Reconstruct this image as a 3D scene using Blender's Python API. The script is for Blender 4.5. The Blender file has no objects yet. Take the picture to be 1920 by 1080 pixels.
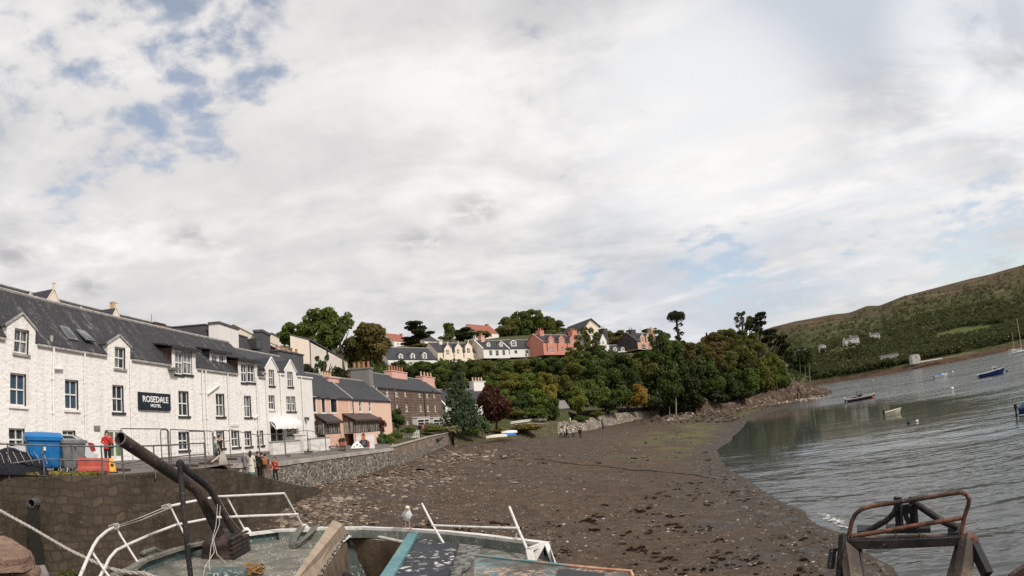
import bpy, bmesh, math, random
import numpy as np
from mathutils import Vector, Matrix

S = bpy.context.scene
COL = S.collection
rad = math.radians
PI = math.pi

# ------------------------------------------------------------------ camera (wide action-camera lens, equidistant, 20 px per degree at 1920 px)
F = 1146.0; PITCH = rad(11.85); ROLL = rad(5.13); CH = 8.0
_r0 = np.array([1, 0, 0.]); _u0 = np.array([0, -math.sin(PITCH), math.cos(PITCH)]); FW = np.array([0, math.cos(PITCH), math.sin(PITCH)])
RT = math.cos(ROLL)*_r0 - math.sin(ROLL)*_u0; UP = math.sin(ROLL)*_r0 + math.cos(ROLL)*_u0
cd = bpy.data.cameras.new('camera'); cam = bpy.data.objects.new('camera', cd); COL.objects.link(cam); S.camera = cam
cd.type = 'PANO'; cd.panorama_type = 'FISHEYE_LENS_POLYNOMIAL'; cd.sensor_width = 36; cd.sensor_fit = 'HORIZONTAL'
cd.fisheye_fov = rad(180); cd.clip_start = 0.05; cd.clip_end = 20000
cd.fisheye_polynomial_k0 = 0; cd.fisheye_polynomial_k1 = -1/(F*36/1920); cd.fisheye_polynomial_k2 = 0; cd.fisheye_polynomial_k3 = 0; cd.fisheye_polynomial_k4 = 0
_m = Matrix((Vector(RT), Vector(UP), Vector(-FW))).transposed().to_4x4(); _m.translation = (0, 0, CH); cam.matrix_world = _m

# ------------------------------------------------------------------ exposure
S.view_settings.view_transform = 'Standard'; S.view_settings.look = 'None'; S.view_settings.gamma = 1; S.view_settings.exposure = 0.32
S.cycles.use_denoising = False; S.cycles.sample_clamp_direct = 6; S.cycles.sample_clamp_indirect = 3; S.cycles.max_bounces = 6; S.cycles.transparent_max_bounces = 8; S.cycles.diffuse_bounces = 3; S.cycles.caustics_reflective = False; S.cycles.caustics_refractive = False

# ------------------------------------------------------------------ picture-to-place helpers
def ray(px, py):
    dx, dy = px-960, 540-py; r = math.hypot(dx, dy); th = r/F
    if r < 1e-9: return FW.copy()
    return FW*math.cos(th) + (RT*dx/r + UP*dy/r)*math.sin(th)
def at(px, py, d):                      # the point seen there at horizontal distance d
    v = ray(px, py); k = d/math.hypot(v[0], v[1]); return Vector((v[0]*k, v[1]*k, CH+v[2]*k))
def atz(px, py, z):                     # the point seen there at height z
    v = ray(px, py); k = (z-CH)/v[2]; return Vector((v[0]*k, v[1]*k, z))

# ------------------------------------------------------------------ node helpers
class NT:
    def __init__(s, tree): s.t = tree; s.n = tree.nodes; s.l = tree.links
    def __call__(s, typ, ins=None, **kw):
        n = s.n.new(typ)
        for k, v in kw.items(): setattr(n, k, v)
        for k, v in (ins or {}).items():
            if isinstance(v, bpy.types.NodeSocket): s.l.new(v, n.inputs[k])
            else: n.inputs[k].default_value = v
        return n
    def math(s, op, a, b=0.0, c=0.0, clamp=False):
        n = s.n.new('ShaderNodeMath'); n.operation = op; n.use_clamp = clamp
        for i, v in enumerate((a, b, c)):
            if isinstance(v, bpy.types.NodeSocket): s.l.new(v, n.inputs[i])
            else: n.inputs[i].default_value = v
        return n.outputs[0]
    def vmath(s, op, a, b=(0, 0, 0)):
        n = s.n.new('ShaderNodeVectorMath'); n.operation = op
        for i, v in enumerate((a, b)):
            if isinstance(v, bpy.types.NodeSocket): s.l.new(v, n.inputs[i])
            else: n.inputs[i].default_value = v
        return n.outputs['Value'] if op in ('DOT_PRODUCT', 'LENGTH') else n.outputs[0]
    def mix(s, f, a, b, mode='MIX'):
        n = s.n.new('ShaderNodeMix'); n.data_type = 'RGBA'; n.blend_type = mode; n.clamp_factor = True
        for i, v in ((0, f), (6, a), (7, b)):
            if isinstance(v, bpy.types.NodeSocket): s.l.new(v, n.inputs[i])
            else: n.inputs[i].default_value = v if i == 0 else col4(v)
        return n.outputs[2]
    def ramp(s, f, lo, hi, a=0.0, b=1.0, smooth=True):
        n = s.n.new('ShaderNodeMapRange'); n.interpolation_type = 'SMOOTHSTEP' if smooth else 'LINEAR'; n.clamp = True if not smooth else n.clamp
        s.l.new(f, n.inputs[0])
        for i, v in ((1, lo), (2, hi), (3, a), (4, b)): n.inputs[i].default_value = v
        return n.outputs[0]
    def noise(s, vec, scale, detail=4, rough=.55, dist=0):
        n = s.n.new('ShaderNodeTexNoise'); s.l.new(vec, n.inputs['Vector'])
        n.inputs['Scale'].default_value = scale; n.inputs['Detail'].default_value = detail; n.inputs['Roughness'].default_value = rough; n.inputs['Distortion'].default_value = dist
        return n.outputs['Fac']
    def scale(s, vec, v):
        n = s.n.new('ShaderNodeMapping'); s.l.new(vec, n.inputs[0]); n.inputs['Scale'].default_value = v; return n.outputs[0]
def col4(c): return tuple(c)[:3] + (1,) if not isinstance(c, (int, float)) else (c, c, c, 1)

# ------------------------------------------------------------------ sky and sun: bright broken overcast, soft light from behind the viewer's right shoulder
SUN_EL, SUN_AZ = rad(44), rad(128)       # azimuth clockwise from +y
W = bpy.data.worlds.new("World"); S.world = W; W.use_nodes = True
def build_sky():
    N = NT(W.node_tree); N.n.clear()
    g = N('ShaderNodeTexCoord').outputs['Generated']
    d = N.vmath('NORMALIZE', g)
    sep = N('ShaderNodeSeparateXYZ', {0: d})
    z = N.math('MAXIMUM', sep.outputs[2], 0.0)
    inv = N.math('DIVIDE', 1.0, N.math('ADD', z, 0.22))
    p = N.vmath('MULTIPLY', d, N('ShaderNodeCombineXYZ', {0: inv, 1: inv, 2: 0.0}).outputs[0])
    sky = N('ShaderNodeTexSky', sky_type='NISHITA', sun_disc=False, sun_elevation=SUN_EL, sun_rotation=SUN_AZ, altitude=10, air_density=1.0, dust_density=1.5, ozone_density=1.0)
    blue = N.mix(1.0, sky.outputs[0], (0.17, 0.15, 0.132), 'MULTIPLY')
    # rolls of cloud, one coarse and one fine layer, stretched towards the horizon
    ps = N('ShaderNodeMapping', {0: p}); ps.inputs['Rotation'].default_value = (0, 0, rad(-24)); ps.inputs['Scale'].default_value = (1.0, 2.0, 1.0); ps.inputs['Location'].default_value = (3.7, 1.9, 0)
    big = N.noise(ps.outputs[0], 0.55, 3, .5, .5)
    mid = N.noise(ps.outputs[0], 1.6, 5, .55, .7)
    pm = N('ShaderNodeMapping', {0: p}); pm.inputs['Location'].default_value = (2.37, 1.13, 0); puff = N.noise(pm.outputs[0], 8.0, 5, .58, .15)
    sr = N('ShaderNodeMapping', {0: p}); sr.inputs['Rotation'].default_value = (0, 0, rad(38)); st = N('ShaderNodeMapping', {0: sr.outputs[0]}); st.inputs['Scale'].default_value = (.34, 1.5, 1.0); st.inputs['Location'].default_value = (1.3, .4, 0)
    streak = N.noise(st.outputs[0], 1.7, 5, .6, .3)
    def lobe(px, py, inner, outer):
        v = ray(px, py); c = N.vmath('DOT_PRODUCT', d, tuple(float(q) for q in v))
        return N.ramp(c, math.cos(rad(outer)), math.cos(rad(inner)))
    gap = N.math('MULTIPLY', lobe(170, 110, 4, 21), 0.155)
    for px, py, i, o, a in ((470, 60, 2, 14, .10), (1335, 483, .5, 6, .18), (1075, 545, .5, 5, .17), (1880, 475, 2, 10, .20), (1000, 150, 3, 15, .05), (1600, 560, 2, 12, .10), (1420, 590, 2, 9, .08), (1720, 60, 2, 12, .04)):
        gap = N.math('ADD', gap, N.math('MULTIPLY', lobe(px, py, i, o), a))
    dens = N.math('ADD', N.math('ADD', N.math('MULTIPLY', big, .1), N.math('MULTIPLY', mid, .28)), N.math('MULTIPLY', puff, .62))
    cover = N.math('SUBTRACT', N.math('ADD', dens, .155), gap)
    cov = N.ramp(cover, .37, .53)
    shade = N.ramp(N.math('ADD', N.math('MULTIPLY', mid, .62), N.math('MULTIPLY', puff, .38)), .36, .66)
    thick = N.ramp(big, .36, .64)
    white = N.mix(thick, (.65, .64, .635), (.84, .815, .80))
    cloud = N.mix(shade, N.mix(thick, (.40, .41, .43), (.60, .59, .59)), white)
    cloud = N.mix(N.math('MULTIPLY', lobe(1640, 330, 10, 36), N.ramp(streak, .38, .60, .95, .05)), cloud, (.47, .51, .57))
    cloud = N.mix(N.math('MULTIPLY', N.math('SUBTRACT', 1.0, lobe(1330, 235, 6, 50)), N.ramp(N.noise(ps.outputs[0], 1.1, 5, .6, .4), .38, .62, .62, 0)), cloud, (.50, .495, .50))
    cloud = N.mix(N.math('MULTIPLY', lobe(1880, 90, 1, 13), N.ramp(mid, .35, .65, .1, .75)), cloud, (.84, .84, .84))
    cloud = N.mix(N.math('MULTIPLY', lobe(1680, 430, 1, 11), .35), cloud, (.80, .80, .80))
    glow = lobe(1330, 240, 1, 15); glow2 = lobe(600, 300, 4, 30)
    cloud = N.mix(N.math('MULTIPLY', glow, .6), cloud, (.84, .83, .815))
    cloud = N.mix(N.math('MULTIPLY', glow2, .4), cloud, (.75, .715, .695))
    # small darker rags of cloud low over the town
    def flat(px, py, w, h):
        c = ray(px, py); e = N.vmath('MULTIPLY', N.vmath('SUBTRACT', d, tuple(float(q) for q in c)), (1/rad(w), 1/rad(w), 1/rad(h))); return N.ramp(N.vmath('LENGTH', e), 1.0, .1)
    rag = flat(368, 446, 4.6, 1.7)
    for px, py, w, h in ((890, 392, 3.4, 2.6), (20, 482, 4.2, 1.8), (165, 541, 2.6, 1.5), (790, 455, 4.6, 2.0)):
        rag = N.math('ADD', rag, flat(px, py, w, h))
    rn = N.noise(N.scale(d, (1, 1, 2.2)), 15.0, 5, .6, .3)
    rag = N.math('MULTIPLY', rag, N.ramp(rn, .34, .66))
    cloud = N.mix(N.math('MULTIPLY', rag, .8), cloud, (.36, .355, .365))
    out = N.mix(N.math('ADD', N.math('MULTIPLY', cov, .78), .22), blue, cloud)
    bg = N('ShaderNodeBackground', {0: out, 1: 1.0})
    N('ShaderNodeOutputWorld', {0: bg.outputs[0]})
build_sky()
sl = bpy.data.lights.new('sun', 'SUN'); sl.energy = 2.7; sl.angle = rad(9); sl.color = (1.0, .955, .89)
so = bpy.data.objects.new('sun', sl); COL.objects.link(so)
_sd = Vector((math.sin(SUN_AZ)*math.cos(SUN_EL), math.cos(SUN_AZ)*math.cos(SUN_EL), math.sin(SUN_EL)))
so.rotation_euler = _sd.to_track_quat('Z', 'Y').to_euler(); so.location = (60, -60, 120)

# ------------------------------------------------------------------ mesh builder
class MB:
    def __init__(s): s.v = []; s.f = []; s.smooth = False
    def add(s, vs, fs):
        b = len(s.v); s.v += [tuple(p) for p in vs]; s.f += [tuple(b+i for i in f) for f in fs]; return s
    def quad(s, a, b, c, d): return s.add((a, b, c, d), ((0, 1, 2, 3),))
    def poly(s, pts): return s.add(pts, (tuple(range(len(pts))),))
    def box(s, x0, x1, y0, y1, z0, z1):
        return s.add([(x, y, z) for z in (z0, z1) for y in (y0, y1) for x in (x0, x1)], ((0, 2, 3, 1), (4, 5, 7, 6), (0, 1, 5, 4), (2, 6, 7, 3), (0, 4, 6, 2), (1, 3, 7, 5)))
    def beam(s, p, q, w, h, up=(0, 0, 1)):
        p, q = Vector(p), Vector(q); a = (q-p).normalized(); u = Vector(up); sd = a.cross(u)
        if sd.length < 1e-4: sd = a.cross(Vector((1, 0, 0)))
        sd.normalize(); u = sd.cross(a).normalized(); sd *= w/2; u *= h/2
        return s.add([p-sd-u, p+sd-u, p+sd+u, p-sd+u, q-sd-u, q+sd-u, q+sd+u, q-sd+u], ((3, 2, 1, 0), (4, 5, 6, 7), (0, 1, 5, 4), (1, 2, 6, 5), (2, 3, 7, 6), (3, 0, 4, 7)))
    def slab(s, pts, th):
        """closed plate: polygon pts thickened by vector th"""
        n = len(pts); th = Vector(th); P = [Vector(p) for p in pts]; Q = [p+th for p in P]
        return s.add(P+Q, [tuple(range(n))[::-1], tuple(range(n, 2*n))] + [(i, (i+1) % n, n+(i+1) % n, n+i) for i in range(n)])
    def tube(s, path, r, n=8, caps=True, open_end=False):
        P = [Vector(p) for p in path]; R = list(r) if isinstance(r, (list, tuple)) else [r]*len(P)
        t0 = (P[1]-P[0]).normalized(); u = t0.orthogonal().normalized(); rings = []
        for i, p in enumerate(P):
            t = (P[min(i+1, len(P)-1)]-P[max(i-1, 0)]).normalized()
            u = (u - t*u.dot(t)).normalized(); w = t.cross(u)
            rings.append([p + (u*math.cos(2*PI*k/n)+w*math.sin(2*PI*k/n))*R[i] for k in range(n)])
        b = len(s.v)
        for rg in rings: s.v += [tuple(q) for q in rg]
        for i in range(len(P)-1):
            for k in range(n):
                s.f.append((b+i*n+k, b+i*n+(k+1) % n, b+(i+1)*n+(k+1) % n, b+(i+1)*n+k))
        if caps:
            if not open_end: s.f.append(tuple(b+k for k in range(n))[::-1])
            s.f.append(tuple(b+(len(P)-1)*n+k for k in range(n)))
        return s
    def loft(s, rings, caps=True):
        b = len(s.v); n = len(rings[0])
        for rg in rings: s.v += [tuple(q) for q in rg]
        for i in range(len(rings)-1):
            for k in range(n): s.f.append((b+i*n+k, b+i*n+(k+1) % n, b+(i+1)*n+(k+1) % n, b+(i+1)*n+k))
        if caps:
            s.f.append(tuple(b+k for k in range(n))[::-1]); s.f.append(tuple(b+(len(rings)-1)*n+k for k in range(n)))
        return s
    def ball(s, c, rx, ry=None, rz=None, n=10, m=7):
        ry = rx if ry is None else ry; rz = rx if rz is None else rz; c = Vector(c)
        rings = [[c+Vector((rx*math.sin(a)*math.cos(2*PI*k/n), ry*math.sin(a)*math.sin(2*PI*k/n), -rz*math.cos(a))) for k in range(n)] for a in [PI*(i+.35)/(m-.3) for i in range(m)]]
        return s.loft(rings)
    def build(s, name, m=None, parent=None, smooth=False):
        me = bpy.data.meshes.new(name); me.from_pydata(s.v, [], s.f); me.update()
        if smooth or s.smooth:
            me.shade_smooth()
            try: me.set_sharp_from_angle(angle=rad(42))
            except Exception: pass
        if m is not None: me.materials.append(m)
        o = bpy.data.objects.new(name, me); COL.objects.link(o)
        if parent is not None: o.parent = parent
        return o
def tag(o, label=None, cat=None, group=None, kind=None):
    if label: o['label'] = label
    if cat: o['category'] = cat
    if group: o['group'] = group
    if kind: o['kind'] = kind
    return o
def thing(name, label, cat, loc=(0, 0, 0), rz=0, group=None):
    o = bpy.data.objects.new(name, None); COL.objects.link(o); o.location = loc; o.rotation_euler = (0, 0, rz); o.empty_display_size = .2
    return tag(o, label, cat, group)
def struct(o): o['kind'] = 'structure'; return o
def rebase(o_list, root):
    """meshes drawn in world coordinates become children of root, which stands at their base"""
    inv = Matrix.Translation(-Vector(root.location))
    for o in o_list:
        o.data.transform(inv); o.parent = root
def copy_tree(o, parent=None):
    c = o.copy(); COL.objects.link(c)
    if parent is not None: c.parent = parent
    for ch in list(o.children): copy_tree(ch, c)
    return c
# ------------------------------------------------------------------ materials
MATS = {}
def newmat(name):
    m = bpy.data.materials.new(name); m.use_nodes = True; N = NT(m.node_tree); N.n.clear()
    co = N('ShaderNodeTexCoord').outputs['Object']; MATS[name] = m
    return m, N, co
def finish(N, colr, rough=.8, bump=None, bstr=.3, bdist=.03, spec=.35, metal=0.0, **ins):
    b = N('ShaderNodeBsdfPrincipled')
    for k, v in (('Base Color', colr), ('Roughness', rough), ('Specular IOR Level', spec), ('Metallic', metal)) + tuple(ins.items()):
        if isinstance(v, bpy.types.NodeSocket): N.l.new(v, b.inputs[k])
        else: b.inputs[k].default_value = col4(v) if k == 'Base Color' else v
    if bump is not None:
        bn = N('ShaderNodeBump', {'Height': bump, 'Strength': bstr, 'Distance': bdist}); N.l.new(bn.outputs[0], b.inputs['Normal'])
    N('ShaderNodeOutputMaterial', {0: b.outputs[0]})
def plain(name, c1, c2=None, scale=3.0, rough=.7, bstr=.15, bscale=None, bdist=.02, lo=.35, hi=.65, spec=.35, metal=0.0, detail=5):
    m, N, co = newmat(name)
    c2 = c2 or tuple(x*.82 for x in c1)
    f = N.ramp(N.noise(co, scale, detail, .6), lo, hi)
    finish(N, N.mix(f, c1, c2), rough, N.noise(co, bscale or scale*4, 4), bstr, bdist, spec, metal)
    return m
def rubble_paint(name, c1, c2, bump=.7):
    """painted rubble: rounded stones under thick limewash, rain streaks"""
    m, N, co = newmat(name)
    w = N.vmath('ADD', N.scale(co, (1, 1, 1.7)), N.vmath('MULTIPLY', N('ShaderNodeTexNoise', {'Vector': co, 'Scale': 2.2}).outputs['Color'], (.5, .5, .5)))
    v = N('ShaderNodeTexVoronoi', {'Vector': w, 'Scale': 3.6}, feature='SMOOTH_F1'); fine = N.noise(co, 9, 4)
    hgt = N.math('ADD', N.math('MULTIPLY', v.outputs['Distance'], -1.0), N.math('MULTIPLY', fine, .55))
    streak = N.noise(N.scale(co, (3.0, 3.0, .22)), 1.0, 4, .6)
    dirt = N.ramp(N.noise(co, 1.1, 6, .65), .5, .75)
    c = N.mix(N.ramp(streak, .48, .72, 0, .6), c1, c2); c = N.mix(N.math('MULTIPLY', dirt, .5), c, c2)
    pit = N.ramp(N.math('ADD', N.noise(co, 5.5, 5, .65), N.math('MULTIPLY', v.outputs['Distance'], .3)), .70, .80)
    c = N.mix(N.math('MULTIPLY', pit, .4), c, tuple(x*.5 for x in c2))
    finish(N, c, .85, hgt, bump, .09, .2); return m
def render_coat(name, c1, c2, streaks=.4):
    m, N, co = newmat(name)
    streak = N.noise(N.scale(co, (2.0, 2.0, .18)), 1.0, 5, .6); patch = N.noise(co, .8, 5, .6)
    c = N.mix(N.ramp(streak, .45, .75, 0, streaks), c1, c2); c = N.mix(N.ramp(patch, .5, .72, 0, streaks), c, c2)
    finish(N, c, .85, N.noise(co, 14, 4), .25, .02, .2); return m
def uz(N, co):
    s = N('ShaderNodeSeparateXYZ', {0: co})
    return N('ShaderNodeCombineXYZ', {0: N.math('ADD', s.outputs[0], s.outputs[1]), 1: s.outputs[2], 2: 0.0}).outputs[0]
def slate(name, c1=(.075, .075, .082), c2=(.042, .042, .048), lich=(.22, .215, .2), amt=.55, course=.22):
    m, N, co = newmat(name)
    s = N('ShaderNodeSeparateXYZ', {0: co})
    uv = N('ShaderNodeCombineXYZ', {0: s.outputs[0], 1: N.math('MULTIPLY', s.outputs[2], 1.5), 2: 0.0}).outputs[0]
    b = N('ShaderNodeTexBrick', {'Vector': uv, 'Color1': (1, 1, 1, 1), 'Color2': (.55, .55, .55, 1), 'Mortar': (.1, .1, .1, 1), 'Scale': 1.0, 'Mortar Size': .018, 'Bias': 0.0, 'Brick Width': .3, 'Row Height': course})
    bw = N('ShaderNodeRGBToBW', {0: b.outputs[0]}).outputs[0]
    c = N.mix(bw, c2, c1)
    li = N.noise(N.scale(co, (1.5, .3, .3)), 1.5, 6, .7); l2 = N.noise(N.scale(co, (1.6, .6, .6)), 5.5, 4, .65)
    c = N.mix(N.math('MULTIPLY', N.math('MULTIPLY', N.ramp(li, .5, .66), N.ramp(l2, .46, .58)), amt), c, lich)
    c = N.mix(N.ramp(N.noise(co, .5, 4), .35, .7, 0, .4), c, tuple(x*.7 for x in c1))
    finish(N, c, .72, bw, .5, .03, .16); return m
def stones(name, cols, mortar, scale, flat=1.6, msize=.06, bump=.8, warp=.25, rough=.9, dirt=None, dirt_amt=.5):
    m, N, co = newmat(name)
    w = N.vmath('ADD', N.scale(co, (1, 1, flat)), N.vmath('MULTIPLY', N('ShaderNodeTexNoise', {'Vector': co, 'Scale': scale*.9}).outputs['Color'], (warp, warp, warp)))
    v = N('ShaderNodeTexVoronoi', {'Vector': w, 'Scale': scale}); e = N('ShaderNodeTexVoronoi', {'Vector': w, 'Scale': scale}, feature='DISTANCE_TO_EDGE')
    rnd = N('ShaderNodeSeparateColor', {0: v.outputs['Color']}).outputs[0]
    c = N.mix(N.ramp(rnd, .25, .7), cols[0], cols[1]); c = N.mix(N.ramp(rnd, .78, .95), c, cols[2])
    c = N.mix(N.ramp(N.noise(co, scale*5, 5), .4, .7, 0, .5), c, tuple(x*.6 for x in cols[0]))
    edge = N.ramp(e.outputs['Distance'], msize*.4, msize)
    c = N.mix(edge, mortar, c)
    if dirt: c = N.mix(N.ramp(N.noise(co, .45, 6, .7), .42, .68, 0, dirt_amt), c, dirt)
    finish(N, c, rough, N.math('ADD', edge, N.math('MULTIPLY', N.noise(co, scale*6, 4), .6)), bump, .06, .2); return m
def brickwork(name, c1, c2, mortar, bw=.5, rh=.24, ms=.03, warp=.09, ws=3.0, dirt=None, specks=None):
    m, N, co = newmat(name)
    wv = N.vmath('ADD', uz(N, co), N.vmath('MULTIPLY', N('ShaderNodeTexNoise', {'Vector': co, 'Scale': ws}).outputs['Color'], (warp, warp, 0)))
    b = N('ShaderNodeTexBrick', {'Vector': wv, 'Color1': col4(c1), 'Color2': col4(c2), 'Mortar': col4(mortar), 'Scale': 1.0, 'Mortar Size': ms, 'Mortar Smooth': .3, 'Bias': -.1, 'Brick Width': bw, 'Row Height': rh})
    c = N.mix(N.ramp(N.noise(co, 3.0, 5), .35, .7, 0, .55), b.outputs[0], tuple(x*.55 for x in c1))
    c = N.mix(N.ramp(N.noise(co, .7, 4), .45, .7, 0, .4), c, mortar); hgt = N('ShaderNodeRGBToBW', {0: b.outputs[0]}).outputs[0]
    if dirt:
        c = N.mix(N.ramp(N.noise(co, .5, 7, .72), .42, .66, 0, .8), c, dirt); n = N.noise(co, 6, 6, .7); c = N.mix(N.ramp(n, .56, .72, 0, .5), c, tuple(x*1.5 for x in c1)); hgt = N.math('ADD', N.math('MULTIPLY', hgt, 4.0), N.math('MULTIPLY', n, .8))
    if specks: c = N.mix(N.math('MULTIPLY', N.ramp(N.noise(co, 11, 3, .6), .66, .71), N.ramp(N.noise(co, .9, 3), .45, .6, 0, .8)), c, specks)
    finish(N, c, .9, hgt, .6, .04, .2); return m
def glass(name, c=(.035, .045, .055), curtain=(.3, .29, .27), amt=.5, lo=.52):
    m, N, co = newmat(name)
    s = N('ShaderNodeSeparateXYZ', {0: co}); u = N.math('ADD', s.outputs[0], s.outputs[1])
    v = N('ShaderNodeCombineXYZ', {0: u, 1: N.math('MULTIPLY', s.outputs[2], .12), 2: 0.0}).outputs[0]
    f = N.ramp(N.noise(v, 1.9, 3, .6), lo, lo+.06); fold = N.noise(v, 16, 2)
    c1 = N.mix(f, c, N.mix(N.ramp(fold, .35, .65), curtain, tuple(x*.5 for x in curtain)))
    finish(N, N.mix(amt, c, c1), .06, None, spec=.5); return m
def flaky(name, base, under, chips, scale=9, rough=.7, lo=.56):
    """old boat paint: worn to the undercoat, with pale flakes"""
    m, N, co = newmat(name)
    big = N.noise(co, scale*.22, 6, .65); fine = N.noise(co, scale, 6, .7); ch = N.noise(co, scale*2.4, 3, .6)
    c = N.mix(N.ramp(big, .42, .62), base, under); c = N.mix(N.ramp(fine, .5, .7, 0, .6), c, tuple(x*.65 for x in base))
    f = N.math('MULTIPLY', N.ramp(ch, lo+.02, lo+.06), N.ramp(N.noise(co, scale*.35, 3), .44, .6))
    c = N.mix(f, c, chips)
    finish(N, c, rough, N.math('ADD', N.math('MULTIPLY', fine, .5), f), .35, .012, .35); return m
def rusty(name, c1=(.06, .032, .024), c2=(.16, .07, .04), dark=(.02, .017, .016), scale=6):
    m, N, co = newmat(name)
    f = N.noise(co, scale, 7, .7); g = N.noise(co, scale*.35, 5, .6)
    c = N.mix(N.ramp(f, .42, .68), c1, c2); c = N.mix(N.ramp(g, .42, .6), c, dark); c = N.mix(N.ramp(N.noise(co, scale*4, 3), .64, .72, 0, .6), c, (.33, .3, .27))
    finish(N, c, .75, f, .5, .01, .35); return m

M_HOTEL = rubble_paint('limewashed_rubble', (.83, .785, .74), (.64, .58, .53), .27)
M_SMOOTH = render_coat('white_render', (.78, .735, .69), (.6, .55, .5), .35)
M_WHITE = plain('white_gloss_paint', (.78, .75, .71), (.7, .66, .61), 2, .5, .05)
M_DARKTRIM = plain('dark_painted_trim', (.045, .04, .045), (.03, .028, .03), 4, .6, .1)
M_SLATE = slate('hotel_slate', (.058, .057, .061), (.022, .021, .024), (.26, .245, .225), .75); M_SLATE2 = slate('plain_slate', (.062, .062, .068), (.036, .036, .042), (.15, .15, .145), .35)
M_SLATE3 = slate('mansard_slate', (.07, .065, .065), (.04, .038, .04), (.17, .155, .14), .5)
M_LEAD = plain('pale_ridge_stone', (.42, .39, .36), (.25, .23, .21), 5, .8, .3)
M_GLASS = glass('window_glass', (.034, .042, .05), (.36, .35, .33), .75, .5); M_GLASS_BLUE = glass('sky_blue_window_glass', (.045, .075, .11), (.12, .16, .2), .4, .56)
M_GLASSD = glass('dark_window_glass', (.02, .022, .026), (.16, .15, .14), .6, .58)
M_CREAM = render_coat('cream_render', (.80, .68, .55), (.64, .52, .41), .3); M_CREAM2 = render_coat('pale_cream_render', (.80, .72, .62), (.55, .47, .39), .5)
M_PINK = render_coat('peach_render', (.70, .44, .325), (.56, .35, .26), .4); M_PINKPALE = render_coat('pale_peach_render', (.76, .52, .40), (.62, .42, .32), .4)
M_PINKSTACK = render_coat('pink_stack_render', (.72, .42, .34), (.5, .29, .23), .5)
M_RED = render_coat('salmon_red_render', (.60, .25, .18), (.46, .18, .13), .4); M_ORANGE = render_coat('orange_render', (.62, .38, .26), (.52, .27, .16), .4)
M_GREYR = render_coat('grey_cement_render', (.22, .205, .19), (.14, .13, .12), .6); M_GREYD = render_coat('dark_grey_render', (.095, .095, .098), (.07, .068, .068), .5)
M_DARKST = stones('dark_gable_stone', ((.06, .052, .048), (.1, .088, .08), (.15, .13, .115)), (.12, .11, .1), 2.6)
M_BROWN = brickwork('brown_squared_stone', (.14, .08, .056), (.075, .045, .034), (.27, .21, .17), .85, .42, .045)
M_TERRA = plain('terracotta', (.46, .2, .115), (.33, .14, .085), 8, .8, .2); M_BUFF = plain('buff_pots', (.6, .46, .32), (.45, .32, .21), 8, .8, .2)
M_REDTILE = plain('red_tile', (.34, .115, .075), (.23, .08, .055), 3, .8, .3)
M_QUAY = brickwork('dark_quay_stone', (.108, .08, .057), (.06, .044, .032), (.055, .041, .03), .62, .31, .05, .75, .85, (.028, .021, .013), (.3, .25, .2))
M_PROM = stones('sea_wall_stone', ((.085, .072, .06), (.14, .12, .1), (.22, .185, .15)), (.36, .32, .275), 1.9, 1.35, .085, .9, .75, .9, (.14, .115, .095), .45)
M_GARDENST = stones('garden_wall_stone', ((.19, .15, .12), (.3, .245, .2), (.42, .35, .29)), (.16, .13, .105), 2.4, 1.5, .06, .9, .3, .9)
M_CONC = plain('worn_concrete', (.43, .38, .335), (.29, .25, .215), .7, .9, .3, 8); M_CONCD = plain('brown_concrete', (.235, .17, .125), (.155, .11, .08), .5, .9, .3, 7)
M_STREET = plain('street_surface', (.17, .15, .135), (.115, .1, .088), .35, .9, .3, 9, lo=.3, hi=.7)
M_STEEL = plain('galvanised_steel', (.19, .185, .18), (.1, .095, .09), 9, .55, .15, metal=.4)
M_RAILW = plain('white_painted_rail', (.68, .65, .615), (.42, .36, .32), 14, .5, .15, lo=.5, hi=.72)
M_RUST = rusty('rusty_steel', (.05, .03, .024), (.095, .052, .04), (.024, .019, .018)); M_RUST2 = rusty('oily_black_steel', (.025, .022, .021), (.06, .04, .032), (.012, .012, .013)); M_RUSTRED = rusty('red_brown_rust', (.13, .055, .035), (.24, .11, .07), (.05, .03, .024), 9)
M_RUSTBEAM = rusty('weathered_brown_beam', (.12, .085, .062), (.2, .14, .1), (.055, .042, .034), 7)
M_GREEN_DECK = flaky('worn_green_deck', (.128, .125, .103), (.2, .18, .148), (.5, .48, .43), 12, .85, .53)
M_TEAL = flaky('teal_paint', (.09, .20, .22), (.12, .25, .26), (.45, .43, .38), 8, .6, .62); M_TEALDK = flaky('dull_green_paint', (.07, .105, .10), (.12, .14, .125), (.42, .43, .4), 8, .7, .55)
M_FLAKEB = flaky('flaking_navy_cover', (.016, .02, .027), (.03, .034, .04), (.62, .58, .55), 4, .6, .53)
M_FLAKEM = flaky('peeling_mixed_paint', (.13, .215, .22), (.085, .058, .043), (.42, .27, .19), 6, .7, .49)
M_CAP = flaky('chipped_white_capping', (.72, .70, .66), (.6, .57, .52), (.2, .19, .17), 9, .6, .6)
M_TAN = plain('tan_worn_plate', (.36, .275, .20), (.27, .2, .145), 4, .75, .3, lo=.4, hi=.7); M_HOLD = plain('muddy_hold_lining', (.2, .145, .1), (.1, .07, .05), 2.2, .85, .4)
M_ROPE = plain('pale_rope', (.55, .5, .44), (.38, .33, .28), 40, .9, .5); M_ROPEG = plain('grey_green_rope', (.2, .195, .165), (.12, .115, .095), 40, .9, .5); M_ROPEO = plain('orange_net_twine', (.36, .19, .06), (.2, .11, .05), 30, .9, .5)
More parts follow.
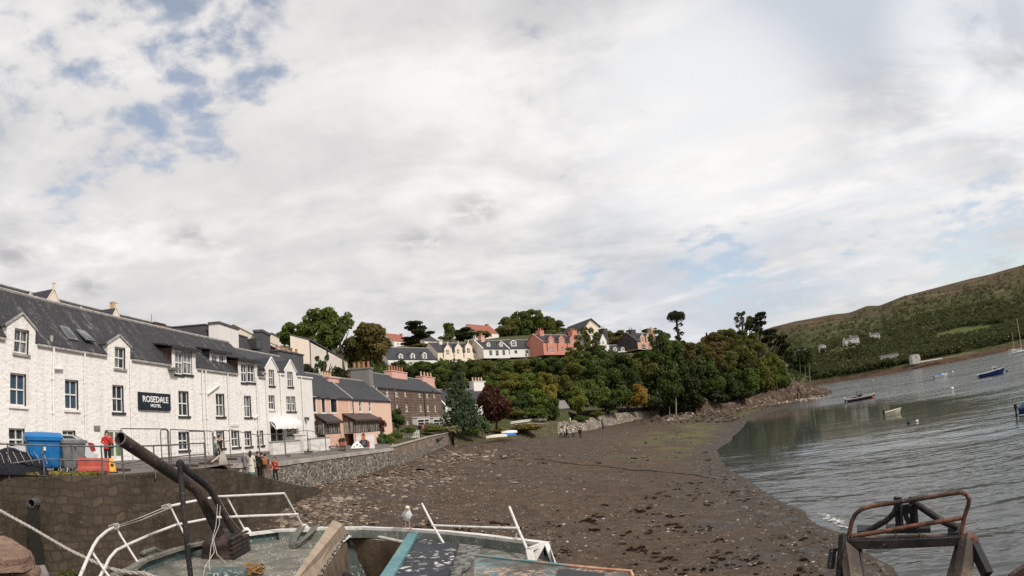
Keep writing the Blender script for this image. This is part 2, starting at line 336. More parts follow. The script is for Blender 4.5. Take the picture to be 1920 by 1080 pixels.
def layered(name, c1, c2, c3):
    m, N, co = newmat(name); l = N.noise(N.scale(co, (1.2, 1.2, 16)), 1.0, 6, .7, .6); c = N.mix(N.ramp(l, .4, .6), c1, c2); c = N.mix(N.ramp(N.noise(co, 9, 6, .7), .45, .68, 0, .7), c, c3); finish(N, c, .92, N.math('ADD', N.math('MULTIPLY', l, 1.4), N.noise(co, 18, 5)), .9, .05, .2); return m
M_SAND = layered('red_sandstone_block', (.22, .135, .098), (.32, .21, .155), (.13, .085, .065))
M_BLUEBIN = plain('blue_plastic', (.012, .165, .43), (.012, .125, .33), 3, .45, .05); M_GREYBIN = plain('grey_galvanised_bin', (.23, .235, .235), (.17, .17, .17), 3, .5, .1, metal=.2)
M_BLACK = plain('black_rubber', (.02, .02, .022), (.03, .03, .033), 8, .7, .3); M_NET = plain('black_net', (.012, .012, .018), (.03, .03, .04), 14, .9, 1.0, 22, .08)
M_CARW = plain('silver_car_paint', (.5, .5, .51), (.47, .47, .48), 1, .25, .0, spec=.5); M_REDP = plain('red_barrier_plastic', (.46, .075, .045), (.33, .055, .035), 3, .5, .1); M_YEL = plain('yellow_plastic', (.75, .36, .02), (.65, .3, .02), 3, .5, .1)
M_LAMPRED = plain('red_lamp_lens', (.35, .015, .015), (.25, .01, .01), 6, .2, .0, spec=.5)
M_BROWNP = plain('brown_stained_wood', (.085, .05, .04), (.055, .033, .027), 5, .6, .3); M_GREENSHED = plain('dark_green_boards', (.05, .062, .05), (.035, .045, .037), 4, .8, .3)
M_FLAG = plain('white_sheet', (.82, .8, .77), (.7, .67, .63), 4, .7, .2)
M_BARK = plain('bark', (.085, .062, .045), (.045, .034, .026), 6, .95, .8, 12, .05); M_BARKP = plain('pale_bark', (.3, .26, .21), (.17, .14, .11), 5, .95, .6)
M_BOATW = plain('white_gelcoat', (.8, .79, .77), (.7, .68, .65), 2, .3, .02, spec=.5); M_BOATB = plain('navy_gelcoat', (.012, .035, .16), (.012, .03, .12), 2, .3, .02, spec=.5); M_BOATBK = plain('black_hull', (.018, .018, .02), (.03, .03, .033), 3, .5, .1); M_TARP = plain('bright_blue_canvas', (.02, .2, .55), (.015, .15, .42), 5, .7, .3)
M_RIB = plain('grey_inflatable_tube', (.3, .27, .26), (.2, .17, .165), 3, .6, .1); M_ORANGEB = plain('orange_buoy', (.6, .14, .04), (.5, .1, .03), 3, .5, .1)
M_CREAMB = plain('cream_painted_wood', (.68, .62, .48), (.55, .49, .37), 4, .6, .1)
M_SKIN = plain('skin', (.5, .3, .21), (.45, .26, .18), 8, .6, .05); M_HAIR = plain('dark_hair', (.018, .013, .011), (.03, .02, .016), 30, .6, .4)
CLOTH = {}
def cloth(c, name):
    if name not in CLOTH: CLOTH[name] = plain(name, c, tuple(x*.7 for x in c), 9, .9, .4, 18)
    return CLOTH[name]
def foliage():
    m, N, co = newmat('leaves')
    oi = N('ShaderNodeObjectInfo'); geo = N('ShaderNodeNewGeometry')
    r = geo.outputs['Random Per Island']
    c = N.mix(N.ramp(r, .1, .95, 0, 1, False), N.mix(1, oi.outputs['Color'], (1.35, 1.45, 1.2), 'MULTIPLY'), N.mix(1, oi.outputs['Color'], (2.7, 2.65, 2.1), 'MULTIPLY'))
    hue = N('ShaderNodeHueSaturation', {'Color': c, 'Hue': N.ramp(oi.outputs['Random'], 0, 1, .485, .515, False), 'Value': N.ramp(N.noise(co, 1.7, 3), .3, .7, .8, 1.25, False)})
    d = N('ShaderNodeBsdfDiffuse', {0: hue.outputs[0], 1: .8}); t = N('ShaderNodeBsdfTranslucent', {0: hue.outputs[0]})
    g = N('ShaderNodeBsdfGlossy', {0: (.5, .5, .5, 1), 1: .45})
    mx = N('ShaderNodeMixShader', {0: .36, 1: d.outputs[0], 2: t.outputs[0]}); m2 = N('ShaderNodeMixShader', {0: .022, 1: mx.outputs[0], 2: g.outputs[0]})
    N('ShaderNodeOutputMaterial', {0: m2.outputs[0]}); return m
M_LEAF = foliage()
# ------------------------------------------------------------------ the land: beach, street, hillside, far hills, water
class RBF:
    def __init__(s, pts):
        P = np.array([[p[0], p[1]] for p in pts], float); z = np.array([p[2] for p in pts], float); n = len(P); s.P = P
        A = np.zeros((n+3, n+3)); A[:n, :n] = np.linalg.norm(P[:, None]-P[None], axis=2) + np.eye(n)*-1.0
        A[:n, n] = 1; A[:n, n+1:] = P; A[n, :n] = 1; A[n+1:, :n] = P.T
        s.w = np.linalg.solve(A, np.r_[z, 0, 0, 0])
    def __call__(s, xy):
        xy = np.atleast_2d(np.array(xy, float)); n = len(s.P)
        return np.linalg.norm(xy[:, None]-s.P[None], axis=2) @ s.w[:n] + s.w[n] + xy @ s.w[n+1:]
def vnoise(xy, seed=0, freq=1.0, oct=4):
    """cheap value noise for numpy arrays"""
    out = 0; amp = 1.0; tot = 0
    for o in range(oct):
        p = np.asarray(xy)*freq*2**o + seed*17.3 + o*5.1; i = np.floor(p).astype(np.int64); f = p-i; f = f*f*(3-2*f)
        def h(a, b):
            v = np.sin(a*127.1+b*311.7+seed*74.7)*43758.5453; return v-np.floor(v)
        a, b, x, y = i[:, 0], i[:, 1], f[:, 0], f[:, 1]
        out = out + amp*((h(a, b)*(1-x)+h(a+1, b)*x)*(1-y)+(h(a, b+1)*(1-x)+h(a+1, b+1)*x)*y); tot += amp; amp *= .5
    return out/tot-.5
def grid_obj(name, X, Y, Z, m, keep=None, smooth=True):
    ny, nx = X.shape; V = np.stack([X.ravel(), Y.ravel(), Z.ravel()], 1)
    idx = np.arange(nx*ny).reshape(ny, nx); q = np.stack([idx[:-1, :-1], idx[:-1, 1:], idx[1:, 1:], idx[1:, :-1]], -1).reshape(-1, 4)
    if keep is not None: q = q[keep.ravel()[q].all(1)]
    me = bpy.data.meshes.new(name); me.from_pydata(V.tolist(), [], q.tolist()); me.update()
    if smooth: me.shade_smooth()
    me.materials.append(m); o = bpy.data.objects.new(name, me); COL.objects.link(o); return o
def seg_side(poly, xy):
    """signed distance-like value: >0 on the land (left/behind) side of the wall polyline"""
    xy = np.asarray(xy); best = np.full(len(xy), 1e9); sg = np.zeros(len(xy))
    for a, b in zip(poly[:-1], poly[1:]):
        a = np.array(a[:2]); b = np.array(b[:2]); d = b-a; L = d@d
        t = np.clip(((xy-a)@d)/L, 0, 1); q = xy-(a+t[:, None]*d); dist = np.hypot(q[:, 0], q[:, 1]); cr = d[0]*q[:, 1]-d[1]*q[:, 0]
        m = dist < best; best[m] = dist[m]; sg[m] = np.sign(cr[m])
    return best*sg
# the shore line of walls, from the pier out along the bay (x, y, top z)
QUAY = [(-30, 13.0, 6.4), (-18.43, 16.08, 6.4), (-16.23, 16.82, 6.4), (-14.54, 17.93, 6.4), (-13.88, 20.52, 6.4), (-13.71, 23.65, 6.4)]
_t3 = lambda x, y, d: tuple(at(x, y, d))
RAMPW = [(-13.71, 23.65, 6.4), (-14.1, 26.0, 6.22), _t3(430, 880, 29.5), _t3(472, 889.5, 32), _t3(515, 900, 35), _t3(555, 909.5, 39), _t3(604, 917, 43.5)]
PROM = [_t3(430, 870, 38.5), _t3(526, 866, 41.8), _t3(560, 861.5, 44.5), _t3(650, 850.5, 52.5), _t3(737, 840, 61)]
GARD = [PROM[-1], (-12.72, 78.98, 5.7), (-10.41, 94.43, 5.9), (-4.83, 104.89, 6.0)]
SHORE = [(p.x, p.y, p.z) for p in (at(960, 803, 117), at(1060, 792, 128), at(1150, 775, 165), at(1235, 768, 205))]
FRONT = QUAY + [(-16.0, 25.5, 6.4)] + PROM + GARD[1:] + SHORE[1:] + [(p.x, p.y, p.z) for p in (at(1310, 765, 225), at(1400, 752, 245), at(1480, 732, 265), at(1512, 718, 268), at(1530, 700, 300))] + [(190, 400, 3), (230, 560, 3)]
pz = lambda x, y, z: tuple(atz(x, y, z))
BEACH_PTS = [pz(560, 950, 3.4), pz(650, 910, 3.6), tuple(at(605, 909, 46)), tuple(at(735, 873, 60)), tuple(at(805, 851, 79)), tuple(at(857, 832, 94)), tuple(at(920, 822, 102)), pz(1070, 806, 3.4), pz(1160, 790, 3.2), pz(1240, 772, 2.6), pz(1072, 820, 2.9), pz(1000, 860, 2.4), pz(900, 920, 2.3), pz(760, 930, 2.9), pz(1100, 960, 1.1), pz(1200, 880, 1.2), pz(1280, 820, 1.3), pz(1330, 780, 1.3), pz(1400, 768, 1.0), pz(1250, 1000, .8), pz(1400, 1040, .55), pz(1300, 930, .7), pz(1330, 1000, .7), pz(1430, 980, .28),
    pz(1370, 820, 0), pz(1350, 850, 0), pz(1400, 790, 0), pz(1480, 762, 0), pz(1560, 738, 0), pz(1360, 880, 0), pz(1430, 920, 0), pz(1520, 955, 0), pz(1600, 1000, 0), pz(1680, 1060, 0),
    pz(1600, 850, -1.6), pz(1550, 780, -1.6), pz(1800, 800, -3.5), pz(1900, 1000, -1.6), pz(1700, 740, -3.5), pz(1450, 850, -1.3), pz(1700, 960, -1.2), pz(1640, 735, -3),
    (-9, 14, 2.6), (-4, 8, 2.6), (0, 4, 2.2), (3.5, 12, 1.4), (6, 5, 1.0), (9, 14, .3), (8, 6, .35), (13, 9, -.4), (-20, 10, 3), (5, -15, 1), (-20, -15, 3), (20, -15, -1.5), (-25, 40, 3.2), (-30, 80, 3.4), (-20, 130, 3.5), (-6, 25, 2.6), (-3, 45, 2.8), (90, 330, 2.5), (100, 290, 2), (160, 300, -1.5), (200, 200, -4), (60, 20, -3)]
_br = RBF(BEACH_PTS)
def beach_z(xy):
    xy = np.atleast_2d(np.array(xy, float)); z = _br(xy)
    dry = np.clip((z-.1)/1.2, 0, 1)
    z = z + vnoise(xy, 3, .16, 4)*.55*dry + vnoise(xy, 5, .9, 4)*.17*np.clip(dry+.12, 0, 1)
    return z
def polar(azs, ds):
    A, D = np.meshgrid(azs, ds); return np.sin(A)*D, np.cos(A)*D
def beach_material():
    m, N, co = newmat('shingle_beach')
    sep = N('ShaderNodeSeparateXYZ', {0: co}); z = sep.outputs[2]
    n1 = N.noise(co, .35, 6, .62); n2 = N.noise(co, 1.8, 6, .7); n3 = N.noise(co, 14, 4, .7)
    band = N.noise(N.scale(co, (.10, .34, .6)), 1.0, 5, .65)
    c = N.mix(N.ramp(n2, .35, .68), (.052, .031, .0185), (.126, .081, .049))
    c = N.mix(N.ramp(n3, .42, .66, 0, .55), c, (.019, .0135, .010))
    c = N.mix(N.math('MULTIPLY', N.ramp(N.noise(co, .9, 6, .75), .50, .66), .8), c, (.022, .015, .010))     # weed
    c = N.mix(N.math('MULTIPLY', N.ramp(band, .53, .66), .6), c, (.05, .034, .024))
    v = N('ShaderNodeTexVoronoi', {'Vector': co, 'Scale': 5.5}); rnd = N('ShaderNodeSeparateColor', {0: v.outputs['Color']}).outputs[0]
    peb = N.math('MULTIPLY', N.ramp(rnd, .72, .82), N.ramp(v.outputs['Distance'], .42, .28))
    v2 = N('ShaderNodeTexVoronoi', {'Vector': co, 'Scale': 15}); rnd2 = N('ShaderNodeSeparateColor', {0: v2.outputs['Color']}).outputs[0]
    peb2 = N.math('MULTIPLY', N.ramp(rnd2, .68, .85), N.ramp(v2.outputs['Distance'], .45, .25))
    where = N.ramp(n1, .38, .6, .35, 1.0)
    up = N.ramp(z, .5, 3.2, .25, 1.0, False)
    c = N.mix(N.math('MULTIPLY', N.math('MULTIPLY', peb, where), up), c, (.36, .29, .225))
    c = N.mix(N.math('MULTIPLY', N.math('MULTIPLY', peb2, where), .7), c, (.24, .2, .165))
    # green film of algae on the lower flats at the far side, grey wet mud towards the water
    far = N.ramp(sep.outputs[1], 55, 95); alg = N.math('MULTIPLY', N.math('MULTIPLY', N.ramp(z, 2.4, 1.2), far), N.ramp(N.noise(co, .12, 5), .4, .6))
    c = N.mix(N.math('MULTIPLY', alg, .85), c, (.10, .095, .03))
    wet = N.math('MULTIPLY', N.ramp(N.math('ADD', z, N.math('MULTIPLY', n1, 1.1)), 1.35, .8), 1.0)
    c = N.mix(wet, c, N.mix(N.ramp(n2, .4, .7), (.065, .05, .038), (.038, .029, .022)))
    pool = N.math('MULTIPLY', wet, N.ramp(N.noise(co, .8, 5, .7), .5, .62))
    hgt = N.math('ADD', N.math('ADD', N.math('MULTIPLY', n2, 1.2), N.math('MULTIPLY', n3, .5)), N.math('MULTIPLY', peb, .6))
    damp = N.ramp(N.noise(N.scale(co, (.09, .22, .5)), 1.0, 6, .7), .52, .62); c = N.mix(N.math('MULTIPLY', damp, .5), c, (.03, .021, .015))
    rough = N.math('SUBTRACT', .92, N.math('MAXIMUM', N.math('MULTIPLY', pool, .68), N.math('MULTIPLY', damp, .36)))
    finish(N, c, rough, N.math('MULTIPLY', hgt, N.math('SUBTRACT', 1.0, N.math('MULTIPLY', pool, .8))), .8, .10, .3); return m
M_BEACH = beach_material()
X, Y = polar(np.radians(np.linspace(-100, 62, 300)), np.r_[np.geomspace(2.0, 60, 150), np.geomspace(61, 420, 130)])
Z = beach_z(np.stack([X.ravel(), Y.ravel()], 1)).reshape(X.shape)
struct(tag(grid_obj('beach', X, Y, Z, M_BEACH), 'dark pebble and weed beach at low tide', 'beach'))

def water_material():
    m, N, co = newmat('sea_water')
    w0 = N('ShaderNodeMapping', {0: co}); w0.inputs['Rotation'].default_value = (0, 0, rad(42)); w1 = N.scale(w0.outputs[0], (.55, 1.15, 1))
    a = N.noise(w1, .22, 2, .45, .8); b = N.noise(w1, .72, 2, .5, .9); c = N.noise(w1, 2.3, 2, .5, .6)
    calm = N.ramp(N.noise(N.scale(w0.outputs[0], (.012, .035, 1)), 1.0, 4, .55), .36, .62, .35, 1.1)
    h = N.math('ADD', N.math('ADD', N.math('MULTIPLY', a, .85), N.math('MULTIPLY', b, .36)), N.math('MULTIPLY', c, .085))
    shelter = N.ramp(N.vmath('LENGTH', N.vmath('MULTIPLY', N.vmath('SUBTRACT', co, (50, 112, 0)), (1/46, 1/92, 1))), .45, 1.15, .05, 1.0)
    bn = N('ShaderNodeBump', {'Height': N.math('MULTIPLY', h, N.math('MULTIPLY', calm, shelter)), 'Strength': 1.0, 'Distance': .58})
    pr = N('ShaderNodeBsdfPrincipled', {'Base Color': (.06, .063, .059, 1), 'Roughness': N.math('ADD', .05, N.math('MULTIPLY', shelter, .09)), 'IOR': 1.333, 'Normal': bn.outputs[0]})
    N('ShaderNodeOutputMaterial', {0: pr.outputs[0]}); return m
M_WATER = water_material()
mb = MB(); mb.poly([(-40, -60, 0), (2600, -60, 0), (2600, 2600, 0), (-40, 2600, 0)])
wo = struct(tag(mb.build('water', M_WATER), 'grey rippled water of the bay', 'water'))

# --- land behind the walls: gardens and the wooded slope
T = lambda x, y, d, dz=0: (lambda p: (p.x, p.y, p.z+dz))(at(x, y, d))
LAND_PTS = [(-40, 12, 6.1), (-34, 40, 6.0), (-26, 60, 5.8), (-22, 56, 5.7), (-20, 78, 5.6)] + [(p[0]-.6, p[1]+.2, p[2]-.45) for p in QUAY+PROM+GARD[1:]] + \
    [(p[0], p[1]+1.5, p[2]+.1) for p in SHORE[1:]] + [T(706, 808, 86, -.1), T(832, 801, 116, -.2), (-32, 84, 8), (-40, 60, 9), (-50, 40, 11), (-60, 20, 12), (-33, 100, 12), T(860, 792, 120), T(900, 788, 124), T(960, 790, 124), T(1055, 778, 134), T(1140, 768, 172), T(1240, 757, 216), T(1310, 750, 235), T(1390, 738, 252), T(1440, 722, 262),
     T(735, 690, 150, -.2), T(822, 684, 163, -.3), T(900, 677, 167, -.3), T(1018, 672, 178, -.3), T(1080, 668, 182, -.3), T(1145, 664, 195, -.3), T(1190, 663, 198, -.3), T(1235, 665, 215), T(1290, 668, 245), T(1350, 665, 262), T(1420, 672, 275), T(1470, 694, 285),
     T(800, 740, 138), T(960, 735, 143), T(1100, 722, 158), T(1230, 712, 215), T(735, 666, 185), T(900, 652, 200), T(1020, 648, 215), T(1150, 648, 230), T(1000, 628, 262), T(1100, 622, 245), T(800, 646, 210), T(600, 690, 110), T(640, 700, 112), T(580, 690, 150), T(300, 650, 120), T(450, 660, 110), T(450, 640, 200), T(1000, 618, 330), T(1250, 650, 330), T(800, 640, 330), T(1400, 660, 360), (-120, 60, 22), (-150, 200, 34), (-80, 300, 40), (150, 420, 14), (190, 480, 8)]
_lr = RBF(LAND_PTS)
def land_z(xy): xy = np.atleast_2d(np.array(xy, float)); return _lr(xy) + vnoise(xy, 8, .05, 3)*.5*np.clip((xy[:, 1]-120)/60, 0, 1)
def lz(x, y): return float(land_z([(x, y)])[0])
def ground_material():
    m, N, co = newmat('grassy_ground')
    c = N.mix(N.ramp(N.noise(co, .25, 6, .6), .38, .62), (.05, .06, .02), (.1, .085, .04)); c = N.mix(N.ramp(N.noise(co, 2.5, 5), .4, .65, 0, .6), c, (.03, .035, .014))
    finish(N, c, .95, N.noise(co, 3, 5), .8, .15, .15); return m
M_GROUND = ground_material()
gx, gy = np.meshgrid(np.arange(-150, 240, 2.0), np.arange(8, 500, 2.0))
xy = np.stack([gx.ravel(), gy.ravel()], 1); inside = seg_side(FRONT, xy).reshape(gx.shape)
gz = land_z(xy).reshape(gx.shape)
edge = np.clip(1-inside/6.0, 0, 1)*(gy > 118); gz = gz - edge*1.2
struct(tag(grid_obj('hillside', gx, gy, gz, M_GROUND, keep=inside > .3), 'grassy slope behind the shore walls', 'hillside'))

# --- street: from the sea walls back to the house fronts
HN = np.array([math.sin(rad(-82.5)), math.cos(rad(-82.5))]); HT = np.array([-HN[1]*-1, HN[0]*-1]); HT = np.array([math.sin(rad(7.5)), math.cos(rad(7.5))])
hs = lambda s, p=26.0: (HN[0]*p+HT[0]*s, HN[1]*p+HT[1]*s)
A = [(-30, 13.0, 6.4), (-18.43, 16.08, 6.4), (-16.23, 16.82, 6.4), (-14.54, 17.93, 6.4), (-13.88, 20.52, 6.4), (-13.71, 23.65, 6.4), (-14.05, 26.1, 6.38), RAMPW[2][:2]+(RAMPW[2][2]+.06,), PROM[0], PROM[1], PROM[2], PROM[3], PROM[4]]
B = [hs(-8)+(6.4,), hs(8)+(6.38,), hs(14)+(6.38,), hs(18)+(6.36,), hs(23)+(6.36,), hs(27)+(6.36,), hs(30)+(6.36,), hs(32)+(6.34,), hs(36)+(6.32,), hs(41)+(6.3,), hs(48, 26.6)+(6.26,), hs(56, 26.8)+(6.2,), (-18.0, 79, 5.95)]
nv = 14; SX = np.zeros((len(A), nv)); SY = SX.copy(); SZ = SX.copy()
for i, (a, b) in enumerate(zip(A, B)):
    for j in range(nv):
        t = j/(nv-1); SX[i, j], SY[i, j], SZ[i, j] = (a[k]+(b[k]-a[k])*t for k in range(3))
struct(tag(grid_obj('street', SX, SY, SZ, M_STREET), 'worn grey harbour street', 'street'))
def street_z(x, y):
    i = int(np.argmin(((SX-x)**2+(SY-y)**2).ravel())); return float(SZ.ravel()[i])

# --- far side of the loch: moorland ridge with woods at its foot
PROFILE = [(1240, 668), (1290, 647), (1330, 640), (1400, 630), (1450, 613), (1490, 603), (1530, 596), (1560, 590), (1590, 587), (1625, 575), (1648, 574), (1690, 556), (1740, 543), (1800, 528), (1860, 514), (1920, 498)]
pa = [math.degrees(math.atan2(ray(*p)[0], ray(*p)[1])) for p in PROFILE]; pe = [math.degrees(math.asin(ray(*p)[2])) for p in PROFILE]
pa += [56, 64, 75, 90]; pe += [6.6, 6.2, 5.5, 4.0]; pa = [-2, 6] + pa; pe = [1.2, 1.2] + pe
azs = np.linspace(-2, 88, 260); sh = np.interp(azs, [-2, 18, 24, 27.4, 33, 38, 43, 47, 60, 88], [700, 690, 680, 690, 640, 628, 628, 632, 700, 850])
rd = np.interp(azs, [-2, 15, 25, 30, 48, 90], [1500, 1500, 1500, 1450, 1750, 1700])
uu = np.r_[-.08, np.linspace(0, 1.0, 70), 1.15, 1.4]
def far_pt(azd, u):
    az = np.radians(azd); s0 = np.interp(azd, azs, sh); r0 = np.interp(azd, azs, rd); d = s0+(r0-s0)*u
    top = CH + np.tan(np.radians(np.interp(azd, pa, pe)))*r0
    prof = np.interp(u, [-.08, 0, .015, .03, .1, .25, .45, .7, .9, 1.0, 1.15, 1.4], [-3/60, 0, .03, .05, .12, .26, .45, .74, .94, 1.0, .96, .85])
    z = top*prof
    xy = np.stack([np.ravel(np.sin(az)*d), np.ravel(np.cos(az)*d)], 1)
    n = (vnoise(xy, 11, .006, 5)*22 + vnoise(xy, 12, .03, 3)*6).reshape(np.shape(d))*np.clip(u*3, 0, 1)*np.clip((1.02-u)*3, .10, 1)
    return np.sin(az)*d, np.cos(az)*d, z+n+np.where(u < 0, -4, 0)
AZ, UU = np.meshgrid(azs, uu); X, Y, Z = far_pt(AZ, UU)
def hill_material():
    m, N, co = newmat('moorland')
    sep = N('ShaderNodeSeparateXYZ', {0: co}); z = sep.outputs[2]
    n1 = N.noise(co, .006, 6, .6); n2 = N.noise(co, .035, 6, .65); n3 = N.noise(co, .16, 4, .7)
    c = N.mix(N.ramp(n2, .38, .62), (.054, .062, .022), (.088, .086, .036))  # olive tones lightened in the colour, standing in for haze
    c = N.mix(N.ramp(n3, .4, .64, 0, .75), c, (.03, .036, .014))
    heather = N.math('MULTIPLY', N.ramp(z, 70, 135), N.ramp(n1, .28, .5)); c = N.mix(N.math('MULTIPLY', heather, .75), c, N.mix(N.ramp(n2, .4, .65), (.105, .062, .042), (.06, .04, .027)))
    c = N.mix(N.math('MULTIPLY', N.ramp(N.noise(N.scale(co, (.25, .25, 3.5)), .04, 5, .7), .53, .62), .55), c, (.17, .15, .07))
    beach = N.ramp(N.math('ADD', z, N.math('MULTIPLY', n3, 3)), 6.8, 4.6); c = N.mix(beach, c, N.mix(N.ramp(n3, .4, .65), (.105, .06, .04), (.06, .038, .027)))
    field = N.ramp(N.vmath('LENGTH', N.vmath('MULTIPLY', N.vmath('SUBTRACT', co, FIELD), (1/34, 1/60, 1/40))), 1.0, .8); c = N.mix(field, c, (.085, .098, .03))
    finish(N, c, .95, N.math('ADD', n2, N.math('MULTIPLY', n3, .5)), .7, 9, .1); return m
_p = at(1822, 632, 790); FIELD = tuple(_p)
M_HILL = hill_material()
struct(tag(grid_obj('hills', X, Y, Z, M_HILL), 'brown heather ridge across the loch', 'hills'))
def far_z(azd, d):
    s0 = np.interp(azd, azs, sh); r0 = np.interp(azd, azs, rd); return far_pt(np.array([azd]), np.array([(d-s0)/(r0-s0)]))
# ------------------------------------------------------------------ sea walls
def wall_strip(name, label, poly, zb, m, th=.5, cap=None, cat='wall', capw=.65, caph=.25, batter=0.0, seg=1.5):
    """a solid wall along poly [(x, y, top)], its foot at zb(x, y); land lies to the left of the line"""
    P = [Vector(p) for p in poly]; pts = []
    for a, b in zip(P[:-1], P[1:]):
        n = max(1, int((b-a).length/seg))
        for i in range(n): pts.append(a.lerp(b, i/n))
    pts.append(P[-1]); rings = []; crings = []
    for i, p in enumerate(pts):
        t = (pts[min(i+1, len(pts)-1)]-pts[max(i-1, 0)]); t.z = 0; t.normalize(); nrm = Vector((t.y, -t.x, 0))
        foot = min(zb(p.x, p.y), p.z-.2); f = p+nrm*batter*(p.z-foot); f.z = foot
        rg = []
        for k in range(5):
            q = p.lerp(f, k/4); w = .05*math.sin(i*2.3+k*4.1)*(0 if k == 0 else 1)
            rg.append(q+nrm*w)
        back = p-nrm*th
        rings.append([back] + rg + [Vector((back.x, back.y, foot))])
        crings.append([back+Vector((0, 0, .005)), back+Vector((0, 0, caph)), p+nrm*(capw-th)+Vector((0, 0, caph)), p+nrm*(capw-th)+Vector((0, 0, .005))])
    root = thing(name, label, cat, tuple(pts[0])[:2]+(zb(pts[0].x, pts[0].y),))
    b = MB().loft([list(reversed(r)) for r in rings]); parts = [b.build('wall_body', m, None, True)]
    if cap: parts.append(MB().loft(crings).build('coping', cap))
    rebase(parts, root); return root
bz = lambda x, y: float(beach_z([(x, y)])[0])-.6
quay = wall_strip('quay_wall', 'tall dark weedy stone quay wall below the bins and railings', QUAY, bz, M_QUAY, .8, None, batter=.06)
wall_strip('slipway_wall', 'dark stone slipway wall sloping down to the beach beside the group of people', RAMPW, bz, M_QUAY, .6, None, batter=.05)
prom = wall_strip('sea_wall', 'pale stone sea wall with a thick concrete top along the street', [(a, b, c-.27) for a, b, c in PROM], bz, M_PROM, .9, M_CONC, capw=.98, caph=.29, batter=.08)
# outflow pipe of the quay wall and the weed that hangs below it
wp = at(62, 943, 23.35); qn = Vector((.31, -.95, 0)); qu = Vector((.95, .31, 0))
root = thing('outflow_pipe', 'short outflow pipe in the quay wall above a black streak', 'pipe', wp)
b = MB(); b.tube([-qn*.9, qn*.16], .165, 16, caps=False); b.tube([qn*.16, -qn*.9], .14, 16, caps=False); b.loft([[qn*.165+(qu*math.cos(2*PI*k/16)+Vector((0, 0, 1))*math.sin(2*PI*k/16))*r for k in range(16)] for r in (.166, .139)], False); b.build('pipe', M_STEEL, root)
st = MB(); rs_ = random.Random(5)
for i in range(13):
    z0 = -.1-i*.3; w = .24+.012*i; e = lambda k: .04*math.sin(k*1.7); o0, o1 = qn*(.07+.066*abs(z0)*.95), qn*(.07+.066*abs(z0-.3)*.95)
    st.slab([qu*(-w+e(i))+o0+Vector((0, 0, z0)), qu*(w+e(i+3))+o0+Vector((0, 0, z0)), qu*(w+e(i+4))+o1+Vector((0, 0, z0-.3)), qu*(-w+e(i+1))+o1+Vector((0, 0, z0-.3))], qn*.03)
st.build('weed_streak', plain('black_weed', (.012, .0115, .009), (.02, .018, .012), 6, .6, .6), root)
# slipway
SF = [at(461, 892, 36.4), at(472.5, 895, 36.9), at(486.5, 896, 37.4), at(500, 899, 37.9), at(518, 901.5, 38.9)]
rp = [(PROM[0][0]+.2, PROM[0][1]-1.2, PROM[0][2]-.1)] + [(q.x-.8, q.y+.3, q.z-.01) for q in SF] + [(-17.6, 46, 3.0)]; rq = [(RAMPW[2][0]-.15, RAMPW[2][1]+.1, RAMPW[2][2]-.02)] + [(q.x+.8, q.y-.3, q.z-.02) for q in SF] + [(-16.2, 46, 3.0)]
mb = MB(); mb.loft([[Vector(p), Vector(q), Vector(q)-Vector((0, 0, 2.5)), Vector(p)-Vector((0, 0, 2.5))] for p, q in zip(rp, rq)])
struct(tag(mb.build('slipway', M_CONCD), 'concrete slipway from the street to the beach', 'slipway'))
M_BANK = plain('dry_grass', (.10, .075, .034), (.042, .042, .017), 1.2, .95, .9, 5, .12)
# garden walls along the back of the beach
def gw(name, label, pts, m, th=.4, cap=None, caph=.12):
    return wall_strip(name, label, [tuple(at(*p)) for p in pts], bz, m, th, cap, capw=th+.1, caph=caph)
gw('garden_wall', 'plain brown cement garden wall at the end of the sea wall', [(738.5, 838, 61.4), (800, 821, 82)], M_CONCD, .4, M_CONC)
gw('garden_foot_wall', 'dark rubble footing wall under the brown cement garden wall', [(738, 853, 60.7), (800, 840.5, 80.9), (832, 832.5, 90.3)], M_PROM, .6)
gw('garden_wall', 'rough pale stone garden wall beside the brown cement one', [(801, 820, 82.4), (832, 814, 92), (856, 808, 97)], M_GARDENST, .5, M_CONC)
gw('garden_wall', 'low white garden wall beyond the dark copper tree', [(958, 792, 122), (1000, 786, 127), (1026, 785, 130)], M_WHITE, .4, M_WHITE)
gw('garden_wall', 'low dark stone wall with a pale coping near the upturned boats', [(965, 797, 116), (998, 794, 119), (1030, 796, 124), (1040, 793, 128)], M_PROM, .4, M_CONC)
# grassy bank from the gardens down to the beach
bk = [at(850, 809, 96.5), at(885, 808, 101), at(925, 806, 108), at(965, 803, 115), at(1000, 800, 120), at(1045, 797, 126)]; rings = []
for i, p in enumerate(bk):
    v = Vector((-p.x, -p.y, 0)).normalized(); r_ = []
    for t, w in ((-3, 0), (-.3, 0), (1.2, .35), (3, .7), (5, .93), (8, 1.05)): q = p+v*t; b_ = float(beach_z([(q.x, q.y)])[0]); top_ = lz(p.x-v.x*3, p.y-v.y*3)+.1; r_.append(Vector((q.x, q.y, top_+(b_-.05-top_)*w+.12*math.sin(i*2.1+t*1.7)*(0 < w < 1))))
    rings.append(r_)
mb = MB(); mb.loft(rings, False); o = mb.build('grass_bank', M_BANK, None, True); struct(tag(o, 'rough grassy bank between the gardens and the beach', 'bank'))
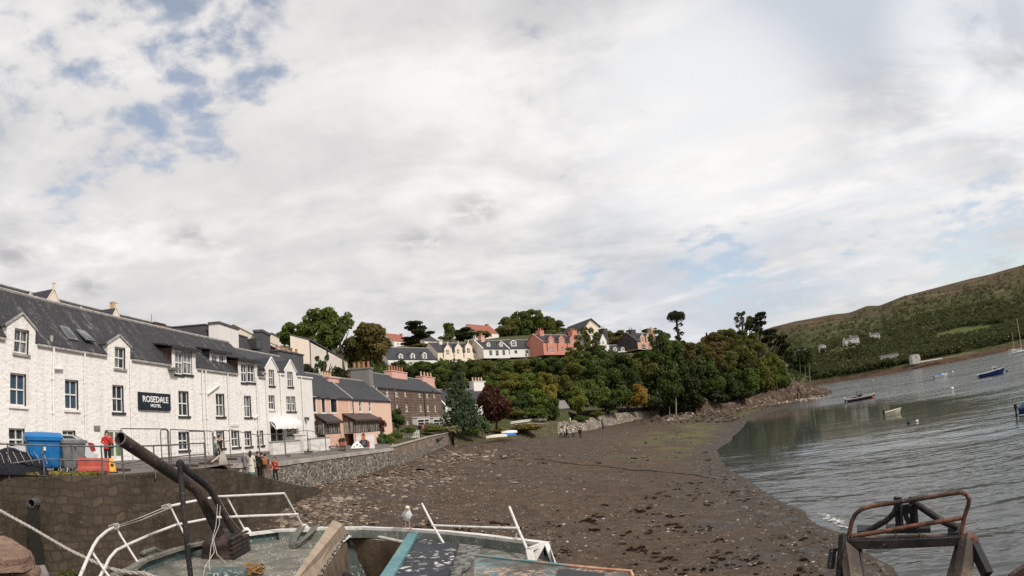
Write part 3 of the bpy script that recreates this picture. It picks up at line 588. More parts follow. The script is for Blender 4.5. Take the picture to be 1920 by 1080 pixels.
# long pale revetment of loose stones
mb = MB(); top = [(1038, 793, 128), (1062, 791, 132), (1100, 784, 142), (1150, 775, 165), (1200, 771, 188), (1236, 769, 206)]; bot = [(1038, 804, 124), (1062, 806, 127), (1100, 804, 133), (1150, 793, 156), (1200, 783, 183), (1236, 777, 203)]
rings = []
for a, c in zip(top, bot):
    p, q = at(*a), at(*c); q.z = float(beach_z([(q.x, q.y)])[0])-.3
    rings.append([p+Vector((-.6, 2.5, -.9)), p+Vector((-.3, .9, 0)), p] + [p.lerp(q, t)+Vector((random.Random(int(t*9)+a[0]).uniform(-.2, .2), random.Random(int(t*7)+a[0]).uniform(-.2, .2), 0)) for t in (.35, .7, 1.0)])
M_REVET = stones('loose_pale_stones', ((.26, .215, .165), (.36, .31, .25), (.5, .45, .38)), (.05, .04, .03), 1.5, 1.3, .12, 1.0, .4, .9)
root = thing('stone_revetment', 'long bank of loose pale stones below the wooded slope', 'wall', at(1062, 806, 127))
rebase([mb.loft(rings).build('stone_face', M_REVET)], root)
# ------------------------------------------------------------------ house kit
class House:
    """local frame: x along the front, y into the building, z up; the front lies at y = 0"""
    def __init__(s, name, label, cat, A, B, z0, group=None, wall=None, roof=None, trim=None):
        A = Vector(A); B = Vector(B); t = Vector((B.x-A.x, B.y-A.y, 0)); s.L = t.length; t.normalize(); s.t = t; s.n = Vector((-t.y, t.x, 0)); s.O = Vector((A.x, A.y, z0)); s.z0 = z0
        s.root = thing(name, label, cat, s.O, math.atan2(t.y, t.x), group); s.wall = wall; s.roof = roof; s.trim = trim or M_WHITE; s.holes = []; s.todo = []
    def loc(s, px, py, y=0.0):
        v = Vector(ray(px, py)); C = Vector((0, 0, CH)); k = (s.O+s.n*y-C).dot(s.n)/v.dot(s.n); q = C+v*k-s.O
        return q.dot(s.t), q.z
    def onroof(s, px, py):
        """where that line of sight meets the front roof slope"""
        v = Vector(ray(px, py)); C = Vector((0, 0, CH)); a = Vector(s.O)+Vector((0, 0, s.ze)); m = (s.zr-s.ze)/s.yr; nn = Vector((0, 0, 1))-s.n*m
        k = (a-C).dot(nn)/v.dot(nn); q = C+v*k-s.O; return q.dot(s.t), q.dot(s.n), q.z
    def rect(s, r, y=0.0):
        x0, y0, x1, y1 = r; ym = (y0+y1)/2; xm = (x0+x1)/2
        a, b = s.loc(x0, ym, y)[0], s.loc(x1, ym, y)[0]; z1, z0 = s.loc(xm, y0, y)[1], s.loc(xm, y1, y)[1]
        return a, b, z0, z1
    def B(s, mb, name, m, parent=None, smooth=False): return mb.build(name, m, parent or s.root, smooth)
    # -- walls, front cut by window openings
    def front(s, mb, x0, x1, z0, z1, holes, y=0.0, dep=.16):
        hs_ = [h for h in holes if h[0] < x1-.01 and h[1] > x0+.01 and h[2] < z1 and h[3] > z0]
        xs = sorted({x0, x1} | {min(max(v, x0), x1) for h in hs_ for v in h[:2]}); zs = sorted({z0, z1} | {min(max(v, z0), z1) for h in hs_ for v in h[2:4]})
        for i in range(len(xs)-1):
            for j in range(len(zs)-1):
                cx, cz = (xs[i]+xs[i+1])/2, (zs[j]+zs[j+1])/2
                if xs[i+1]-xs[i] < 1e-4 or zs[j+1]-zs[j] < 1e-4: continue
                if any(h[0] < cx < h[1] and h[2] < cz < h[3] for h in hs_): continue
                mb.quad((xs[i], y, zs[j]), (xs[i+1], y, zs[j]), (xs[i+1], y, zs[j+1]), (xs[i], y, zs[j+1]))
        for a, b, c, d in [h[:4] for h in hs_]:
            lo, hi = max(c, z0), min(d, z1)
            mb.quad((a, y, lo), (a, y, hi), (a, y+dep, hi), (a, y+dep, lo)); mb.quad((b, y, lo), (b, y+dep, lo), (b, y+dep, hi), (b, y, hi))
            if d < z1: mb.quad((a, y, d), (b, y, d), (b, y+dep, d), (a, y+dep, d))
            if c > z0: mb.quad((a, y, c), (a, y+dep, c), (b, y+dep, c), (b, y, c))
    def shell(s, ze, D, zr, yr=None, hip=0.0, hole_dep=.16):
        s.ze, s.D, s.zr = ze, D, zr; s.yr = yr or D/2; s.hip = hip; L = s.L
        mb = MB(); s.front(mb, 0, L, -1.2, ze, s.holes, 0, hole_dep)
        mb.quad((0, D, -1.2), (0, D, ze), (L, D, ze), (L, D, -1.2))
        for x in (0, L):
            if hip: mb.poly([(x, 0, -1.2), (x, D, -1.2), (x, D, ze), (x, 0, ze)])
            else: mb.poly([(x, 0, -1.2), (x, D, -1.2), (x, D, ze), (x, s.yr, zr), (x, 0, ze)])
        s.wall_o = s.B(mb, 'wall', s.wall)
        # roof
        th = .1; r = MB(); o = .04
        if hip:
            h = hip; a, b, c, d = (-.15, -.15, ze-.02), (L+.15, -.15, ze-.02), (L+.15, D+.15, ze-.02), (-.15, D+.15, ze-.02); e, f = (h, s.yr, zr), (L-h, s.yr, zr)
            r.quad(a, b, f, e); r.quad(c, d, e, f); r.poly([d, a, e]); r.poly([b, c, f]); r.box(-.15, L+.15, -.15, D+.15, ze-.12, ze-.025)
        else:
            m_ = (zr-ze)/s.yr; cuts = sorted((h[0], h[1]) for h in s.holes if h[3] > ze+.05); spans = []; cur = -o
            for a, b in cuts:
                if a-.02 > cur: spans.append((cur, a-.02, .02))
                spans.append((max(cur, a-.02), b+.02, .4)); cur = b+.02
            spans.append((cur, L+o, .02))
            for a, b, ya in spans: r.slab([(a, ya, ze+.02+m_*(ya-.02)), (b, ya, ze+.02+m_*(ya-.02)), (b, s.yr, zr), (a, s.yr, zr)], (0, 0, th))
            r.slab([(-o, D+.15, ze-.02), (L+o, D+.15, ze-.02), (L+o, s.yr, zr), (-o, s.yr, zr)], (0, 0, th))
        s.roof_o = s.B(r, 'roof', s.roof)
        return s
    def ridge(s, m=None, r=.09):
        mb = MB(); mb.tube([(s.hip, s.yr, s.zr+.11), (s.L-s.hip, s.yr, s.zr+.11)], r, 6); return s.B(mb, 'ridge_capping', m or M_LEAD)
    def skews(s, m=None, w=.22):
        """stone copings on the gables"""
        for x in (0, s.L):
            mb = MB(); mb.slab([(x-w/2, -.06, s.ze+.05), (x+w/2, -.06, s.ze+.05), (x+w/2, s.yr, s.zr+.1), (x-w/2, s.yr, s.zr+.1)], (0, 0, .14)); mb.slab([(x-w/2, s.D+.1, s.ze+.05), (x-w/2, s.yr, s.zr+.1), (x+w/2, s.yr, s.zr+.1), (x+w/2, s.D+.1, s.ze+.05)], (0, 0, .14))
            s.B(mb, 'gable_coping', m or M_LEAD)
    def gutter(s, spans, m=None, z=None):
        for a, b in spans:
            mb = MB(); z_ = (s.ze if z is None else z); mb.box(a, b, -.13, .02, z_-.09, z_+.03); s.B(mb, 'gutter', m or M_DARKTRIM)
    def hole(s, r, y=0.0):
        h = s.rect(r, y); s.holes.append(h); return h
    # -- a sash window: outer frame, meeting rail, centre bar; pane and sill are its parts
    def window(s, h, y=0.0, dep=.16, frame=None, pane=None, bars=1, rail=True, fw=.07, sill=None, surround=None, reveal=False, sw=.1, name='window'):
        a, b, c, d = h[:4]; yy = y+dep-.07; mb = MB()
        mb.box(a, a+fw, yy, yy+.06, c, d); mb.box(b-fw, b, yy, yy+.06, c, d); mb.box(a+fw, b-fw, yy, yy+.06, c, c+fw); mb.box(a+fw, b-fw, yy, yy+.06, d-fw, d)
        zm = c+(d-c)*.5
        if rail: mb.box(a+fw, b-fw, yy-.012, yy+.05, zm-fw*.5, zm+fw*.5)
        n = bars
        for i in range(n):
            x = a+(b-a)*(i+1)/(n+1); w = fw*.32 if n < 3 else fw*.25
            for z0_, z1_ in (((c+fw, zm-fw*.5), (zm+fw*.5, d-fw)) if rail else ((c+fw, d-fw),)): mb.box(x-w, x+w, yy+.004, yy+.052, z0_, z1_)
        w = s.B(mb, name, frame or M_WHITE)
        p = MB(); p.quad((a, yy+.045, c), (b, yy+.045, c), (b, yy+.045, d), (a, yy+.045, d)); s.B(p, 'pane', pane or M_GLASS, w)
        if sill: q = MB(); q.box(a-.1, b+.1, y-.09, y+dep-.08, c-.13, c-.004); s.B(q, 'sill', sill, w)
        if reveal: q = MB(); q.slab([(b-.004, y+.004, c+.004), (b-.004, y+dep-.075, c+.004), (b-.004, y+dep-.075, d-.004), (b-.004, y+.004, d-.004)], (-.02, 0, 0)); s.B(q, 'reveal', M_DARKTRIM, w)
        if surround:
            q = MB(); e = .004; t = .03
            q.box(a-sw, a-e, y-t, y-.002, c-sw, d+sw); q.box(b+e, b+sw, y-t, y-.002, c-sw, d+sw); q.box(a-e, b+e, y-t, y-.002, d+e, d+sw); q.box(a-e, b+e, y-t, y-.002, c-sw, c-e); s.B(q, 'surround', surround, w)
        return w
    # -- wall-head dormer with a steep gable, flush with the front
    def gable_dormer(s, xl, xr, zs, zp, hole=None, trim=None, finial=False, roofm=None, wall=None, coping=None, name='dormer'):
        ze = s.ze; m = (s.zr-ze)/s.yr; xm = (xl+xr)/2; mb = MB()
        s.front(mb, xl, xr, ze, zs, [hole] if hole else []); top = zs
        if hole and hole[3] > zs: # window reaches into the gable
            pass
        mb.poly([(xl, 0, zs), (xr, 0, zs), (xm, 0, zp)])
        yb = lambda z: (z-ze)/m+.1
        for x in (xl, xr): mb.poly([(x, 0, ze), (x, 0, zs), (x, yb(zs), zs)])
        d = s.B(mb, name, wall or s.wall)
        r = MB(); th = .08; o = .12
        for x, sg in ((xl, -1), (xr, 1)):
            k = (zp-zs)/abs(xm-x); r.slab([(x+sg*o, .03, zs-k*o), (xm, .03, zp), (xm, yb(zp), zp), (x+sg*o, yb(zs), zs-k*o)], (0, 0, th))
        s.B(r, 'dormer_roof', roofm or s.roof, d)
        q = MB()
        for x, sg in ((xl, -1), (xr, 1)):
            k = (zp-zs)/abs(xm-x); q.slab([(x+sg*o, -.08, zs-k*o), (xm, -.08, zp+.02), (xm, .03, zp+.02), (x+sg*o, .03, zs-k*o)], (0, 0, .12))
        s.B(q, 'dormer_coping', coping or trim or s.trim, d)
        if finial: f = MB(); f.box(xm-.11, xm+.11, -.09, .13, zp-.05, zp+.55); f.box(xm-.15, xm+.15, -.13, .17, zp+.55, zp+.66); s.B(f, 'finial', wall or s.wall, d)
        return d
    # -- box dormer with a low slate roof and slate cheeks
    def box_dormer(s, xl, xr, z0, z1, y=0.0, wins=(), post=None, roofm=None, cheek=None, rise=.45, over=.3):
        m = (s.zr-s.ze)/s.yr; yb = (z1+rise-s.ze)/m; mb = MB(); s.front(mb, xl, xr, z0, z1, list(wins), y, .12)
        d = s.B(mb, 'dormer', post or M_WHITE)
        for x in (xl-.003, xr+.003): c = MB(); c.poly([(x, y, z0), (x, y, z1), (x, (z1-s.ze)/m+.2, z1), (x, max(y+.02, (z0-s.ze)/m+.2), z0)]); s.B(c, 'dormer_cheek', cheek or roofm or s.roof, d)
        r = MB(); r.slab([(xl-over, y-over, z1+.02), (xr+over, y-over, z1+.02), (xr+.05, yb+.2, z1+rise), (xl-.05, yb+.2, z1+rise)], (0, 0, .1)); s.B(r, 'dormer_roof', roofm or s.roof, d)
        f = MB(); f.box(xl-over, xr+over, y-over-.03, y-over+.02, z1-.09, z1+.11); s.B(f, 'dormer_fascia', M_DARKTRIM, d)
        return d
    def chimney(s, x0, x1, y0, y1, z0, z1, m, pots=4, potm=None, ph=.55, pr=.13, cap=.14, capm=None, name='chimney'):
        mb = MB(); mb.box(x0, x1, y0, y1, z0, z1-cap); c = s.B(mb, name, m)
        k = MB(); k.box(x0-.09, x1+.09, y0-.09, y1+.09, z1-cap, z1); s.B(k, 'chimney_cap', capm or m, c)
        ly = (y1-y0) > (x1-x0)
        for i in range(pots):
            t = (i+.5)/pots; x = (x0+x1)/2 if ly else x0+(x1-x0)*t; y = y0+(y1-y0)*t if ly else (y0+y1)/2
            b = MB(); prof = [(pr*1.15, z1-.03), (pr*.9, z1+ph*.15), (pr*.85, z1+ph*.85), (pr*1.1, z1+ph)]
            b.loft([[Vector((x+r_*math.cos(2*PI*q/9), y+r_*math.sin(2*PI*q/9), z_)) for q in range(9)] for r_, z_ in prof]); s.B(b, 'chimney_pot', potm or M_TERRA, c)
        return c
    def pipe(s, x, z0, z1, y=-.1, r=.05, m=None, name='drainpipe'):
        mb = MB(); mb.tube([(x, y, z0), (x, y, z1)], r, 8)
        z = z0+.6
        while z < z1: mb.tube([(x, y, z), (x, y, z+.07)], r*1.45, 8); z += 1.7
        return s.B(mb, name, m or M_HOTEL)
    def text(s, body, x, z, size, y, m, parent, name='lettering', sx=1.0, thick=.02):
        cu = bpy.data.curves.new(name, 'FONT'); cu.body = body; cu.size = size; cu.align_x = 'CENTER'; cu.align_y = 'CENTER'; cu.extrude = thick; cu.offset = size*.012; cu.space_character = 1.06
        tmp = bpy.data.objects.new(name+'_curve', cu); COL.objects.link(tmp); dg = bpy.context.evaluated_depsgraph_get(); me = bpy.data.meshes.new_from_object(tmp.evaluated_get(dg))
        bpy.data.objects.remove(tmp); me.transform(Matrix.Translation((x, y, z)) @ Matrix.Rotation(PI/2, 4, 'X') @ Matrix.Diagonal((sx, 1, 1, 1)))
        me.materials.clear(); me.materials.append(m); o = bpy.data.objects.new(name, me); COL.objects.link(o); o.parent = parent; return o
# ------------------------------------------------------------------ the long white hotel
Z0 = 6.36
hA, hB = Vector(hs(4)+(Z0,)), Vector(hs(42.6)+(Z0,))
H1 = House('hotel', 'long white rubble hotel with dark slate roof and dark name sign', 'hotel', hA, hB, Z0, wall=M_HOTEL, roof=M_SLATE, trim=M_LEAD)
H1.ze, H1.zr, H1.yr = 12.15-Z0, 15.15-Z0, 3.5
W1 = []
def hw(H, r, **k): W1.append((H, H.hole(r), k))
BL = dict(pane=M_GLASS_BLUE); 
for r in ((19, 700, 49, 761), (122, 712, 147, 768)): hw(H1, r, fw=.075, sill=M_HOTEL, **BL)
for r in ((211, 722, 232, 773), (335, 733, 354, 780), (405, 738, 421, 781), (458, 742, 471, 782)): hw(H1, r, fw=.075, sill=M_DARKTRIM)
for r in ((17, 803, 47, 846), (118, 807, 142, 846), (335, 809, 354, 844), (406, 808, 421, 840), (434, 807, 449, 838), (459, 808, 472, 837), (482, 807, 494, 835)): hw(H1, r, fw=.075, sill=M_DARKTRIM)
door = H1.hole((200, 807, 232, 862))
dw = [((27, 617, 54, 663), 12, 66, 640, 590), ((215, 651, 235, 691), 202, 244, 664, 631)]
DH = []
for r, xl, xr, zsh, zpk in dw:
    h = H1.rect(r); a, b = H1.loc(xl, (r[1]+r[3])/2)[0], H1.loc(xr, (r[1]+r[3])/2)[0]; xm = (r[0]+r[2])/2
    zs = H1.loc(xm, r[1]-1)[1]+.05; zp = H1.loc(xm, zpk)[1]; DH.append((a, b, zs, zp, h))
    H1.holes.append((h[0], h[1], h[2], H1.ze+.5))
    W1.append((H1, h, dict(fw=.075, sill=M_LEAD)))
bd = []
for xl, xr, zt, zb, wins in ((322, 367, 655, 704, ((328, 658, 343, 702), (343.6, 658, 360, 702))), (446, 482, 677, 719, ((452, 681, 463, 717), (464, 681, 477, 717)))):
    x0, x1 = H1.loc(xl, 680)[0], H1.loc(xr, 690)[0]; z1 = H1.loc((xl+xr)/2, zt)[1]; hs_ = [H1.rect(w) for w in wins]
    for h in hs_: H1.holes.append((h[0], h[1], h[2], H1.ze+.5)); W1.append((H1, h, dict(fw=.085, dep=.12, sill=M_DARKTRIM)))
    bd.append((x0, x1, z1, hs_))
H1.shell(H1.ze, 7.0, H1.zr, 3.5, hole_dep=.2)
# dormer fronts start at the wall head: the window holes below are part of the main wall
for a, b, zs, zp, h in DH: H1.gable_dormer(a, b, zs, zp, h, trim=M_LEAD)
for x0, x1, z1, hs_ in bd: H1.box_dormer(x0, x1, H1.ze, z1, 0.0, hs_, roofm=M_SLATE, cheek=M_BROWNP, rise=.35, post=M_WHITE)
# the set-back dormer between them
yb = .9; q0, q1 = H1.loc(393, 676, yb)[0], H1.loc(425, 680, yb)[0]; zt = H1.loc(410, 661, yb)[1]; zb = H1.ze+.72
w2 = [H1.rect(w, yb) for w in ((397, 664, 408, 692), (411, 665, 421, 693))]
H1.box_dormer(q0, q1, zb, zt, yb, w2, roofm=M_SLATE, cheek=M_SLATE2, rise=.35, post=M_WHITE)
for h in w2: H1.window(h, yb, .12, fw=.09)
for H, h, k in W1: H.window(h, 0.0, k.pop('dep', .2), reveal=True, **k)
H1.ridge(M_LEAD, .1)
edges = sorted([(a, b) for a, b, *_ in DH]+[(x0, x1) for x0, x1, *_ in bd]); cur = 0; spans = []
for a, b in edges:
    spans.append((cur, a-.13)); cur = b+.13
spans.append((cur, H1.L)); H1.gutter(spans, M_LEAD)
for px, m in ((98, M_HOTEL), (157, M_HOTEL), (243, M_HOTEL), (378, M_SMOOTH), (385, M_HOTEL), (426, M_SMOOTH), (480, M_SMOOTH)):
    x = H1.loc(px, 740)[0]; H1.pipe(x, .15, H1.ze-.05, r=.065 if px in (98, 385) else .045, m=m)
for (px0, py0, px1, py1) in ((99, 691, 116, 692), (385, 740, 410, 721), (475, 784, 482, 779)):
    a = H1.loc(px0, py0); b = H1.loc(px1, py1); mb = MB(); mb.tube([(a[0], -.12, a[1]), (b[0], -.12, b[1])], .07, 8); H1.B(mb, 'waste_pipe', M_WHITE)
x, z = H1.loc(103, 632); mb = MB(); mb.tube([(x, .3, H1.ze), (x, .3, z+.1)], .1, 10); H1.B(mb, 'vent_pipe', M_LEAD)
# glazed door with a green hanging inside
a, b, c, d = door; mb = MB(); mb.box(a, a+.09, .05, .13, c, d); mb.box(b-.09, b, .05, .13, c, d); mb.box(a+.09, b-.09, .05, .13, d-.1, d); mb.box((a+b)/2-.06, (a+b)/2+.06, .05, .13, c, d-.1); mb.box(a+.09, b-.09, .05, .13, c, c+.2)
do = H1.B(mb, 'door', M_WHITE); p = MB(); p.quad((a, .1, c), (b, .1, c), (b, .1, d), (a, .1, d)); H1.B(p, 'pane', glass('green_curtain_glass', (.12, .14, .12), (.22, .34, .12), .8, .45), do)
mb = MB(); mb.box(a-.5, b+.7, -.55, -.02, H1.rect((200, 855, 232, 861))[2]-.25, H1.rect((200, 855, 232, 861))[2]-.1); H1.B(mb, 'door_step', M_BROWNP)
# skylights, small vents
for (cx, cy, op) in ((126.5, 629, 0), (157, 635, 1)):
    x, y, z = H1.onroof(cx, cy); m_ = (H1.zr-H1.ze)/H1.yr; uy = Vector((0, 1, m_)).normalized(); nn = Vector((0, -m_, 1)).normalized(); P = Vector((x, y, z))+nn*.1; tilt = nn*(.16 if op else .0); ux = Vector((1, 0, 0))
    mb = MB(); mb.slab([P-ux*.36-uy*.6+tilt, P+ux*.36-uy*.6+tilt, P+ux*.36+uy*.6, P-ux*.36+uy*.6], nn*.09); f = H1.B(mb, 'skylight', M_GREYBIN)
    P2 = P+nn*.095; mb = MB(); mb.quad(P2-ux*.28-uy*.5+tilt, P2+ux*.28-uy*.5+tilt, P2+ux*.28+uy*.46, P2-ux*.28+uy*.46); H1.B(mb, 'pane', M_GLASS, f)
# lamps and vents on the wall
for px, py, w in ((316, 692, .6), ):
    x, z = H1.loc(px, py); mb = MB(); mb.box(x-.1, x+w, -.5, -.02, z-.06, z+.08); H1.B(mb, 'wall_lamp', M_GREYBIN)
for r in ((176, 798, 187, 808), (430, 794, 447, 800)):
    a, b, c, d = H1.rect(r); mb = MB(); mb.box(a, b, -.05, -.002, c, d); mb.box(a+.06, b-.06, -.065, -.05, c+.06, d-.06); H1.B(mb, 'notice_plate' if r[0] < 200 else 'porch_shelf', M_GREYR if r[0] < 200 else M_WHITE)
# name sign
a, b, c, d = H1.rect((258, 737, 317, 769)); mb = MB(); mb.box(a, b, -.14, -.01, c, d); mb.box(a+.05, b-.05, -.15, -.14, c+.05, d-.05)
sg = H1.B(mb, 'name_sign', plain('sign_navy', (.016, .022, .034), (.013, .018, .028), 3, .4, .02))
MLET = plain('sign_white', (.85, .84, .82), (.8, .79, .77), 3, .5, .0)
H1.text('ROSEDALE', (a+b)/2, c+(d-c)*.60, (d-c)*.50, -.165, MLET, sg, sx=(b-a)/((d-c)*.50)/6.1)
H1.text('HOTEL', (a+b)/2, c+(d-c)*.24, (d-c)*.26, -.165, MLET, sg, sx=(b-a)/((d-c)*.5)/5.2)
# end of the terrace: smooth rendered house with two narrow dormers
cA, cB = Vector(hs(42.65, 25.9)+(6.3,)), Vector(hs(50.9, 25.9)+(6.3,))
H2 = House('terraced_house', 'smooth white terraced house with two narrow gable dormers and a white canopy', 'house', cA, cB, 6.3, wall=M_SMOOTH, roof=M_SLATE2, trim=M_WHITE)
H2.ze, H2.zr, H2.yr = H2.loc(566, 706)[1], H2.loc(540, 684)[1]+1.25, 3.4
WW = []
for r in ((504, 741, 515, 768), (537, 743, 545, 771), (546, 743, 554, 771), (538, 798, 546, 815), (547, 798, 555, 815)): WW.append((H2.hole(r), M_DARKTRIM if r[0] > 510 else M_WHITE))
dr = H2.hole((507, 798, 532, 828))
DD = []
for r, xl, xr, zpk in (((504, 693, 514, 723), 498, 520, 672), ((539, 697, 549, 725), 534, 555, 677)):
    h = H2.rect(r); a, b = H2.loc(xl, 700)[0], H2.loc(xr, 700)[0]; zs = h[3]+.05; DD.append((a, b, zs, H2.loc((r[0]+r[2])/2, zpk)[1], h)); H2.holes.append((h[0], h[1], h[2], H2.ze+.5)); WW.append((h, M_DARKTRIM))
H2.shell(H2.ze, 6.8, H2.zr, 3.4); H2.ridge(M_LEAD)
for a, b, zs, zp, h in DD: H2.gable_dormer(a, b, zs, zp, h, trim=M_WHITE, roofm=M_SLATE2)
for h, sl_ in WW: H2.window(h, 0, .16, fw=.075, sill=sl_, reveal=True)
H2.gutter([(0, DD[0][0]-.15), (DD[0][1]+.15, DD[1][0]-.15), (DD[1][1]+.15, H2.L)], M_SMOOTH)
for px in (526, 566): H2.pipe(H2.loc(px, 760)[0], .1, H2.ze, m=M_SMOOTH)
a, b, c, d = dr; mb = MB(); mb.box(a, a+.1, .04, .14, c, d); mb.box((a+b)/2-.05, (a+b)/2+.05, .04, .14, c, d); mb.box(b-.1, b, .04, .14, c, d); mb.box(a+.1, b-.1, .04, .14, d-.12, d); do = H2.B(mb, 'door', M_WHITE); p = MB(); p.quad((a, .1, c), (b, .1, c), (b, .1, d), (a, .1, d)); H2.B(p, 'pane', M_GLASSD, do)
# domed white canopy over the door
a, b, c, d = H2.rect((505, 781, 556, 800)); mb = MB(); rings = []
for i in range(13):
    t = i/12; x = a+(b-a)*t; k = .55+.45*math.sin(PI*min(max(t, .0), 1))**.5
    rings.append([Vector((x, -.02, c+(d-c)*k))] + [Vector((x, -.02-1.05*math.sin(PI/2*u)*k, c+(d-c)*k*math.cos(PI/2*u)*.95+.02)) for u in (.2, .4, .6, .8, 1)] + [Vector((x, -1.07*k, c-.22+.06*(i % 2)))])
mb.loft(rings, False); H2.B(mb, 'canopy', M_FLAG, smooth=True)
x, z = H2.loc(573, 784); mb = MB(); mb.box(x-.3, x+.05, -.35, -.02, z-.1, z+.08); mb.ball((x-.1, -.3, z-.14), .1); H2.B(mb, 'wall_lamp', M_GREYD)
# dark cement chimney stack behind its roof
cs = H2.rect((514, 664, 556, 690), 4.5); H2.chimney(cs[0]+.5, cs[1]+1.0, 4.2, 5.3, H2.ze, H2.loc(535, 660, 4.7)[1], M_GREYD, 5, M_TERRA, .55, .14)
# front wall with two pillars
yw = -1.7
def fwall(x0, x1, zt, label, pil):
    a, b = H2.loc(x0, 835, yw)[0], H2.loc(x1, 835, yw)[0]; z = H2.loc((x0+x1)/2, zt, yw)[1]; o = H2.O+H2.t*a+H2.n*yw; root = thing('front_wall', label, 'wall', o, H2.root.rotation_euler[2]); L = b-a
    mb = MB(); mb.box(0, L, -.14, .14, -1, z); mb.build('wall_body', M_SMOOTH, root); mb = MB(); mb.box(-.05, L+.04, -.19, .19, z+.003, z+.08); mb.build('coping', M_LEAD, root)
    if pil: mb = MB(); mb.box(L+.05, L+.75, -.34, .34, -1, z+.42); mb.box(L, L+.8, -.4, .4, z+.423, z+.55); mb.build('pillar', M_SMOOTH, root)
fwall(508, 560, 828, 'low white front wall with a square capped pillar below the canopy', True); fwall(580, 617, 822, 'plain low white wall before the first peach porch', False)

# ------------------------------------------------------------------ roofs seen over the hotel ridge
P2 = 46.0
def behind(px, d): p = at(px, 600, d); return p
bz0 = 10.5
bA, bB = Vector(hs(14, P2)+(bz0,)), Vector(hs(68, P2)+(bz0,))
H3 = House('rear_building', 'long building behind the hotel with stepped cream gables showing over its ridge', 'building', bA, bB, bz0, wall=M_CREAM2, roof=M_SLATE2, trim=M_CREAM)
H3.ze = 4.2; H3.yr = 4.0; H3.zr = H3.loc(200, 586, 4.0)[1]
H3.shell(H3.ze, 8, H3.zr, 4.0); H3.ridge(M_LEAD)
for xl, xm, xr, pk, fin in ((46, 53, 64, 546, 0), (85, 101.5, 112, 543, 1), (207, 220, 229, 579, 1)):
    a, b = H3.loc(xl, 585)[0], H3.loc(xr, 585)[0]; zp = H3.loc(xm, pk)[1]; mid = (a+b)/2; half = (b-a)/2*1.25; slope = (zp-H3.loc(xm, pk+27)[1])/((b-a)/2)
    H3.gable_dormer(mid-half, mid+half, zp-slope*half, zp, None, finial=bool(fin), wall=M_CREAM, coping=M_CREAM)
for (x0, x1, pt, pots, m) in ((206, 214, 585, 3, M_CREAM2), (286, 305, 606, 0, M_BROWN)):
    a, b = H3.loc(x0, pt+8, 4.0)[0], H3.loc(x1, pt+8, 4.0)[0]; H3.chimney(a, b, 3.6, 4.4, H3.zr-1, H3.loc((x0+x1)/2, pt, 4.0)[1], m, pots, M_BUFF, 1.1, .16)
for px, py in ((152, 578), (187, 589)): x, z = H3.loc(px, py, 3.0); mb = MB(); mb.tube([(x, 3.0, H3.zr-1.3), (x, 3.0, z)], [.16, .12], 8); mb.ball((x, 3, z), .2); H3.B(mb, 'roof_vent', M_LEAD)
x, z = H3.loc(284, 590, 4); mb = MB(); mb.tube([(x, 4, H3.zr), (x, 4, z)], .04, 5); H3.B(mb, 'aerial', M_STEEL)
# mansard block with a broad white chimney
mA, mB_ = at(392, 668, 62), at(487, 668, 73)
H4 = House('mansard_house', 'slate mansard house behind the hotel with a broad white chimney stack', 'house', mA, mB_, 9.0, wall=M_CREAM2, roof=M_SLATE3)
zt = H4.loc(430, 617)[1]; ze = H4.loc(430, 664)[1]
mb = MB(); mb.box(0, H4.L, 0, 7, -1, ze); H4.B(mb, 'wall', M_CREAM2)
mb = MB(); i = 1.1; L = H4.L; lo = [(-.1, -.1, ze), (L+.1, -.1, ze), (L+.1, 7.1, ze), (-.1, 7.1, ze)]; hi = [(i, i, zt), (L-i, i, zt), (L-i, 7-i, zt), (i, 7-i, zt)]; mb.loft([[Vector(p) for p in lo], [Vector(p) for p in hi]]); H4.B(mb, 'roof', M_SLATE3)
mb = MB(); mb.box(i-.1, L-i+.1, i-.1, 7-i+.1, zt, zt+.12); H4.B(mb, 'roof_edge', M_GREYD)
a, b, c, d = H4.rect((409, 609, 446, 660), -.8); H4.chimney(a, b, -.9, .3, 1, d, M_SMOOTH, 0, cap=.22, capm=M_GREYD)
mb = MB(); x0, x1, z0_, z1_ = H4.rect((477, 636, 487, 655)); mb.box(x0, x1, -.2, .9, z0_, z1_); dm = H4.B(mb, 'dormer', M_SLATE3); mb = MB(); mb.quad((x0+.15, -.21, z0_+.15), (x1-.1, -.21, z0_+.15), (x1-.1, -.21, z1_-.2), (x0+.15, -.21, z1_-.2)); H4.B(mb, 'pane', M_GLASSD, dm)
# grey stack and cream stack houses between
nA, nB = at(489, 662, 75), at(552, 672, 92)
H5 = House('stone_house', 'house with a tall dark grey chimney stack behind the terrace', 'house', nA, nB, 9.3, wall=M_CREAM, roof=M_SLATE2)
H5.ze = H5.loc(520, 650)[1]; H5.zr = H5.loc(505, 634)[1]+1.2; H5.shell(H5.ze, 7, H5.zr); H5.skews(M_CREAM)
a, b, c, d = H5.rect((489, 622, 504, 662), -.3); H5.chimney(a, b, -.5, .6, 0, d, M_GREYD, 0, cap=.3, capm=M_GREYD)
a, b, c, d = H5.rect((505, 628, 519, 650), 3); H5.chimney(a, b, 2.6, 3.4, 0, d, M_CREAM, 0, cap=.2, capm=M_GREYD)
h = H5.rect((506, 650, 516, 664)); H5.window(h, -.2, .16, frame=M_BROWNP, pane=M_GLASSD)
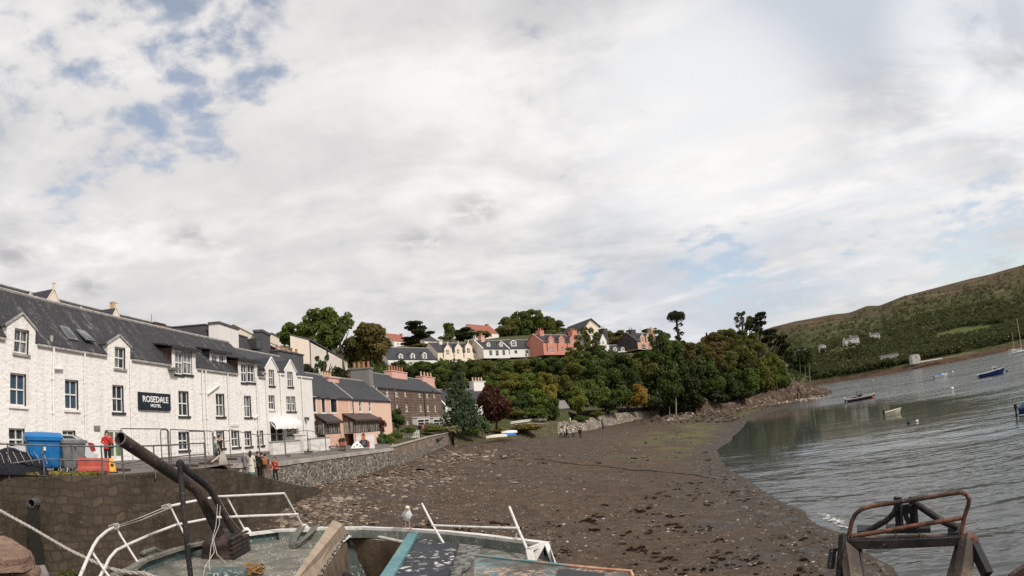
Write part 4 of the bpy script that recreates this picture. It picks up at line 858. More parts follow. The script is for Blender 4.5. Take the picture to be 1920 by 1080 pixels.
# cream flat block up the slope
kA, kB = at(582, 705, 84), at(653, 712, 112)
H6 = House('rendered_block', 'tall cream rendered block with stained flank behind the peach cottages', 'building', kA, kB, 8.5, wall=M_CREAM2, roof=M_SLATE2)
zt = H6.loc(600, 648)[1]
for r in ((631, 661, 636, 668), (630, 690, 637, 704), (612, 657, 616, 665)): H6.hole(r)
mb = MB(); H6.front(mb, 0, H6.L, -1, zt-.3, H6.holes); H6.B(mb, 'wall', M_CREAM2)
gl = H6.loc(582, 680)[0]; side = MB(); g0 = at(546, 690, 80); gloc = Vector((g0.x, g0.y, 0))-Vector((H6.O.x, H6.O.y, 0)); gx_, gy_ = gloc.dot(H6.t), gloc.dot(H6.n)
side.quad((gx_, gy_, -1), (-.002, 0, -1), (-.002, 0, zt), (gx_, gy_, zt)); H6.B(side, 'end_wall', M_CREAM); side = MB(); side.slab([(H6.L, 0, -1), (H6.L+1.2, 5, -1), (H6.L+1.2, 5, zt-1), (H6.L, 0, zt-.6)], (.1, 0, 0)); H6.B(side, 'flank_wall', M_BROWN)
mb = MB(); mb.slab([(gx_, gy_, zt), (-.1, -.1, zt), (H6.L+.1, -.1, zt-.3), (H6.L+1, 8, zt)], (0, 0, .18)); H6.B(mb, 'roof', M_GREYD)
for h in H6.holes: H6.window(h, 0, .16, frame=M_BROWNP, pane=M_GLASSD, bars=0)
H6.pipe(.2, 0, zt, m=M_DARKTRIM)
# ------------------------------------------------------------------ the two peach cottages
kA, kB = hs(51.0, 26.1), hs(73.5, 26.4)
K = House('cottage', 'peach cottage with white window surrounds and a brown lean-to porch, beside the white terrace', 'cottage', kA+(6.15,), Vector(kA+(6.15,)).lerp(Vector(kB+(6.15,)), .44), 6.15, wall=M_PINK, roof=M_SLATE2)
K.ze = K.loc(608, 746)[1]; K.zr = K.ze+2.7; K.yr = 3.2
WW = []
for r in ((579, 746, 592, 772), (603, 748, 609.5, 773), (620, 749, 631.5, 773), (580, 790, 592.5, 816)): WW.append(K.hole(r))
K.shell(K.ze, 6.4, K.zr, 3.2); K.ridge(M_LEAD)
for h in WW: K.window(h, 0, .14, frame=M_DARKTRIM, pane=M_GLASSD, bars=0, rail=False, fw=.06, surround=M_WHITE, sw=.16)
K.gutter([(0, K.L)]); K.pipe(K.L-.1, 0, K.ze, m=M_DARKTRIM)
a, b, c, d = K.rect((606, 706, 625, 730), 3.0)
K.chimney(a-.1, b, 2.3, 4.1, K.ze+.2, K.loc(606, 708, 3)[1]+.1, M_PINKSTACK, 4, M_BUFF, .6, .15)
M_PORCHG = glass('curtained_porch_glass', (.04, .042, .045), (.42, .38, .33), .85, .42)
# glazed porch under a lean-to roof
def porch(H, l, r, ztop, zeave, dep, low, skin, lowm, label=None, door=True):
    po = MB(); x0, x1 = l, r
    po.slab([(x0-.15, -dep-.25, zeave-.05), (x1+.15, -dep-.25, zeave-.05), (x1+.15, -.01, ztop), (x0-.15, -.01, ztop)], (0, 0, .12)); p = H.B(po, 'porch', skin)
    mb = MB(); mb.box(x0-.2, x1+.2, -dep-.3, -dep-.22, zeave-.14, zeave+.06)
    for x in (x0, x1):
        mb.slab([(x-.04, -dep, zeave-.1), (x-.04, -.01, zeave-.1), (x-.04, -.01, ztop-.06)], (.08, 0, 0))
    H.B(mb, 'porch_boards', M_BROWNP, p)
    mb = MB(); mb.box(x0, x1, -dep, -dep+.12, -.6, low); mb.box(x1-.12, x1, -dep+.12, -.01, -.6, low); H.B(mb, 'porch_wall', lowm, p)
    n = max(3, int((x1-x0)/.55)); mb = MB()
    for i in range(n+1):
        x = x0+(x1-x0-.09)*i/n; mb.box(x, x+.09, -dep+.02, -dep+.1, low+.005, zeave-.1)
    mb.box(x0+.09, x1-.09, -dep+.03, -dep+.09, low+.005, low+.07)
    H.B(mb, 'porch_frame', M_BROWNP, p)
    g = MB(); g.quad((x0, -dep+.06, low), (x1, -dep+.06, low), (x1, -dep+.06, zeave-.1), (x0, -dep+.06, zeave-.1))
    for x in (x0+.02, x1-.02): g.quad((x, -dep+.06, low), (x, -.02, low), (x, -.02, zeave-.1), (x, -dep+.06, zeave-.1))
    H.B(g, 'porch_pane', M_PORCHG, p); return p
x0 = K.loc(597, 790)[0]; zt = K.loc(610, 778)[1]; ze_ = K.loc(637, 792, -2.2)[1]
x0 = K.loc(611, 815, -1.0)[0]; porch(K, x0, K.loc(639, 812, -1.0)[0], zt, K.loc(637, 791, -1.0)[1], 1.0, K.loc(625, 814, -1.0)[1], M_SLATE3, M_PINK)
K2 = House('cottage', 'pale peach cottage with three narrow upper windows next to the brown stone house', 'cottage', Vector(kA+(6.1,)).lerp(Vector(kB+(6.1,)), .4405), kB+(6.1,), 6.1, wall=M_PINKPALE, roof=M_SLATE2)
K2.ze = K2.loc(670, 750)[1]; K2.ze = K.ze+.02; K2.zr = K2.ze+2.7; K2.yr = 3.2; WW = []
for r in ((655, 752, 660, 772), (673, 752.5, 678, 772), (691, 753, 695.5, 772)): WW.append(K2.hole(r))
big = K2.hole((649, 790, 661, 811))
K2.shell(K2.ze, 6.4, K2.zr, 3.2); K2.ridge(M_LEAD); K2.skews(M_LEAD, .25)
for h in WW: K2.window(h, 0, .14, frame=M_WHITE, pane=M_GLASSD, bars=0, fw=.07, surround=M_WHITE, sw=.14)
K2.window(big, 0, .14, frame=M_WHITE, pane=M_GLASS, bars=1, surround=M_BROWNP, sw=.1)
K2.gutter([(0, K2.L)])
x0 = K2.loc(646, 785)[0]; x1 = K2.loc(713, 785)[0]; zt = K2.loc(670, 777)[1]; ze_ = K2.loc(690, 787.5, -2.0)[1]
x0 = K2.loc(664, 805, -1.2)[0]; porch(K2, x0, min(K2.L+1.5, K2.loc(712, 800, -1.2)[0]), zt, K2.loc(690, 787, -1.2)[1], 1.2, K2.loc(685, 811, -1.2)[1], M_BROWNP, M_PINKPALE)
# ------------------------------------------------------------------ brown squared-stone house
bA, bB = at(707, 808, 87), at(832, 802, 117)
Bk = House('stone_house', 'three-storey brown squared-stone house with slate roof and white sash windows', 'house', bA, bB, 6.9, wall=M_BROWN, roof=M_SLATE2)
Bk.ze = Bk.loc(708, 727)[1]; Bk.zr = Bk.loc(705, 701, 3.8)[1]; Bk.yr = 3.8; WW = []; WB = []
for r in ((724, 729.5, 729, 743), (741, 730, 746, 744), (758.5, 731.5, 762, 744), (785, 734, 789, 745), (799.5, 735, 803, 746), (812.5, 735, 815.5, 746), (725.5, 755, 730.5, 772), (743, 757, 747.5, 773), (760.5, 756, 765, 772), (787, 757, 791, 772), (800.5, 757, 804.5, 772), (815, 758, 818, 772), (729, 787, 732.5, 804), (747, 795, 752, 812), (763, 787.5, 767, 803)): WW.append(Bk.hole(r))
Bk.shell(Bk.ze, 7.6, Bk.zr, 3.8, hip=0); Bk.skews(M_LEAD, .3); Bk.ridge(M_LEAD)
for h in WW: Bk.window(h, 0, .18, frame=M_WHITE, pane=M_GLASS, bars=1, fw=.13, sill=M_LEAD)
Bk.gutter([(0, Bk.L)], M_DARKTRIM)
for px in (741.5, 796): x = Bk.loc(px, 750)[0]; Bk.pipe(x-.35, 0, Bk.ze, m=M_GREYBIN if px < 750 else M_DARKTRIM, r=.08)
x = Bk.loc(705.5, 750)[0]; Bk.pipe(x+.12, 0, Bk.ze, m=M_WHITE, r=.08)
for (l, r) in ((783, 806), (813, 833)):
    a, b, c, d = Bk.rect((l, 783, r, 803), -.9); mb = MB(); z0_, z1_ = -.4, d
    mb.box(a, b, -.9, -.01, z0_, c+.6); mb.box(a, b, -.9, -.01, z1_-.35, z1_)
    for x, w in ((a, .25), (a+(b-a)*.54, .22), (b-.25, .25)): mb.box(x, x+w, -.9, -.02, c+.6, z1_-.35)
    mb.box(a-.1, b+.1, -1.0, -.01, z1_, z1_+.12); bay = Bk.B(mb, 'bay_window', M_WHITE)
    g = MB(); g.quad((a+.1, -.8, c+.6), (b-.1, -.8, c+.6), (b-.1, -.8, z1_-.35), (a+.1, -.8, z1_-.35)); Bk.B(g, 'pane', M_GLASSD, bay)
    g = MB(); zz = (c+.6+z1_-.35)/2; g.box(a+.25, a+(b-a)*.54, -.86, -.81, zz-.05, zz+.05); g.box(a+(b-a)*.54+.22, b-.25, -.86, -.81, zz-.05, zz+.05); Bk.B(g, 'glazing_bar', M_WHITE, bay)
a, b, c, d = Bk.rect((728, 700, 757, 716), 3.8)
Bk.chimney(a, b, 3.1, 4.5, Bk.ze+.6, Bk.loc(742, 697, 3.8)[1], M_PINKSTACK, 6, M_TERRA, .95, .17)
a, b, c, d = Bk.rect((787, 706, 811, 724), 3.8)
Bk.chimney(a, b, 3.1, 4.5, Bk.ze+.3, Bk.loc(800, 707, 3.8)[1], M_PINKSTACK, 4, M_BUFF, .95, .18)
# the broad grey stack that stands between the pale cottage and the stone house
a, b, c, d = K2.rect((661, 692, 694, 720), 4.0); zt = K2.loc(680, 692, 4)[1]
K2.chimney(K2.L-.9, K2.L+.5, 2.3, 4.9, 0, zt, M_GREYR, 4, M_TERRA, .8, .19, .2)
# white cottage hidden behind the fir and the copper tree
cA, cB = at(838, 800, 119), at(934, 797, 132)
Wc = House('white_cottage', 'white cottage half hidden behind the fir and the copper tree', 'cottage', cA, cB, 6.5, wall=M_WHITE, roof=M_SLATE2)
Wc.ze = Wc.loc(850, 760)[1]; Wc.zr = Wc.loc(860, 731, 3.5)[1]; Wc.yr = 3.5; WW = [Wc.hole(r) for r in ((846, 762, 850, 770), (838, 768, 841, 780), (862, 785, 868, 796), (905, 768, 909, 776), (927, 790, 932, 797))]
Wc.shell(Wc.ze, 7, Wc.zr, 3.5); Wc.skews(M_WHITE, .35); Wc.ridge(M_LEAD)
for h in WW: Wc.window(h, 0, .18, fw=.1)
a, b, c, d = Wc.rect((885, 715, 907, 735), 3.5); Wc.chimney(a, b, 3.0, 4.2, Wc.ze, Wc.loc(897, 715, 3.5)[1], M_SMOOTH, 4, M_BUFF, .9, .2)
a, b, c, d = Wc.rect((834, 728, 850, 738), 3.5); Wc.chimney(a, b, 3.0, 4.0, Wc.ze, d, M_SMOOTH, 0)
# small dark green shed
sA, sB = at(1042, 786, 137), at(1070, 784, 139)
Sh = House('shed', 'small dark green boarded shed with grey roof at the foot of the woods', 'shed', sA, sB, 4.6, wall=M_GREENSHED, roof=M_GREYR)
Sh.ze = Sh.loc(1060, 766)[1]; Sh.zr = Sh.loc(1060, 751, 2)[1]; Sh.shell(Sh.ze, 4, Sh.zr); mb = MB(); a, b, c, d = Sh.rect((1047, 783, 1070, 788), -.3); mb.box(a, b, -.35, -.02, c-.5, d-.2); Sh.B(mb, 'footing', M_WHITE)
mb = MB(); mb.box(Sh.L*.55, Sh.L*.55+1.0, -.06, -.01, .2, 2.2); Sh.B(mb, 'door', M_GREENSHED)

# ------------------------------------------------------------------ the terrace of houses along the top of the slope
def small_dormer(H, px, py0, py1, w, arch=True, wall=None):
    """little white dormer standing on the roof slope"""
    x, y, z = H.onroof(px, py1); a, b = x-w/2, x+w/2; y = max(y-.1, .15); zt = H.loc(px, py0, y)[1]
    h = (a+.22, b-.22, z+.15, zt-.45); H.box_dormer_small = None
    m = (H.zr-H.ze)/H.yr; mb = MB(); zs = zt-.35; H.front(mb, a, b, z, zs, [h], y, .12); mb.poly([(a, y, zs), (b, y, zs), ((a+b)/2, y, zt)])
    yb = lambda q: (q-H.ze)/m+.15
    for xx in (a, b): mb.poly([(xx, y, z), (xx, y, zs), (xx, yb(zs), zs)])
    d = H.B(mb, 'dormer', wall or M_WHITE); r = MB()
    for xx, sg in ((a, -1), (b, 1)): r.slab([(xx+sg*.14, y-.1, zs-.1), ((a+b)/2, y-.1, zt+.05), ((a+b)/2, yb(zt), zt+.05), (xx+sg*.14, yb(zs), zs-.1)], (0, 0, .1))
    H.B(r, 'dormer_roof', H.roof, d); H.window(h, y, .12, fw=.09)
def village(name, label, A, B, z0, wall, roof, eave, ridge, D, wins=(), frame=None, pane=None, sw=None, fw=.12, skew=None, trim=None, dorm=(), small=(), chim=(), yr=None, gutter=True, shell=True, finial=False, pre=None, arch=()):
    H = House(name, label, 'house', A, B, z0, 'houses of the hillside terrace', wall=wall, roof=roof, trim=trim or M_WHITE)
    H.D = D; H.yr = yr or D/2; H.ze = H.loc(*eave)[1]; H.zr = H.loc(ridge[0], ridge[1], H.yr)[1]
    hs_ = [H.hole(r) for r in wins]; dd = []
    for xl, xr, zs, pk, r in dorm:
        h = H.rect(r); H.holes.append((h[0], h[1], h[2], H.ze+.5)); dd.append((H.loc(xl, zs)[0], H.loc(xr, zs)[0], max(H.loc(r[0], zs)[1], h[3]+.04), H.loc((xl+xr)/2, pk)[1], h))
    H.shell(H.ze, D, H.zr, H.yr)
    for a, b, zs, zp, h in dd: H.gable_dormer(a, b, zs, zp, h, finial=finial); H.window(h, 0, .16, fw=fw, frame=frame, pane=pane)
    for h in hs_: H.window(h, 0, .16, fw=fw, frame=frame, pane=pane, surround=sw, sw=.18)
    for s_ in small: small_dormer(H, *s_)
    if skew: H.skews(skew, .35)
    H.ridge(M_LEAD, .12)
    for (r, y0, y1, m, pots, pm) in chim: a, b, c, d = H.rect(r, (y0+y1)/2); H.chimney(a, b, y0, y1, H.ze, d, m, pots, pm, .8, .2, .18)
    if gutter: H.gutter([(0, H.L)] if not dd else [(0, dd[0][0]-.15)]+[(dd[i][1]+.15, dd[i+1][0]-.15) for i in range(len(dd)-1)]+[(dd[-1][1]+.15, H.L)])
    return H
V1 = village('guest_house', 'long low white house with plain grey roof and three tiny white dormers', at(728, 689, 150), at(820, 682, 158), 23.5, M_WHITE, M_SLATE2, (775, 674), (775, 653), 8,
    wins=((773, 682, 780, 687), (796, 680.5, 801, 684.5)), small=((754, 662, 675.5, 1.25), (775.5, 661, 674.5, 1.25), (797, 659.5, 673.5, 1.25)), frame=M_DARKTRIM, pane=M_GLASSD)
w = V1.rect((766, 677.5, 786.5, 681)); mb = MB(); rr = random.Random(4); x = w[0]
while x < w[1]:
    q = rr.uniform(.12, .26); mb.box(x, x+q, -.05, -.005, w[2]+.05, w[3]-.05); x += q+rr.uniform(.08, .3)
V1.B(mb, 'lettering', M_LEAD)
V2 = village('cream_house', 'cream house with three pointed wall gables topped by finials', at(822, 683, 163), at(897, 677, 171), 24.8, M_CREAM, M_SLATE2, (826, 660), (856, 644), 8,
    wins=((838, 674.5, 844, 681), (859, 673, 865, 679), (876, 671.5, 883, 677), (823.5, 662, 825.5, 666), (892, 658, 895, 662)), dorm=((833, 847, 655, 645.5, (836.5, 656, 842.5, 665.5)), (853, 866.5, 653, 644, (856.5, 655, 861.5, 664)), (872, 885, 650, 642.5, (875.5, 653, 881.5, 662.5))), frame=M_CREAM2, trim=M_CREAM, finial=True,
    chim=(((821, 639, 826.5, 650), 3.2, 4.8, M_CREAM, 0, None), ((888, 634, 893.5, 648), 3.2, 4.8, M_CREAM, 2, M_BUFF)))
for px in (831, 851, 869.5, 888.5): V2.pipe(V2.loc(px, 665)[0], 0, V2.ze, m=M_DARKTRIM, r=.09)
V3 = village('white_house', 'white terrace house with cream left gable and two tiny dormers', at(907.5, 676, 168), at(957, 673, 174), 25.4, M_WHITE, M_SLATE2, (930, 654.5), (930, 639), 7.6,
    wins=((917.5, 657, 923, 666.5), (929.5, 657, 935, 667), (942, 656.5, 947, 666)), small=((916, 640.5, 650, 1.2), (939.5, 640, 650, 1.2)), frame=M_GREYBIN, skew=M_CREAM, chim=(((899, 630, 905.5, 643), 3, 4.6, M_PINKSTACK, 2, M_TERRA),))
gl = MB(); gl.poly([(-.012, 0, -1), (-.012, V3.D, -1), (-.012, V3.D, V3.ze), (-.012, V3.yr, V3.zr), (-.012, 0, V3.ze)]); V3.B(gl, 'end_wall', M_CREAM2)
V3b = village('white_house', 'white terrace house with two gabled white dormers next to the salmon one', at(957.3, 673, 174.05), at(1019, 671, 181), 25.6, M_WHITE, M_SLATE2, (990, 653.5), (990, 638), 7.6,
    wins=((964.5, 657, 970, 663), (985, 656.5, 990.5, 663), (1003, 656, 1008, 662), (985, 663.5, 988, 672)), small=((963.5, 636.5, 649.5, 1.9), (998, 636.5, 650, 1.9)), frame=M_GREYBIN)
V4 = village('salmon_house', 'salmon red house with three wall dormers and two tall chimneys', at(1021, 672, 174), at(1082, 668, 184), 25.4, M_RED, M_SLATE2, (1040, 642), (1046, 628.5), 8,
    wins=((1031, 651, 1034.5, 661), (1035.5, 651, 1039, 661), (1053, 650, 1058, 659.5), (1072, 650, 1077, 659)), dorm=((1028.5, 1038.5, 637, 629.5, (1031.5, 635.5, 1035.5, 643)), (1048, 1058, 636.5, 629, (1051.5, 635, 1055.5, 643)), (1068.5, 1078.5, 636.5, 629, (1072, 635, 1076, 642.5))), trim=M_RED, skew=M_RED,
    chim=(((1008.5, 620, 1016, 634), 3.1, 4.9, M_RED, 2, M_TERRA), ((1069, 620, 1078, 632), 3.1, 4.9, M_RED, 2, M_TERRA)))
for px in (1026, 1045.5, 1064): V4.pipe(V4.loc(px, 655)[0], 0, V4.ze, m=M_DARKTRIM, r=.09)
V6 = village('white_house', 'white steep gabled house showing through the trees right of the salmon house', at(1100, 668, 186), at(1143.5, 664, 196), 26, M_WHITE, M_SLATE2, (1125, 645), (1120, 630), 8,
    wins=((1108, 648, 1113, 657), (1122, 647, 1127, 656), (1134, 647, 1138, 654)), dorm=((1104, 1114, 640, 629, (1107, 640, 1111, 646)), (1125.5, 1137, 639, 627, (1129, 640, 1133, 646)),), chim=(((1127, 617, 1135, 634), 3, 5, M_DARKST, 2, M_BUFF),))
V7 = village('low_house', 'low grey-roofed house with dark framed white dormers', at(1145.5, 665, 197), at(1186, 662, 203), 26.3, M_SMOOTH, M_SLATE2, (1165, 660.5), (1165, 647), 7,
    wins=((1156, 663, 1161, 666),), small=((1153.5, 650, 659, 1.5), (1168, 650, 658.5, 1.5), (1180, 649, 657, 1.5)))
V8 = village('orange_house', 'orange house with dark stone gable and three wall dormers beside the tall monkey puzzle tree', at(1197.5, 662, 199), at(1246, 656, 213), 26.2, M_ORANGE, M_SLATE2, (1200, 640.5), (1205, 625.5), 8.4,
    wins=((1203.5, 646, 1211, 655.5), (1216, 646, 1219.5, 655), (1228, 645, 1234, 654)), dorm=((1201, 1209, 635, 627, (1203.5, 633, 1207, 641)), (1211.5, 1219.5, 634.5, 626.5, (1214, 632.5, 1217.5, 640.5)), (1222, 1230, 634, 626, (1224.5, 632, 1228, 640))), trim=M_CREAM, skew=M_DARKST,
    chim=(((1179, 619, 1188, 633), 3.2, 5.2, M_DARKST, 2, M_BUFF), ((1218, 617, 1224, 632), 3.3, 5, M_ORANGE, 2, M_BUFF)))
gl = MB(); gl.poly([(-.012, 0, -1), (-.012, V8.D, -1), (-.012, V8.D, V8.ze), (-.012, V8.yr, V8.zr), (-.012, 0, V8.ze)]); V8.B(gl, 'end_wall', M_DARKST)
for H, xs_ in ((V1, .9), (V2, .5), (V3, .95), (V3b, .45), (V4, .3), (V8, .55), (Bk, .62), (K, .3)):
    x = H.L*xs_; mb = MB(); z = H.zr+.1; mb.tube([(x, H.yr, z-.3), (x, H.yr, z+2.0)], .035, 5); mb.tube([(x-.55, H.yr, z+1.85), (x+.55, H.yr, z+1.85)], .025, 4)
    for k in range(5): q = x-.5+k*.25; mb.tube([(q, H.yr-.28, z+1.85), (q, H.yr+.28, z+1.85)], .016, 4)
    H.B(mb, 'aerial', M_STEEL)
for H in (V3, V3b, V1): H.pipe(H.L-.25, 0, H.ze, m=M_DARKTRIM, r=.08)
# houses higher up
def plainhouse(name, label, A, B, z0, wall, roof, eave, ridge, D, wins=(), chim=(), skew=None):
    H = House(name, label, 'house', A, B, z0, wall=wall, roof=roof); H.D = D; H.yr = D/2; H.ze = H.loc(*eave)[1]; H.zr = H.loc(ridge[0], ridge[1], H.yr)[1]; hs_ = [H.hole(r) for r in wins]
    H.shell(H.ze, D, H.zr)
    for h in hs_: H.window(h, 0, .16, fw=.12, pane=M_GLASSD)
    for (r, y0, y1, m, pots) in chim: a, b, c, d = H.rect(r, (y0+y1)/2); H.chimney(a, b, y0, y1, H.ze, d, m, pots, M_TERRA, .8, .2, .18)
    return H
V5 = House('gabled_house', 'pale cream house with wide front gable and balcony high on the hill', 'house', at(1098, 624, 226), at(1124, 622, 229), 33, wall=M_CREAM, roof=M_SLATE2)
V5.ze = V5.loc(1100, 612)[1]; zp = V5.loc(1109.5, 598)[1]; L = V5.L; D = 19
h1 = V5.hole((1104.5, 613, 1111, 620)); mb = MB(); V5.front(mb, 0, L, -2, V5.ze, V5.holes); mb.poly([(0, 0, V5.ze), (L, 0, V5.ze), (L*.45, 0, zp)]); mb.quad((0, 0, -2), (0, 0, V5.ze), (0, D, V5.ze), (0, D, -2)); mb.quad((L, 0, -2), (L, D, -2), (L, D, V5.ze), (L, 0, V5.ze)); V5.B(mb, 'wall', M_CREAM)
mb = MB()
for x, sg in ((0, -1), (L, 1)):
    k = (zp-V5.ze)/abs(L*.45-x); mb.slab([(x+sg*.7, -.6, V5.ze-k*.7), (L*.45, -.6, zp), (L*.45, D, zp), (x+sg*.7, D, V5.ze-k*.7)], (0, 0, .22))
V5.B(mb, 'roof', M_SLATE3); V5.window(h1, 0, .16, fw=.2, frame=M_WHITE, pane=M_GLASSD)
for i in range(4):
    mb = MB(); y = 2+i*4; mb.box(-.06, -.01, y, y+2.0, V5.ze-2.2, V5.ze-.5); w = V5.B(mb, 'window', M_WHITE); q = MB(); q.quad((-.065, y+.2, V5.ze-2.0), (-.065, y+1.8, V5.ze-2.0), (-.065, y+1.8, V5.ze-.7), (-.065, y+.2, V5.ze-.7)); V5.B(q, 'pane', M_GLASSD, w)
mb = MB(); mb.box(L*.68, L+.1, -1.4, -.01, V5.ze-2.6, V5.ze-2.45); mb.box(L*.68, L*.68+.1, -1.4, -1.3, V5.ze-2.45, V5.ze+.1); mb.box(L, L+.1, -1.4, -1.3, V5.ze-2.45, V5.ze+.1); mb.box(L*.68, L+.1, -1.38, -1.32, V5.ze-1.5, V5.ze-1.4); V5.B(mb, 'balcony', M_WHITE)
plainhouse('bungalow', 'small house with bright red tiled roof left of the dark pine', at(739, 652, 205), at(764, 650, 210), 30, M_SMOOTH, M_REDTILE, (748, 641), (752, 628), 8, ((745, 643, 748, 648),), (((751, 626, 753.5, 632), 3.5, 4.5, M_RED, 0),))
plainhouse('bungalow', 'red tiled roof house below the hilltop wood', at(893, 638, 235), at(936, 635, 245), 32, M_CREAM2, M_REDTILE, (914, 625.5), (914, 611), 9, ((914, 627, 919, 631),), (((911, 608, 914.5, 615), 4, 5, M_TERRA, 0),))
Gw = plainhouse('gabled_house', 'white gabled house end showing left of the long low white house', at(729, 690, 166), at(744, 688, 176), 22, M_WHITE, M_SLATE2, (733, 658), (736, 645), 9); 
plainhouse('bungalow', 'brown roofed house behind the pine above the cream gabled house', at(797, 656, 205), at(826, 655, 210), 30, M_CREAM2, M_SLATE3, (815, 641), (812, 631), 9)
# houses far across the water
M_FARW = plain('far_white_wall', (.55, .52, .48), (.44, .41, .37), .3, .8, .05)
def farhouse(label, x0, x1, ytop, yeave, ybase, d, chim=True, roof=None):
    H = House('far_house', label, 'house', at(x0, ybase, d), at(x1, ybase-(x1-x0)*.12, d+4), float(at((x0+x1)/2, ybase, d).z)-2, 'houses across the loch', wall=M_FARW, roof=roof or M_GREYD)
    H.D = 8; H.yr = 4; H.ze = H.loc((x0+x1)/2, yeave)[1]; H.zr = H.loc((x0+x1)/2, ytop, 4)[1]; n = max(1, int(H.L/6)); w = []
    for i in range(n): x = H.L*(i+.5)/n; w.append((x-.9, x+.9, H.ze-2.3, H.ze-.6))
    H.holes = list(w); H.shell(H.ze, 8, H.zr)
    for h in w: H.window(h, 0, .2, bars=0, rail=False, fw=.15, pane=M_GLASSD)
    if chim: H.chimney(.3, 1.9, 3.3, 4.7, H.ze, H.zr+1.4, M_FARW, 0)
farhouse('white house with two chimneys among trees across the loch', 1584, 1598, 634.5, 638, 643, 800)
farhouse('taller white house beside it across the loch, partly yellowish', 1597, 1612, 629, 634, 645, 806)
farhouse('white gabled house alone higher up the far slope', 1633, 1650, 624, 628, 633, 860)
farhouse('long low white house with dark roof near the far shore', 1650, 1686, 664, 668, 673, 668, False, M_GREYD)
farhouse('white shed-like house on the far shore by a slip', 1711, 1726, 664, 667.5, 676, 640, False, M_GREYR)
farhouse('tiny white house in the trees across the loch above the point', 1543, 1549, 645, 648, 654, 760, False)
farhouse('pale house glimpsed through trunks above the rocky point', 1494, 1515, 655, 658, 664, 690, False)
mb = MB(); p = [at(1718, 679, 634), at(1766, 671.5, 634), at(1768, 673, 631), at(1722, 681, 631)]; mb.slab(p, (0, 0, .4)); struct(tag(mb.build('slip', M_CONC), 'pale concrete slip on the far shore', 'slip'))
# ------------------------------------------------------------------ trees and bushes
def leaf_mesh(name, lobes, n, size, seed, droop=0.0, inner=.72, elong=1.0):
    """n leaf-sized faces spread over the outsides of the lobes [(cx, cy, cz, rx, ry, rz)]"""
    g = np.random.default_rng(seed); L = np.array(lobes, float); w = (L[:, 3]*L[:, 4]*L[:, 5])**(2/3); w /= w.sum()
    k = g.choice(len(L), n, p=w); d = g.normal(size=(n, 3)); d /= np.linalg.norm(d, axis=1)[:, None]; d[:, 2] = np.where((d[:, 2] < -.3) & (g.random(n) < .6), -d[:, 2], d[:, 2])
    rr = inner+(1.06-inner)*g.random(n)**.6
    c = L[k, :3]+d*L[k, 3:6]*rr[:, None]
    nr = d*.9+g.normal(size=(n, 3))*.55+np.array([0, 0, .25]); nr /= np.linalg.norm(nr, axis=1)[:, None]
    a = np.cross(nr, g.normal(size=(n, 3))); a /= np.linalg.norm(a, axis=1)[:, None]; b = np.cross(nr, a)
    s = size*g.uniform(.6, 1.35, n)[:, None]; a = a*s*elong; b = b*s*.75
    bend = nr*s*.25
    V = np.stack([c-a, c-b+bend*.5, c+a-bend, c+b+bend*.5], 1).reshape(-1, 3); V[:, 2] -= droop*np.abs(g.normal(size=len(V)))
    me = bpy.data.meshes.new(name); me.vertices.add(4*n); me.vertices.foreach_set('co', V.ravel()); me.loops.add(4*n); me.loops.foreach_set('vertex_index', np.arange(4*n, dtype=np.int32))
    me.polygons.add(n); me.polygons.foreach_set('loop_start', np.arange(0, 4*n, 4, dtype=np.int32)); me.polygons.foreach_set('loop_total', np.full(n, 4, dtype=np.int32)); me.update(calc_edges=True); me.materials.append(M_LEAF); return me
def lobes_round(seed, n, spread=.68, r=(.22, .42), zmin=-.8, flat=1.0):
    g = random.Random(seed); out = []
    for i in range(n):
        while True:
            x, y, z = (g.uniform(-1, 1) for _ in range(3))
            q = x*x+y*y+z*z
            if .25 < q < 1 and z > zmin: break
        q = math.sqrt(q); k = spread*(.8+.3*g.random()); r_ = g.uniform(*r)*(1.15-.25*abs(z)); out.append((x/q*k, y/q*k, z/q*k*flat, r_, r_, r_*.85))
    out.append((0, 0, -.05, .5, .5, .5)); return out
CROWN = {}
for i in range(4): CROWN['broad%d' % i] = leaf_mesh('crown', lobes_round(10+i, 30, .76, (.13, .40), -.85), 5600, .07, 10+i, inner=.6)
for i in range(2): CROWN['open%d' % i] = leaf_mesh('crown', lobes_round(30+i, 15, .8, (.14, .27), -.7)[:-1]+[(0, 0, .1, .25, .25, .3)], 2000, .062, 30+i, inner=.5)
for i in range(2): CROWN['bush%d' % i] = leaf_mesh('crown', lobes_round(50+i, 12, .6, (.3, .5), -.3), 1500, .10, 50+i)
def cone_lobes(seed, n=26):
    g = random.Random(seed); out = []
    for i in range(n):
        z = -1+2*(i+.5)/n; rad_ = .95*(1-(z+1)/2)**.75+.06
        for k in range(3): a = g.uniform(0, 2*PI); q = rad_*g.uniform(.35, .75); s = rad_*g.uniform(.34, .5)+.05; out.append((math.cos(a)*q, math.sin(a)*q, z, s, s, s*.42+.03))
    return out
for i in range(2): CROWN['fir%d' % i] = leaf_mesh('crown', cone_lobes(70+i), 4200, .06, 70+i, droop=.03)
def pine_lobes(seed):
    g = random.Random(seed); out = []
    for i in range(15):
        z = g.uniform(-.6, .9); q = (1-.5*abs(z-.1))*g.uniform(.2, .8); a = g.uniform(0, 2*PI); s = g.uniform(.25, .42); out.append((math.cos(a)*q, math.sin(a)*q, z, s, s, s*.4))
    return out
for i in range(2): CROWN['pine%d' % i] = leaf_mesh('crown', pine_lobes(90+i), 3000, .07, 90+i)
CROWN['dome'] = leaf_mesh('crown', [(math.cos(a)*q, math.sin(a)*q, .25-q*q*.55+random.Random(int(a*99)).uniform(-.1, .1), .34, .34, .42) for q, n in ((.15, 3), (.45, 7), (.68, 11)) for a in [2*PI*k/n+q for k in range(n)]], 5200, .05, 5, droop=.06)
